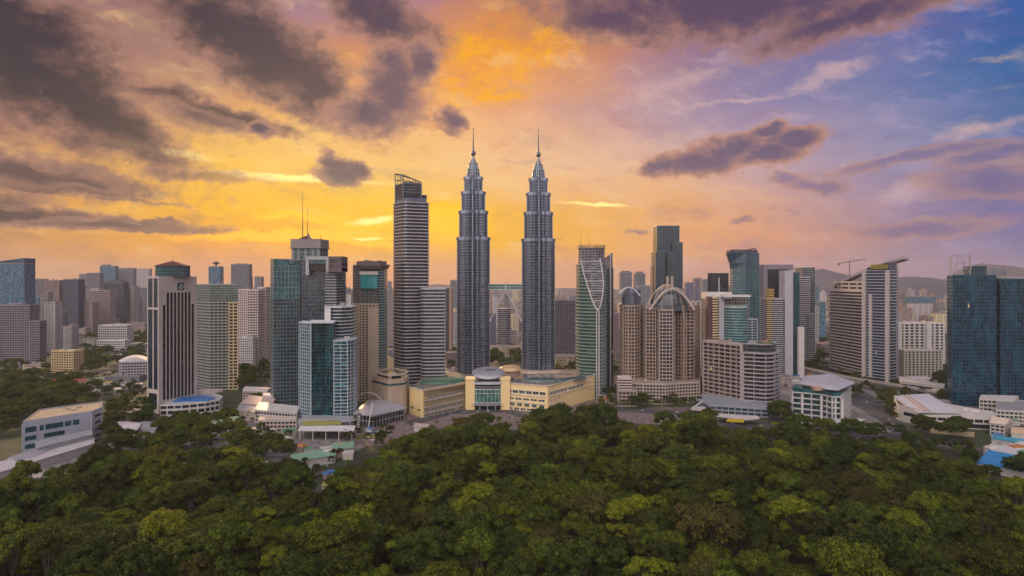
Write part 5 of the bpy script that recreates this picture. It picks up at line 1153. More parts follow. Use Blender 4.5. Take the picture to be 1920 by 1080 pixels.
for r0, r1 in zip(rg_, rg_[1:]):
    for i in range(6): j = (i+1) % 6; m_.face([r0[j], r0[i], r1[i], r1[j]])
m_.face(rg_[0]); m_.face(rg_[-1][::-1]); Tn.part('roof', m_, SILV); m_ = MB()
for t in (.15, .38, .62, .85): c_ = a_.lerp(b_, t); m_ = MB(); m_.tube((*c_, 0), (*c_, 6), .6); Tn.part('column', m_, MGREY)
low('market_hall', 'low hall with bright white pitched roof in the trees right of the pale grey office', 'hall', [W(214, 812), W(255, 805), W(268, 850), W(226, 862)], 15, OFFW, WROOF, None, .4, 'gable', 3)
low('market_hall', 'low grey lattice-roofed hall adjoining the white pitched roof in the trees', 'hall', [W(258, 822), W(290, 812), W(304, 850), W(270, 860)], 15, LGREY, GREYR, None, .4, 'gable', 2)
low('house', 'small white flat house half sunk in the forest canopy', 'house', [W(464, 645), W(496, 632), W(502, 650), W(470, 664)], 20, OFFW, PKROOF, None, .6, 'gable', 2)
low('shed', 'dark flat roofed shed hidden among trees at the lower left', 'shed', [W(60, 590), W(92, 596), W(90, 625), W(62, 620)], 19, MGREY, GREYR, None, .4)
# slanted pale roofs beside the glass complex
low('office_building', 'small white roofed block among the trees between sandy roofed office and ribbed tower', 'office building', [W(236, 905), W(272, 900), W(276, 930), W(240, 940)], 14, OFFW, PKROOF, G_DARK, .7, 'flat', 0, fh=5)
low('school', 'long red roofed block in the trees above the pale grey office', 'building', [W(96, 1210), W(160, 1200), W(162, 1230), W(98, 1240)], 12, OFFW, REDR, G_DARK, .7, 'gable', 4, fh=4)
k_ = 0
for pts, h, rm, lab, rf, rh in (
    ([W(452, 985), W(508, 962), W(516, 1000), W(468, 1030)], 13, PKROOF, 'pale pink slanted roof building left of the teal glass complex', 'shed', 4),
    ([W(478, 925), W(556, 900), W(560, 935), W(486, 965)], 15, WROOF, 'white slanted roof building at the front left foot of the teal glass complex', 'shed', 3),
    ([W(444, 945), W(480, 930), W(486, 968), W(450, 985)], 12, GREYR, 'blue grey low roof building beside the white slanted roof', 'shed', 2),
    ([W(384, 858), W(440, 880), W(452, 925), W(402, 905)], 9, wall(.36, .46, .30, .6), 'pale green long pitched roof hall beside the dark road', 'gable', 4),
    ([W(484, 860), W(556, 862), W(556, 884), W(486, 886)], 14, wall(.52, .44, .36), 'beige band building with a row of small square windows under the white roofs', 'flat', 0),
    ([W(540, 690), W(628, 720), W(632, 748), W(548, 715)], 8, GRROOF, 'long mint green roofed shed in the clearing', 'shed', 2),
    ([W(622, 742), W(662, 752), W(662, 775), W(624, 766)], 8, GRROOF, 'small mint green roofed pavilion right of the long green shed', 'shed', 1.5),
    ([W(576, 670), W(612, 680), W(612, 698), W(578, 690)], 6, GREYR, 'small grey hut before the long mint green shed', 'gable', 2),
    ([W(708, 815), W(729, 812), W(730, 830), W(710, 833)], 9, wall(.22, .42, .30), 'tiny green roofed kiosk at the forest corner below the rounded annex', 'gable', 2),
    ([W(776, 872), W(802, 866), W(806, 885), W(782, 892)], 6, PKROOF, 'small pink tent roof left of the mall forecourt', 'gable', 2),
    ([W(455, 1075), W(500, 1065), W(512, 1100), W(464, 1115)], 16, OFFW, 'low grey roofed building with awning between green slab and glass complex', 'vault', 4),
    ([W(492, 1010), W(513, 1004), W(514, 1030), W(494, 1035)], 20, WHITE, 'small white block with square windows beside the teal glass complex', 'flat', 0)):
    low('shed' if rf != 'flat' else 'building', lab, 'shed' if rf != 'flat' else 'building', pts, h, OFFW if k_ % 2 else wall(.5, .42, .36), rm, G_DARK if (k_ in (0, 1, 4, 10, 11)) else None, .7, rf, rh, fh=4.5); k_ += 1
SC = [((.55, .5, .46), 'white'), ((.06, .18, .40), 'blue'), ((.50, .20, .05), 'orange'), ((.10, .28, .16), 'green'), ((.42, .38, .05), 'yellow'), ((.35, .08, .06), 'red'), ((.30, .28, .28), 'grey')]
def stalls(poly, n, where, grp, smin=5, smax=14, hmin=3.5, hmax=9):
    xs = [p[0] for p in poly]; ys_ = [p[1] for p in poly]; k = 0
    for _ in range(n*20):
        if k >= n: break
        px, py = rng.uniform(min(xs), max(xs)), rng.uniform(min(ys_), max(ys_)); ins_ = False
        for i in range(len(poly)):
            (xa, ya), (xb, yb) = poly[i], poly[(i+1) % len(poly)]
            if (ya > py) != (yb > py) and px < (xb-xa)*(py-ya)/(yb-ya)+xa: ins_ = not ins_
        if not ins_: continue
        col, cn = rng.choice(SC[:1]*3+SC+SC[6:]*2); x, y = G(px, py); w, d, a, h = rng.uniform(smin, smax), rng.uniform(smin, smax*.8), rng.choice((.1, .5, -.3)), rng.uniform(hmin, hmax)
        T = Thing('shed', f"{cn} roofed small shed {where}", 'shed', (x, y), f"{cn} roofed sheds {grp}"); m_ = MB(); m_.box(x, y, 0, w, d, h, a); T.part('wall', m_, OFFW if k % 2 else wall(.4, .33, .28)); m_ = MB(); m_.box(x, y, h+.003, w+1.2, d+1.2, rng.uniform(.6, 2.6), a, .5 if rng.random() < .6 else .05); T.part('roof', m_, wall(*col, rough=.6, dirt=.4)); k += 1
stalls([(455, 812), (560, 808), (562, 850), (470, 846)], 22, 'crowded before the beige band building', 'before the beige band building')
stalls([(560, 850), (680, 846), (720, 830), (700, 815), (680, 800), (660, 860), (560, 868)], 16, 'between the white canopies and the forest', 'between canopies and forest')
stalls([(395, 826), (450, 815), (455, 770), (430, 780)], 10, 'beside the pale green roofed hall', 'beside the green hall')
stalls([(560, 880), (650, 880), (640, 925), (560, 935)], 12, 'in the forest clearing', 'in the clearing', 4, 9)
stalls([(96, 712), (270, 722), (272, 745), (110, 735)], 14, 'in the shop row by the left road', 'by the left road', 10, 24, 5, 11)
stalls([(1480, 700), (1560, 715), (1590, 735), (1560, 745), (1480, 725)], 10, 'behind the wedge office', 'behind the wedge office', 8, 20, 4, 8)
stalls([(1115, 742), (1150, 735), (1158, 760), (1120, 765)], 6, 'right of the cream mall', 'right of the cream mall', 6, 14)
stalls([(1690, 735), (1775, 742), (1775, 760), (1700, 752)], 10, 'between hall and cream apartments', 'between hall and apartments', 10, 24, 5, 12)
stalls([(1860, 820), (1930, 830), (1930, 880), (1850, 870)], 12, 'at the right edge by the blue roofs', 'at the right edge', 6, 14)
stalls([(1870, 770), (1930, 765), (1930, 800), (1870, 800)], 7, 'at the right edge under the blue tower', 'under the blue tower', 10, 22, 6, 12)
stalls([(830, 700), (860, 697), (862, 712), (832, 712)], 5, 'left of the left twin skyscraper', 'left of the twins', 8, 20, 5, 10)
stalls([(1040, 705), (1080, 705), (1080, 730), (1042, 720)], 8, 'right of the right twin skyscraper', 'right of the twins', 8, 20, 5, 12)
# long flat canopies before the rounded glass tower
for lab, pts, z_, m__ in (('long grey flat canopy across the foot of the rounded glass tower', [W(566, 872), W(660, 862), W(664, 888), W(566, 896)], 15, SILV),
                          ('second long white-edged canopy nearer the forest below the rounded glass tower', [W(558, 822), W(664, 820), W(666, 848), W(564, 850)], 11, WHITE),
                          ('grey walkway canopy with olive roof beds beside the white-edged canopy', [W(566, 845), W(640, 850), W(640, 870), W(568, 868)], 13, wall(.30, .30, .06))):
    T = Thing('canopy', lab, 'canopy', centre(pts)); m_ = MB(); m_.prism(pts, z_, z_+1.2); T.part('roof', m_, m__)
    for a_, b_ in ((pts[0], pts[1]), (pts[3], pts[2])):
        for i in range(5): p = along(a_, b_, .04+i*.23); m_ = MB(); m_.tube((*p, 0), (*p, z_), .45); T.part('column', m_, WHITE)
# glass showroom with curved silver roof between the two towers
T = Thing('showroom', 'glass fronted showroom with long curved silver roof right of the rounded glass tower', 'showroom', W(705, 930))
ps = [W(668, 905), W(700, 893), W(757, 940), W(745, 985), W(690, 985)]; curtain(T, ps, 0, 15, 7, G_DARK, WHITE, 6, .5, .5, parapet=False)
m_ = MB(); o = inset(ps, -4); m_.loft([[(x, y, 15.2) for x, y in o], [(x, y, 17) for x, y in o], [(*along((x, y), centre(ps), .45), 23) for x, y in o], [(*along((x, y), centre(ps), .8), 25) for x, y in o]], True, True); T.part('roof', m_, SILV)
m_ = MB(); 
for q in range(9): a0 = pi*q/9; a1 = pi*(q+1)/9; m_.beam((W(690, 960)[0]-20*cos(a0), 965, 14+20*sin(a0)), (W(690, 960)[0]-20*cos(a1), 965, 14+20*sin(a1)), 4, 1.2)
T.part('arched_rib', m_, SILV); m_ = MB(); p = W(690, 885); m_.beam((*p, 0), (p[0]+5, p[1]+3, 33), 1.2); T.part('mast', m_, WHITE)
T = Thing('sign_pylon', 'dark leaning vertical sign slab between the canopies and the glass showroom', 'sign', W(671, 860)); m_ = MB(); m_.loft([[(*W(668, 862), 0), (*W(675, 860), 0), (*W(675, 864), 0), (*W(668, 866), 0)], [(*W(670, 862), 24), (*W(678, 860), 24), (*W(678, 864), 24), (*W(670, 866), 24)]], True, True); T.part('panel', m_, DGREY)
m_ = MB()
for i in range(6): p = W(672+i*.3, 861); m_.box(p[0], 859.6, 4+i*3.3, 2.2, .3, 1.5)
T.part('lettering', m_, OFFW)
# right edge: blue canopies, tent and low roofs
for lab, pts, h, rm, rf, rh in (('long bright blue roofed shed at the right forest edge', [W(1832, 690), W(1930, 655), W(1960, 690), W(1855, 735)], 8, BLR, 'shed', 1.5),
    ('thin blue awning strip beside the tent roof at the right edge', [W(1860, 800), W(1940, 770), W(1950, 782), W(1865, 812)], 7, wall(.03, .28, .40), 'shed', 1),
    ('low white roofed market row behind the bright blue shed', [W(1850, 745), W(1960, 715), W(1970, 760), W(1865, 790)], 6, WROOF, 'gable', 2),
    ('small cream gabled pavilion with white roof at the right edge', [W(1856, 850), W(1884, 838), W(1900, 862), W(1868, 880)], 13, wall(.6, .5, .4), 'gable', 5),
    ('low grey flat building right of the white roofed hall', [W(1868, 925), W(1960, 905), W(1970, 990), W(1870, 1000)], 15, GREYR, 'flat', 0),
    ('white flat roofed block below the huge blue tower', [W(1836, 1000), W(1900, 985), W(1910, 1020), W(1840, 1030)], 17, WROOF, 'flat', 0),
    ('orange tan barrel roof at the extreme right edge', [W(1896, 820), W(1940, 810), W(1940, 840), W(1900, 850)], 9, wall(.55, .40, .25), 'vault', 4)):
    low('shed' if h < 13 else 'building', lab, 'shed' if h < 13 else 'building', pts, h, OFFW, rm, G_DARK if h >= 13 else None, .7, rf, rh, fh=5)
T = Thing('boundary_wall', 'long cream boundary wall beside the road under the white roofed hall', 'wall', W(1775, 855)); m_ = MB(); a_, b_ = W(1745, 862), W(1826, 838); m_.beam((*a_, 3), (*b_, 3), .6, 6); T.part('panel', m_, CREAM)
for i in range(9): p = along(a_, b_, i/8); m_ = MB(); m_.box(p[0], p[1], 0, 1, 1, 6.4); T.part('post', m_, wall(.5, .4, .26))
T = Thing('canopy', 'curved white canopy tip on the square right of the wedge office', 'canopy', W(1600, 885)); m_ = MB(); pc_ = [W(1545, 880), W(1590, 862), W(1618, 888), W(1622, 905), W(1590, 912)]; m_.prism(pc_, 7, 9); T.part('roof', m_, WROOF); m_ = MB(); m_.prism(inset(pc_, 5), 0, 7); T.part('shopfront', m_, G_DARK)
T = Thing('bus_shelter', 'long pale shelter roof with yellow blob at the forest edge below the balconied slab', 'shelter', W(1400, 905)); m_ = MB(); m_.prism([W(1338, 925), W(1400, 900), W(1425, 908), W(1420, 925), W(1350, 940)], 8, 9); T.part('roof', m_, OFFW); m_ = MB(); m_.prism([W(1362, 880), W(1395, 876), W(1396, 890), W(1366, 892)], 10, 12); T.part('yellow_roof', m_, wall(.55, .40, .02)); m_ = MB(); 
for px in (1345, 1372, 1410): m_ = MB(); m_.tube((*W(px, 915), 0), (*W(px, 915), 8), .4); T.part('column', m_, LGREY)
# viaduct before the wedge hotel
T = Thing('viaduct', 'raised concrete viaduct curving past the foot of the wedge hotel', 'viaduct', W(1580, 1240)); vp = [W(1490, 1420), W(1540, 1330), W(1590, 1250), W(1650, 1190), W(1700, 1140), W(1760, 1085)]; m_ = MB()
for p, q in zip(vp, vp[1:]): m_.beam((*p, 13), (*q, 13), 14, 2.2); 
T.part('deck', m_, wall(.38, .33, .31)); m_ = MB()
for p, q in zip(vp, vp[1:]):
    for s_ in (-7, 7): m_.beam((p[0]+s_, p[1]+s_*.9, 15), (q[0]+s_, q[1]+s_*.9, 15), .5, 1.4)
T.part('railing', m_, wall(.42, .38, .36))
for i in range(11): p = along(vp[min(i//2, 4)], vp[min(i//2, 4)+1], (i % 2)/2); m_ = MB(); m_.box(p[0], p[1], 0, 3, 3, 12); T.part('pillar', m_, CONC)
# tower crane far off
T = Thing('tower_crane', 'thin tower crane far behind the wedge hotel roof', 'crane', W(1593, 2600)); x, y = W(1593, 2600); m_ = MB(); m_.beam((x, y, 0), (x, y, Zp(488, y)), 2.2); T.part('mast', m_, DGREY); m_ = MB(); m_.beam((W(1571, 2600)[0], y, Zp(494, y)), (W(1624, 2600)[0], y, Zp(486, y)), 2.2); m_.beam((x, y, Zp(484, y)), (W(1610, 2600)[0], y, Zp(488, y)), .8); T.part('jib', m_, DGREY); m_ = MB(); m_.box(W(1573, 2600)[0], y, Zp(497, y), 7, 4, 5); T.part('counterweight', m_, DGREY)

# ================================================================ towers of the middle and far distance
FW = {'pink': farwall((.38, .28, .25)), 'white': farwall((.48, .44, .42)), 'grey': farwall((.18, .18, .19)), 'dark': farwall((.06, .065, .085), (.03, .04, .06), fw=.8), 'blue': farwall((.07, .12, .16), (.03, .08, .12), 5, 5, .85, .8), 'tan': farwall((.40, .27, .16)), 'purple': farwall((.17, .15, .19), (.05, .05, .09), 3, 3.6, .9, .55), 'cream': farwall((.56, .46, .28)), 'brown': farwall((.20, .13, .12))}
ROOF = {k: wall(.30, .25, .23, var=.4) for k in FW}
def mid(l, r, top, Y_, col, label, cat='office tower', depth=None, steps=(), rot=0, crown=None, band=None):
    T = Thing(cat.replace(' ', '_'), label, cat, W((l+r)/2, Y_)); w = (r-l)/1280*Y_; d = depth or max(18, min(w, 34)); zt = Zp(top, Y_)
    P = rect(l, r, Y_, d, rot)
    if band: banded(T, P, 0, zt, band[0], band[1], band[2], .42, .8, (6, 1.3, .15), corner=True, parapet=1.4)
    else: m_ = MB(); m_.prism(P, 0, zt, False); T.part('wall', m_, FW[col]); m_ = MB(); m_.prism(inset(P, .5), zt-.5, zt+.01); T.part('roof', m_, ROOF[col]); m_ = MB(); ring(m_, inset(P, -.2), inset(P, .6), zt-.6, zt+1.3); T.part('parapet', m_, ROOF[col])
    for (sl, sr, stp) in steps:
        q = rect(sl, sr, Y_+3, d*.7, rot); m_ = MB(); m_.prism(q, zt-.2, Zp(stp, Y_)); T.part('upper_storey', m_, FW[col] if not band else band[1])
    if crown == 'dish': m_ = MB(); cx, cy = centre(P); m_.tube((cx, cy, zt), (cx, cy, zt+8), 3, 3); m_.loft([ell(cx, cy, a, a, 14) and [(x, y, zt+z) for x, y in ell(cx, cy, a, a*.8, 14)] for a, z in ((4, 8), (13, 14), (15, 17), (9, 21), (2, 22))], True, True); T.part('dish', m_, DGREY)
    if crown == 'slope':
        m_ = MB(); m_.loft([[(x, y, zt) for x, y in P], [(x, y, zt+(h_ if i in (1, 2) else 1)) for i, ((x, y), h_) in enumerate(zip(P, (0, 14, 14, 0)))]]); T.part('sloped_top', m_, G_BLUE)
    plant(T, inset(P, 2), zt+(0.1 if crown != 'slope' else 0), rng, 2 if w < 40 else 4)
    return T
mid(-30, 46, 494, 1750, 'blue', 'blue teal glass tower with sloping top at the far left edge', depth=40, crown='slope')
mid(-20, 55, 574, 1640, 'purple', 'broad mauve ribbon-windowed block in front of the blue glass tower at left edge', 'office block', steps=((10, 40, 569),), band=(5.4, wall(.24, .21, .25), G_DARK))
mid(55, 74, 604, 1600, 'purple', 'lower mauve wing right of the broad mauve ribbon-windowed block', 'office block', band=(5.4, wall(.22, .20, .24), G_DARK))
mid(49, 79, 524, 2400, 'grey', 'dark mauve slab tower just right of the blue glass tower')
mid(80, 111, 526, 2350, 'brown', 'brownish tower with pale ribs left of the dark blue slab'); mid(58, 76, 556, 2200, 'blue', 'lower teal tower before the dark mauve slab')
mid(76, 90, 549, 1900, 'white', 'slim pale balcony tower rising above the mauve block', 'apartment tower'); mid(83, 103, 566, 1800, 'white', 'pale grey apartment tower with stacked balconies behind the yellow block', 'apartment tower')
mid(118, 147, 524, 2250, 'dark', 'dark blue slab with flat top left of the pink striped tower'); mid(103, 118, 585, 1900, 'grey', 'greyish block between pale tower and dark blue slab', 'office block')
mid(133, 150, 566, 2300, 'white', 'white finned left half of the pink and white apartment slab', 'apartment tower'); mid(153, 174, 567, 2280, 'pink', 'pink beige right half of the pink and white apartment slab', 'apartment tower')
mid(162, 206, 546, 2380, 'pink', 'striped pinkish block with broad ribbon windows', 'office tower', steps=((170, 186, 540),), band=(6, wall(.42, .34, .33), G_DARK))
mid(195, 232, 529, 2500, 'dark', 'dark framed office slab behind the striped pinkish block', 'office tower', steps=((200, 226, 526),)); mid(234, 252, 538, 2550, 'white', 'white slab with rounded right end beside the dark framed office', 'apartment tower')
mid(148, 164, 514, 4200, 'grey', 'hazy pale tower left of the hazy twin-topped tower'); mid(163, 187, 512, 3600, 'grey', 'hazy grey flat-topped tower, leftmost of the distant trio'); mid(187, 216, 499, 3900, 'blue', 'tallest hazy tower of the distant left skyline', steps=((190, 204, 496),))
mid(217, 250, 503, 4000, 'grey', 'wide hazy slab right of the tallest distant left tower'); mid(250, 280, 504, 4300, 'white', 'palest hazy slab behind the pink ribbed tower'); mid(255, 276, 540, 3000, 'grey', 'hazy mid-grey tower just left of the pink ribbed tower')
mid(391, 413, 500, 2900, 'blue', 'slim far tower topped by a dark dish', crown='dish'); mid(433, 467, 496, 2800, 'grey', 'broad far tower with a shallow curved head above the pink apartments', steps=((439, 461, 494),)); mid(466, 471, 519, 2850, 'grey', 'thin annex tower on the right of the broad far tower'); mid(477, 490, 519, 3200, 'grey', 'small far tower left of the teal glass complex')
mid(93, 145, 660, 1372, 'cream', 'yellow cream apartment block with blank side wall and stacked balconies', 'apartment block', depth=24, rot=-14, band=(5, wall(.60, .45, .24), G_BROWN)); 
mid(181, 234, 640, 1760, 'white', 'white stepped apartment block, front one of the white pair', 'apartment block', depth=24, band=(6, WHITE, G_BROWN)); mid(184, 238, 612, 1900, 'white', 'white stepped apartment block, taller one behind', 'apartment block', band=(6.5, WHITE, G_BROWN))
T, tp_ = low('building', 'grey ribbed block with rounded white roof left of the pink ribbed tower', 'building', [W(222, 1340), W(228, 1320), W(278, 1330), W(280, 1390)], 32, wall(.36, .34, .37), WHITE, G_DARK, .6, 'vault', 9, fh=5)
mid(640, 658, 552, 2300, 'white', 'far white twin-slab tower in the gap left of the beige teal tower', 'apartment tower'); mid(632, 642, 534, 2400, 'grey', 'far grey tower in the gap right of the projecting box'); mid(725, 738, 560, 2000, 'pink', 'pink lit apartment tower in the gap left of the tall dark slab', 'apartment tower'); mid(727, 733, 528, 3000, 'grey', 'hazy thin tower above the pink lit apartment tower')
mid(826, 845, 541, 1700, 'dark', 'dark tower with warm tan side between the slab and left twin skyscraper'); mid(842, 848, 541, 1690, 'tan', 'narrow tan fin of the dark tower left of the left twin skyscraper', 'office tower'); mid(844, 858, 526, 2600, 'grey', 'hazy tower directly left of the left twin skyscraper'); mid(846, 858, 588, 1800, 'white', 'white balconied block low beside the left twin skyscraper', 'apartment block')
T = Thing('office_tower', 'curved pale banded tower seen low between the twin skyscrapers', 'office tower', W(946, 1900)); banded(T, ell(*W(945, 1930), 19, 26, 20), 0, Zp(580, 1900), 5.4, wall(.34, .32, .36), G_BROWN, .4, .6, parapet=0); 
mid(924, 934, 556, 2500, 'white', 'small white tower seen between the twins left of the splayed legs'); mid(918, 930, 588, 1800, 'purple', 'mauve block between the left twin and the curved banded tower', 'office block')
T = Thing('arena', 'shallow domed arena roof seen between the twin skyscrapers', 'arena', W(950, 2600)); m_ = MB(); c_ = W(948, 2600); m_.loft([[(x, y, z) for x, y in ell(c_[0], c_[1], a, a, 24)] for a, z in ((80, 0), (80, 30), (70, 48), (40, 62), (5, 66))]); T.part('dome', m_, wall(.25, .20, .20))
mid(1040, 1079, 566, 1700, 'purple', 'dark mauve office block with tan top right of the right twin skyscraper', 'office block', steps=((1046, 1060, 562),), band=(4.6, wall(.15, .13, .17), G_DARK)); mid(1150, 1161, 588, 1700, 'brown', 'dark low tower in the gap right of the slim dark blue tower', 'office block')
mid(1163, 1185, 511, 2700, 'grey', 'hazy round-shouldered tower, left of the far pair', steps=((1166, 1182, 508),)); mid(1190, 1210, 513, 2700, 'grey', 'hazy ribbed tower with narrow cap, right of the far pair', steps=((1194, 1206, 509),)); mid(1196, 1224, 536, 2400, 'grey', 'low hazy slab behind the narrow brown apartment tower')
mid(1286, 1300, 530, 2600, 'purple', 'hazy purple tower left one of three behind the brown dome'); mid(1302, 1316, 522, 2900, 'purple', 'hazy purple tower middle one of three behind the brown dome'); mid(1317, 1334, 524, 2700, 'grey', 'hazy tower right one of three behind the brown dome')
T = mid(1292, 1330, 578, 1500, 'white', 'white ribbed block with curved roof hoops behind the wide brown tower', 'office tower', band=(4.4, wall(.5, .47, .48), G_GREY))
for q in range(4): arch(T, [(W(1290+q*10, 1496)[0]+6*cos(pi*i/8)*1.4, 1496, Zp(578, 1500)+2+14*sin(pi*i/8)) for i in range(9)], WHITE, 1.2, 'roof_hoop')
mid(1526, 1536, 575, 1900, 'white', 'low white striped tower left of the wedge hotel', 'apartment tower'); mid(1536, 1548, 566, 2100, 'blue', 'low blue tower left of the wedge hotel'); mid(1508, 1530, 640, 1700, 'pink', 'small pink block beside the white screen slab', 'apartment block')
mid(1702, 1755, 556, 3200, 'blue', 'wide dark teal shed-like block in the far city right of the wedge hotel', 'office block'); mid(1708, 1775, 570, 3000, 'white', 'row of white office blocks in the far city right of the wedge hotel', 'office block'); mid(1690, 1710, 577, 2700, 'pink', 'salmon pink block in the far city right of the wedge hotel', 'office block'); mid(1680, 1690, 585, 2400, 'white', 'tiny white tower just right of the wedge hotel', 'apartment tower'); mid(1755, 1776, 588, 2500, 'cream', 'round white domed building left of the huge blue tower', 'building')
# low blocks on the left and between
for l, r, top, Y_, c, lab in ((0, 38, 678, 1480, 'white', 'cream low apartment row with stepped roofs at the left edge'), (42, 90, 684, 1430, 'cream', 'yellowish low houses left of the yellow cream block'), (110, 190, 716, 1280, 'brown', 'long low red-roofed shop row above the left trees'), (146, 178, 636, 1900, 'white', 'small white houses left of the white stepped pair'), (236, 272, 606, 2300, 'pink', 'long white and pink school block beyond the white stepped pair'), (146, 160, 616, 2200, 'pink', 'small salmon block under the striped pinkish tower'), (118, 134, 612, 1700, 'white', 'grey stepped flats behind the yellow cream block'),
                              (1040, 1078, 668, 1480, 'tan', 'low salmon building row right of the right twin skyscraper'), (918, 978, 650, 1700, 'tan', 'long low pinkish buildings between the twin skyscrapers'), (918, 976, 630, 2000, 'pink', 'salmon roofed halls farther back between the twin skyscrapers'), (836, 858, 662, 1500, 'brown', 'small red roofed building left of the left twin skyscraper'), (1440, 1482, 706, 1240, 'pink', 'low beige hall behind the wedge office'), (190, 262, 706, 1300, 'grey', 'grey flat shop row by the left road')):
    mid(l, r, top, Y_, c, lab, 'low building', depth=30)
# the far city: individual blocks first, then the mass
rf_ = random.Random(21); COLS = ['pink', 'white', 'grey', 'tan', 'cream', 'brown', 'purple']
cname = {'pink': 'pinkish', 'white': 'white', 'grey': 'grey', 'tan': 'tan', 'cream': 'cream', 'brown': 'brown', 'purple': 'mauve', 'blue': 'bluish', 'dark': 'dark'}
def block(px, Y_, w, d, h, col, rot, mb=None):
    x, y = W(px, Y_); own = mb is None; mb = mb or MB(); c, s = cos(rot), sin(rot); P = [(x+a*c-b*s, y+a*s+b*c) for a, b in ((-w/2, -d/2), (w/2, -d/2), (w/2, d/2), (-w/2, d/2))]
    mb.cm = 0; mb.prism(P, 0, h, False, False); mb.cm = 1
    if h < 14 and rf_.random() < .6:
        r0, r1 = along(P[0], P[3], .5), along(P[1], P[2], .5); z = h+3; mb.face([(*P[0], h), (*P[1], h), (*r1, z), (*r0, z)]); mb.face([(*P[2], h), (*P[3], h), (*r0, z), (*r1, z)]); mb.face([(*P[1], h), (*P[2], h), (*r1, z)]); mb.face([(*P[3], h), (*P[0], h), (*r0, z)])
    else:
        mb.prism(P, h-.2, h, True, False, False); Q = [along(p, (x, y), .55) for p in P]; mb.prism(Q, h, h+rf_.uniform(2, 5))
    mb.cm = 0; return mb, x, y
RMS = [wall(.36, .24, .20, var=.6), wall(.42, .38, .36, var=.6), wall(.22, .20, .20, var=.5)]
def free(px, Y_): return not (Y_ < 2100 and 820 < px < 1090) and not (Y_ < 1750 and (1150 < px < 1780 or px < 270 or 500 < px < 740))
n = 0
while n < 250:
    Y_ = 1450+3600*rf_.random()**1.6; px = rf_.uniform(-60, 1980)
    if not free(px, Y_): continue
    tall = rf_.random() < (.16 if Y_ > 2000 else .05); col = rf_.choice(COLS)
    h = rf_.uniform(40, 120) if tall else rf_.uniform(7, 26); w = rf_.uniform(16, 30) if tall else rf_.uniform(18, 60)
    mb, x, y = block(px, Y_, w, rf_.uniform(14, 30), h, col, rf_.choice((0, .3, -.35, .7)))
    o = single('apartment_tower' if tall else 'house', mb, [FW[col], RMS[n % 3]], f"{'slender' if tall else 'low'} {cname[col]} {'apartment tower' if tall else 'building'} scattered in the hazy city far behind the skyline", 'apartment tower' if tall else 'building', f"{cname[col]} {'towers' if tall else 'low buildings'} of the hazy far city"); n += 1
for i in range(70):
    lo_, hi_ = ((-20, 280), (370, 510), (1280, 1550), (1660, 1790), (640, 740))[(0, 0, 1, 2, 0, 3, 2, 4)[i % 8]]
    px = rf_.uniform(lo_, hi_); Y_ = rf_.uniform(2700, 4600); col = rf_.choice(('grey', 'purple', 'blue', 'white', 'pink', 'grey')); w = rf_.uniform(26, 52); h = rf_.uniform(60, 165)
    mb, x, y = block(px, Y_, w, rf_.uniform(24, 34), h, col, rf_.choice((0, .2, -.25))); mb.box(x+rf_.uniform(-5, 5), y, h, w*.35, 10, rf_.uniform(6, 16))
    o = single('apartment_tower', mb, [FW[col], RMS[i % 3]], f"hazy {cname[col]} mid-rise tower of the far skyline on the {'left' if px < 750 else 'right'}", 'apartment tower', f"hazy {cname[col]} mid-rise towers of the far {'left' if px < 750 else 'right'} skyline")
for ci, col in enumerate(COLS[:5]):
    mb = MB()
    for i in range(520):
        Y_ = 2200+5600*rf_.random()**1.1; px = rf_.uniform(-80, 2000); tall = rf_.random() < .13
        block(px, Y_, rf_.uniform(20, 30) if tall else rf_.uniform(20, 70), rf_.uniform(15, 40), rf_.uniform(40, 110) if tall else rf_.uniform(7, 24), col, rf_.choice((0, .3, -.35, .7)), mb)
    o = link('distant_city', mb.mesh('distant_city', [FW[col], RMS[ci % 3]])); o['kind'] = 'stuff'

# ================================================================ trees
def leafmat(name, c1, c2, c3, tr=.35, hv=.03):
    m, k = newmat(name); geo = k.n.new('ShaderNodeNewGeometry'); n, _ = k.noise(coords(k), .22, 3, .6)
    f = k.m('ADD', k.m('MULTIPLY', geo.outputs['Random Per Island'], .8), k.m('MULTIPLY', k.mr(n, .3, .7), .4))
    col = k.ramp(f, [(0.1, (*c1, 1)), (.6, (*c2, 1)), (1.0, (*c3, 1))])
    hs = k.n.new('ShaderNodeHueSaturation'); k.l.new(col, hs.inputs['Color']); rd = rand(k); k.l.new(k.m('MULTIPLY_ADD', rd, hv, .5-hv/2), hs.inputs['Hue']); k.l.new(k.m('MULTIPLY_ADD', k.m('FRACT', k.m('MULTIPLY', rd, 9.7)), .95, .62), hs.inputs['Value'])
    k.l.new(hs.outputs[0], k.b.inputs['Base Color']); k.b.inputs['Roughness'].default_value = .65; k.b.inputs['IOR'].default_value = 1.3
    t = k.n.new('ShaderNodeBsdfTranslucent'); k.l.new(hs.outputs[0], t.inputs['Color']); mx = k.n.new('ShaderNodeMixShader'); mx.inputs[0].default_value = tr
    k.l.new(k.b.outputs[0], mx.inputs[1]); k.l.new(t.outputs[0], mx.inputs[2]); k.l.new(mx.outputs[0], k.out.inputs[0]); return m
LEAF = {'dark': leafmat('leaves_dark', (.012, .024, .003), (.036, .060, .005), (.10, .13, .010)),
        'mid': leafmat('leaves_mid', (.016, .030, .003), (.056, .082, .005), (.16, .18, .010)),
        'yellow': leafmat('leaves_yellow', (.03, .056, .003), (.105, .135, .005), (.24, .245, .010)),
        'olive': leafmat('leaves_olive', (.024, .026, .006), (.070, .064, .012), (.14, .115, .018)),
        'lime': leafmat('leaves_lime', (.04, .08, .004), (.12, .18, .007), (.22, .27, .012))}
BARK = soil('bark', (.05, .04, .03), (.12, .10, .08), .8)
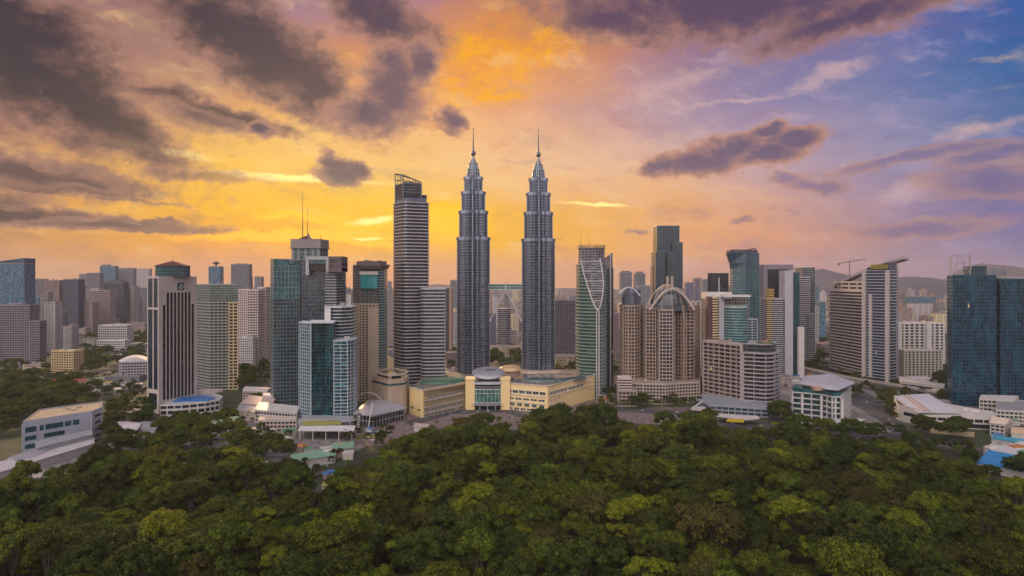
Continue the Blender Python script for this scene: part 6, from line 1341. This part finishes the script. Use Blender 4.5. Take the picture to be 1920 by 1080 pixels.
def crown_mesh(Rr, H, flat, nl, cards, size, seed, tall=1.0):
    """leaf clumps: lobes spread over a dome, every lobe a shell of small leaf cards round a darker heart"""
    r = random.Random(seed); mb = MB(); lobes = []
    for i in range(nl):
        t = (i+.5)/nl; rad = math.sqrt(t)*Rr*.80; a = i*2.39996+r.uniform(-.4, .4); rad *= r.uniform(.85, 1.12)
        zz = H*(1-flat)*math.sqrt(max(0, 1-(rad/Rr)**2))+H*flat*.6+r.uniform(-.2, .2)*H
        lobes.append((rad*cos(a), rad*sin(a), zz, Rr*r.uniform(.15, .31)*(1.15 if i < 3 else 1)))
    for i in range(nl//3): a = r.uniform(0, 2*pi); lobes.append((Rr*.68*cos(a), Rr*.68*sin(a), H*r.uniform(.05, .3), Rr*r.uniform(.18, .28)))
    for (lx, ly, lz, lr) in lobes:
        # heart
        ph = [(0, 0, 1), (.9, 0, .1), (.3, .85, .1), (-.75, .5, .1), (-.7, -.55, .1), (.3, -.85, .1), (0, 0, -.8)]; s = lr*.72; q = [(lx+x*s, ly+y*s, lz+z*s*.7) for x, y, z in ph]
        for i in range(5): j = (i+1) % 5; mb.face([q[0], q[1+i], q[1+j]]); mb.face([q[6], q[1+j], q[1+i]])
        for c in range(int(cards*(lr/(Rr*.28))**2)):
            z = r.uniform(-.35, 1); a = r.uniform(0, 2*pi); h = math.sqrt(max(0, 1-z*z)); n = Vector((h*cos(a), h*sin(a), z)); rr = lr*r.uniform(.78, 1.12)
            p = Vector((lx, ly, lz))+Vector((n.x*rr, n.y*rr, n.z*rr*.72)); nn = (n+Vector((r.uniform(-.6, .6), r.uniform(-.6, .6), r.uniform(-.2, .8)))).normalized()
            u = nn.cross(Vector((r.uniform(-1, 1), r.uniform(-1, 1), .3))).normalized(); v = nn.cross(u); sz = size*r.uniform(.55, 1.3)
            mb.face([tuple(p-u*sz*.5), tuple(p+v*sz*.35+u*sz*.1), tuple(p+u*sz*.55+nn*sz*.1), tuple(p-v*sz*.4)])
    return mb, lobes
def trunk_mesh(Rr, hb, H, lobes, seed):
    r = random.Random(seed); mb = MB(); mb.tube((0, 0, -1), (0, 0, hb*.7), Rr*.06+.25, Rr*.045+.15, 8)
    for lx, ly, lz, lr in lobes[:9]:
        mid_ = (lx*.35, ly*.35, hb*.75+(lz)*.3); mb.tube((0, 0, hb*.6), mid_, Rr*.03+.12, Rr*.02+.08, 5); mb.tube(mid_, (lx, ly, hb+lz-.2*lr), Rr*.02+.08, .06, 5)
    return mb
# (crown radius, crown height, flatness, lobes, cards per lobe, leaf size, trunk height, foliage)
SPEC = [(12, 11, .15, 17, 210, 1.25, 13, 'dark'), (10, 10, .1, 14, 200, 1.1, 13, 'mid'), (13, 8, .4, 22, 190, 1.2, 15, 'mid'), (9, 11, .05, 13, 200, 1.05, 14, 'yellow'), (15, 7, .5, 26, 180, 1.25, 15, 'olive'), (8, 9, .1, 11, 200, 1.0, 12, 'dark'),
        (14, 10, .25, 22, 190, 1.3, 15, 'dark'), (11, 9, .2, 16, 200, 1.1, 14, 'yellow'), (6.5, 7, .1, 9, 190, .9, 11, 'lime'), (10, 12, .05, 15, 200, 1.1, 14, 'mid'), (16, 9, .4, 28, 180, 1.35, 16, 'mid'), (9, 8, .2, 13, 190, 1.05, 12, 'olive')]
DESC = {0: 'dark green domed', 1: 'mid green rounded', 2: 'broad flat-topped green', 3: 'tall yellow-green', 4: 'wide olive-brown umbrella-shaped', 5: 'small dark green', 6: 'large dark spreading', 7: 'yellowish green lumpy', 8: 'small bright lime', 9: 'tall mid green', 10: 'largest broad-crowned green', 11: 'small olive-brown'}
PCOL = bpy.data.collections.new('tree_kinds'); CM, TM, POBJ = [], [], []
for i, (Rr, H, fl, nl, cards, size, hb, lf) in enumerate(SPEC):
    mb, lobes = crown_mesh(Rr, H, fl, int(nl*1.5), cards*1.15, size*.78, 100+i); mb.v = [(x, y, z+hb) for x, y, z in mb.v]; CM.append(mb.mesh('crown', LEAF[lf]))
    TM.append(trunk_mesh(Rr, hb, H, lobes, i).mesh('trunk', BARK))
    o = bpy.data.objects.new('tree_kind', CM[-1]); PCOL.objects.link(o); POBJ.append(o)
# forest boundary: picture row of the crown tops at the far edge, per column
EDGE = [(-900, 1010), (-200, 930), (0, 893), (120, 868), (200, 846), (300, 836), (380, 842), (440, 838), (545, 850), (556, 900), (600, 935), (640, 880), (690, 850), (730, 828), (780, 806), (830, 794), (990, 790), (1000, 772), (1060, 770), (1150, 775), (1190, 798), (1230, 790), (1320, 776), (1345, 796), (1440, 795), (1470, 790), (1600, 812), (1700, 820), (1760, 836), (1830, 862), (1920, 890), (2100, 900), (2900, 960)]
def edge(px):
    for a, b in zip(EDGE, EDGE[1:]):
        if a[0] <= px <= b[0]: return a[1]+(b[1]-a[1])*(px-a[0])/(b[0]-a[0])
    return 930
HOLES = [(600, 885, 62, 52), (482, 918, 34, 20), (76, 905, 24, 14), (950, 832, 20, 8), (520, 960, 8, 4), (560, 865, 40, 26)]
rt = random.Random(5); trees = []
yy = 335.0
while yy < 960:
    x = -yy*1.1
    while x < yy*1.1:
        X, Y2 = x+rt.uniform(-6, 6), yy+rt.uniform(-6, 6); px = 960+X/Y2*1280
        kind = rt.choices(range(12), (13, 12, 5, 9, 4, 10, 9, 9, 4, 13, 4, 4))[0]; s = rt.uniform(.72, 1.02)+.62*rt.random()**2.4+.16*sin(X*.021+Y2*.013)*cos(Y2*.027-X*.008); top_ = (SPEC[kind][6]+SPEC[kind][1])*s*rt.uniform(.92, 1.0)
        ye = edge(px); Ymax = (HC-min((SPEC[kind][6]+SPEC[kind][1])*s*1.08, 36))*1280/(ye-525)-SPEC[kind][0]*s*.4
        ok = Y2 < Ymax
        gy = 525+(HC-10)*1280/Y2
        for hx, hy, ra, rb in HOLES:
            if ((px-hx)/ra)**2+((gy-hy)/rb)**2 < 1: ok = False
        if ok: trees.append((X, Y2, kind, s, rt.uniform(0, 6.28)))
        x += 17.0+rt.uniform(-2.5, 2.5)
    yy += 14.4
for px, py, kd, s_ in ((1012, 812, 6, 1.15), (1050, 808, 6, 1.25), (1095, 806, 0, 1.2), (1135, 808, 6, 1.15), (1245, 816, 6, 1.1), (1290, 816, 0, 1.15), (1330, 816, 9, 1.2), (905, 820, 2, 1.2), (870, 824, 4, 1.1), (1600, 838, 6, 1.2), (1500, 826, 0, 1.2), (1545, 832, 2, 1.2)): trees.append((*G(px, py), kd, s_, px*.7))
def cityt(px, py, kind, s, jx=0): x, y = G(px, py); trees.append((x+jx, y, kind, s, rt.uniform(0, 6.28)))
CITY = []
def patch(poly_px, n, kinds=(0, 1, 5, 6, 9), s=(.6, 1.0)):
    xs = [p[0] for p in poly_px]; ys_ = [Yb(p[1]) for p in poly_px]; k = 0; tries = 0
    while k < n and tries < n*30:
        tries += 1; Y2 = rt.uniform(min(ys_), max(ys_)); px = rt.uniform(min(xs), max(xs)); py = 525+HC*1280/Y2; ins_ = False; m = len(poly_px)
        for i in range(m):
            (xa, ya), (xb, yb) = poly_px[i], poly_px[(i+1) % m]
            if (ya > py) != (yb > py) and px < (xb-xa)*(py-ya)/(yb-ya)+xa: ins_ = not ins_
        if ins_: x, y = W(px, Y2); CITY.append((x, y, rt.choice(kinds), rt.uniform(*s), rt.uniform(0, 6.28))); k += 1
patch([(-20, 715), (90, 708), (150, 740), (180, 760), (60, 778), (-20, 830)], 150); patch([(198, 770), (275, 755), (285, 800), (240, 815), (205, 850)], 46, s=(.6, .9)); patch([(180, 860), (205, 846), (300, 846), (380, 836), (330, 866)], 34); patch([(330, 830), (460, 815), (470, 850), (380, 860)], 36, s=(.6, .85)); patch([(440, 850), (470, 835), (548, 840), (548, 875), (450, 875)], 30, (0, 5, 1), (.6, .85))
patch([(290, 826), (300, 806), (430, 790), (452, 800), (410, 820)], 44, s=(.65, .85)); patch([(145, 660), (270, 640), (275, 690), (222, 700), (150, 705)], 120); patch([(238, 620), (275, 618), (275, 650), (240, 655)], 60); patch([(446, 692), (510, 690), (512, 730), (448, 738)], 50)
patch([(150, 625), (180, 622), (185, 650), (150, 655)], 40); patch([(832, 655), (858, 655), (858, 690), (834, 692)], 26); patch([(918, 665), (978, 660), (978, 690), (918, 695)], 40); patch([(1040, 690), (1078, 690), (1078, 705), (1040, 705)], 8)
patch([(1165, 768), (1312, 768), (1312, 758), (1165, 755)], 34, (1, 2, 5, 8), (.45, .75)); patch([(1140, 700), (1160, 700), (1160, 760), (1140, 760)], 14, s=(.5, .8)); patch([(1440, 800), (1480, 800), (1480, 785), (1445, 785)], 10); patch([(1640, 745), (1680, 745), (1690, 790), (1665, 800)], 16, s=(.5, .85))
patch([(1722, 822), (1800, 832), (1806, 818), (1725, 808)], 12, (0, 6), (.75, 1.0)); patch([(1500, 640), (1548, 640), (1548, 700), (1505, 690)], 60); patch([(1680, 640), (1700, 640), (1690, 720), (1680, 720)], 14); patch([(1690, 590), (1775, 590), (1775, 605), (1690, 605)], 110); patch([(1752, 700), (1776, 700), (1776, 740), (1755, 740)], 16)
patch([(-20, 660), (40, 655), (40, 675), (-20, 680)], 26); patch([(1545, 800), (1600, 730), (1620, 740), (1575, 790)], 10, s=(.4, .6)); patch([(1040, 560), (1240, 560), (1240, 640), (1040, 640)], 120); patch([(400, 560), (500, 560), (500, 600), (400, 600)], 60); patch([(1530, 560), (1920, 560), (1920, 585), (1530, 585)], 160)
patch([(90, 705), (280, 705), (280, 750), (120, 752)], 60, (0, 1, 5), (.4, .7)); patch([(-20, 690), (90, 690), (200, 750), (190, 770), (60, 800), (-20, 850)], 110, (0, 1, 5, 6), (.6, 1.1)); patch([(445, 765), (510, 750), (512, 790), (450, 800)], 26, (1, 5), (.4, .7)); patch([(1560, 700), (1690, 720), (1690, 740), (1600, 735)], 40, (1, 5), (.4, .65)); patch([(1700, 845), (1850, 872), (1840, 860), (1700, 832)], 20, (0, 1, 5, 6), (.4, .7)); patch([(1120, 750), (1160, 745), (1165, 770), (1130, 775)], 12, (1, 5), (.4, .6)); patch([(455, 850), (560, 845), (562, 815), (455, 815)], 16, (1, 5, 8), (.4, .65)); patch([(640, 800), (760, 800), (720, 832), (650, 850)], 14, (1, 5, 8), (.35, .6)); patch([(1480, 826), (1700, 830), (1690, 812), (1480, 808)], 26, (1, 5, 0), (.5, .8)); patch([(1690, 740), (1776, 745), (1776, 770), (1690, 760)], 24, (1, 5), (.4, .7)); patch([(1450, 700), (1540, 700), (1530, 690), (1450, 690)], 20, (1, 5), (.5, .8)); patch([(800, 806), (850, 800), (1000, 808), (1000, 800), (850, 792)], 14, (1, 8), (.35, .5)); patch([(548, 885), (556, 870), (600, 868), (640, 850), (660, 870), (640, 895), (560, 900)], 14, (5, 8, 11), (.4, .6)); patch([(690, 830), (735, 818), (735, 842), (690, 850)], 8, (1, 5), (.5, .8)); patch([(1800, 870), (1835, 860), (1850, 885), (1815, 895)], 6, s=(.5, .8)); patch([(1880, 890), (1925, 880), (1925, 905), (1890, 905)], 6, (0, 6), (.6, .8))
allt = trees+CITY
def vis(t):
    px = 960+t[0]/t[1]*1280; ptop = 525+(HC-(SPEC[t[2]][6]+SPEC[t[2]][1])*t[3])*1280/t[1]
    return -10 < px < 1930 and ptop < 1085
cand = sorted([t for t in allt if vis(t)], key=lambda t: -SPEC[t[2]][0]*t[3]/t[1]); front_ = set(id(t) for t in cand[:300])
proto_tree = {}
def depthword(Y2): return 'nearest the camera in the forest' if Y2 < 470 else ('in the near forest' if Y2 < 560 else 'farther back in the forest')
for t in cand[:300]:
    X, Y2, kd, s, a = t; e = link('broadleaf_tree', None, None, (X, Y2, 0)); e.rotation_euler.z = a; e.scale = (s, s, s*rt.uniform(.85, 1.3)); link('crown', CM[kd], e); link('trunk', TM[kd], e)
    side = 'left third' if X < -Y2*.25 else ('right third' if X > Y2*.25 else 'central third')
    e['label'] = f"{DESC[kd]} tree {depthword(Y2)}, {side}"; e['category'] = 'tree'; e['group'] = f"{DESC[kd]} trees {depthword(Y2)}, {side}"
rest = [t for t in allt if id(t) not in front_]
def instancer(name, ts):
    me = bpy.data.meshes.new(name); me.from_pydata([(t[0], t[1], 0) for t in ts], [], [])
    for an, ty, vals in (('kind', 'INT', [t[2] for t in ts]), ('size', 'FLOAT', [t[3] for t in ts]), ('turn', 'FLOAT', [t[4] for t in ts])):
        at = me.attributes.new(an, ty, 'POINT'); at.data.foreach_set('value', vals)
    o = link(name, me); o['kind'] = 'stuff'
    ng = bpy.data.node_groups.new(name, 'GeometryNodeTree'); ng.interface.new_socket('Geometry', in_out='INPUT', socket_type='NodeSocketGeometry'); ng.interface.new_socket('Geometry', in_out='OUTPUT', socket_type='NodeSocketGeometry')
    gi, go = ng.nodes.new('NodeGroupInput'), ng.nodes.new('NodeGroupOutput'); join = ng.nodes.new('GeometryNodeJoinGeometry')
    def attr(n_, ty): a = ng.nodes.new('GeometryNodeInputNamedAttribute'); a.data_type = ty; a.inputs[0].default_value = n_; return a.outputs[0]
    for i, po in enumerate(POBJ):
        oi = ng.nodes.new('GeometryNodeObjectInfo'); oi.inputs['Object'].default_value = po; oi.inputs['As Instance'].default_value = True
        ip = ng.nodes.new('GeometryNodeInstanceOnPoints'); cmp = ng.nodes.new('FunctionNodeCompare'); cmp.data_type = 'INT'; cmp.operation = 'EQUAL'
        ng.links.new(attr('kind', 'INT'), cmp.inputs[2]); cmp.inputs[3].default_value = i
        cx = ng.nodes.new('ShaderNodeCombineXYZ'); ng.links.new(attr('turn', 'FLOAT'), cx.inputs[2])
        ng.links.new(gi.outputs[0], ip.inputs['Points']); ng.links.new(cmp.outputs[0], ip.inputs['Selection']); ng.links.new(oi.outputs['Geometry'], ip.inputs['Instance']); ng.links.new(cx.outputs[0], ip.inputs['Rotation']); ng.links.new(attr('size', 'FLOAT'), ip.inputs['Scale'])
        ng.links.new(ip.outputs[0], join.inputs[0])
    ng.links.new(join.outputs[0], go.inputs[0]); md = o.modifiers.new('canopy', 'NODES'); md.node_group = ng; return o
instancer('forest_canopy', [t for t in rest if t in trees] if False else [t for t in rest if t[1] < 960]); instancer('city_greenery', [t for t in rest if t[1] >= 960])
# palms
def palm_mesh(seed, n=22):
    r = random.Random(seed); mb = MB()
    for i in range(n):
        a = 2*pi*i/n+r.uniform(-.15, .15); L_ = r.uniform(5, 7); up = r.uniform(.1, .95); prev = None
        for q in range(7):
            t = q/6; rad = L_*t*(1-.18*t); z = up*L_*.6*t-L_*.62*t*t; wd = .75*sin(pi*min(1, .12+t*.88))+.06
            c = Vector((rad*cos(a), rad*sin(a), z)); sd = Vector((-sin(a), cos(a), 0))*wd; cur = (tuple(c-sd-Vector((0, 0, wd*.5))), tuple(c), tuple(c+sd-Vector((0, 0, wd*.5))))
            if prev: mb.face([prev[0], prev[1], cur[1], cur[0]]); mb.face([prev[1], prev[2], cur[2], cur[1]])
            prev = cur
    return mb
PM = [palm_mesh(i).mesh('fronds', LEAF['yellow' if i == 1 else 'mid']) for i in range(3)]; tm = MB(); tm.tube((0, 0, -20), (.4, .2, 0), .38, .26, 8); PT = tm.mesh('trunk', BARK)
for i, (px, py, Y2, lab) in enumerate(((1236, 806, 760, 'palm at the forest edge below the brown arched towers'), (1452, 792, 850, 'palm at the forest edge below the balconied slab'), (1690, 806, 840, 'palm beside the avenue at the right forest edge'), (1830, 836, 760, 'small palm by the blue roofed shed'), (1855, 905, 560, 'large drooping palm at the right edge of the forest'), (1700, 845, 660, 'palm with hanging fronds in the dark right forest'), (1735, 855, 640, 'thin bare-topped palm among dark trees at right'), (1000, 888, 610, 'left palm of the pair in the central forest'), (1012, 893, 608, 'right palm of the pair in the central forest'), (958, 1020, 440, 'slender tall palm in the centre foreground'), (735, 1018, 440, 'dark palm in the left centre foreground'), (1530, 1040, 430, 'palm half hidden in the right foreground'), (560, 1010, 450, 'palm at lower left among leaning crowns'), (1170, 825, 740, 'small palm in the upper central forest'))):
    x, y = W(px, Y2); z = Zp(py, Y2); e = link('palm_tree', None, None, (x, y, 0)); f = link('fronds', PM[i % 3], e, (0, 0, z)); f.rotation_euler.z = i; t_ = link('trunk', PT, e, (0, 0, z)); t_.scale = (1, 1, (z+.5)/20); e['label'] = lab; e['category'] = 'palm tree'; e['group'] = 'palms rising out of the forest'
# street lamps
lm_ = MB(); lm_.tube((0, 0, 0), (0, 0, 9), .14, .09, 6); lm_.tube((0, 0, 8.9), (1.8, 0, 9.5), .07, .06, 5); LP = lm_.mesh('post', LGREY); lm_ = MB(); lm_.box(2.1, 0, 9.4, .9, .35, .18); LH = lm_.mesh('lamp_head', OFFW)
for i, (px, py) in enumerate(((1330, 786), (1400, 792), (1470, 797), (1540, 802), (1620, 809), (1700, 816), (1590, 733), (1635, 760), (1668, 785), (860, 770), (930, 769), (1000, 782), (1180, 770), (1230, 774), (1280, 777), (173, 868))):
    x, y = G(px, py); e = link('street_lamp', None, None, (x, y, 0)); e.rotation_euler.z = rt.uniform(0, 6); link('post', LP, e); link('lamp_head', LH, e); 
    if i == 15: e.scale = (2.6, 2.6, 2.6); e['label'] = 'tall floodlight pole rising from the forest at lower left'
    else: e['label'] = 'grey street lamp '+('by the road along the right forest edge' if i < 6 else 'on the avenue by the white roofed hall' if i < 9 else 'on the drive before the cream mall' if i < 12 else 'on the road below the brown arched towers')
    e['category'] = 'street lamp'; e['group'] = 'grey street lamps' if i < 15 else 'floodlight poles'
    if i < 15: e['group'] = e['label'].replace('lamp', 'lamps')
# ================================================================ haze
mb = MB(); zl, zh = -8.0, 520.0; r_ = RG+150; mb.prism([(-r_, -r_), (r_, -r_), (r_, r_), (-r_, r_)], zl, zh)
hz = link('haze', mb.mesh('haze', [])); hz['kind'] = 'stuff'
m = bpy.data.materials.new('haze_air'); m.use_nodes = True; t = m.node_tree; t.nodes.clear(); o_ = t.nodes.new('ShaderNodeOutputMaterial'); v = t.nodes.new('ShaderNodeVolumePrincipled'); t.links.new(v.outputs[0], o_.inputs['Volume'])
v.inputs['Color'].default_value = (.90, .84, .86, 1); v.inputs['Density'].default_value = HAZE; v.inputs['Anisotropy'].default_value = .0
hz.data.materials.append(m)
print('objects', len(bpy.data.objects), 'faces', sum(len(m.polygons) for m in bpy.data.meshes))
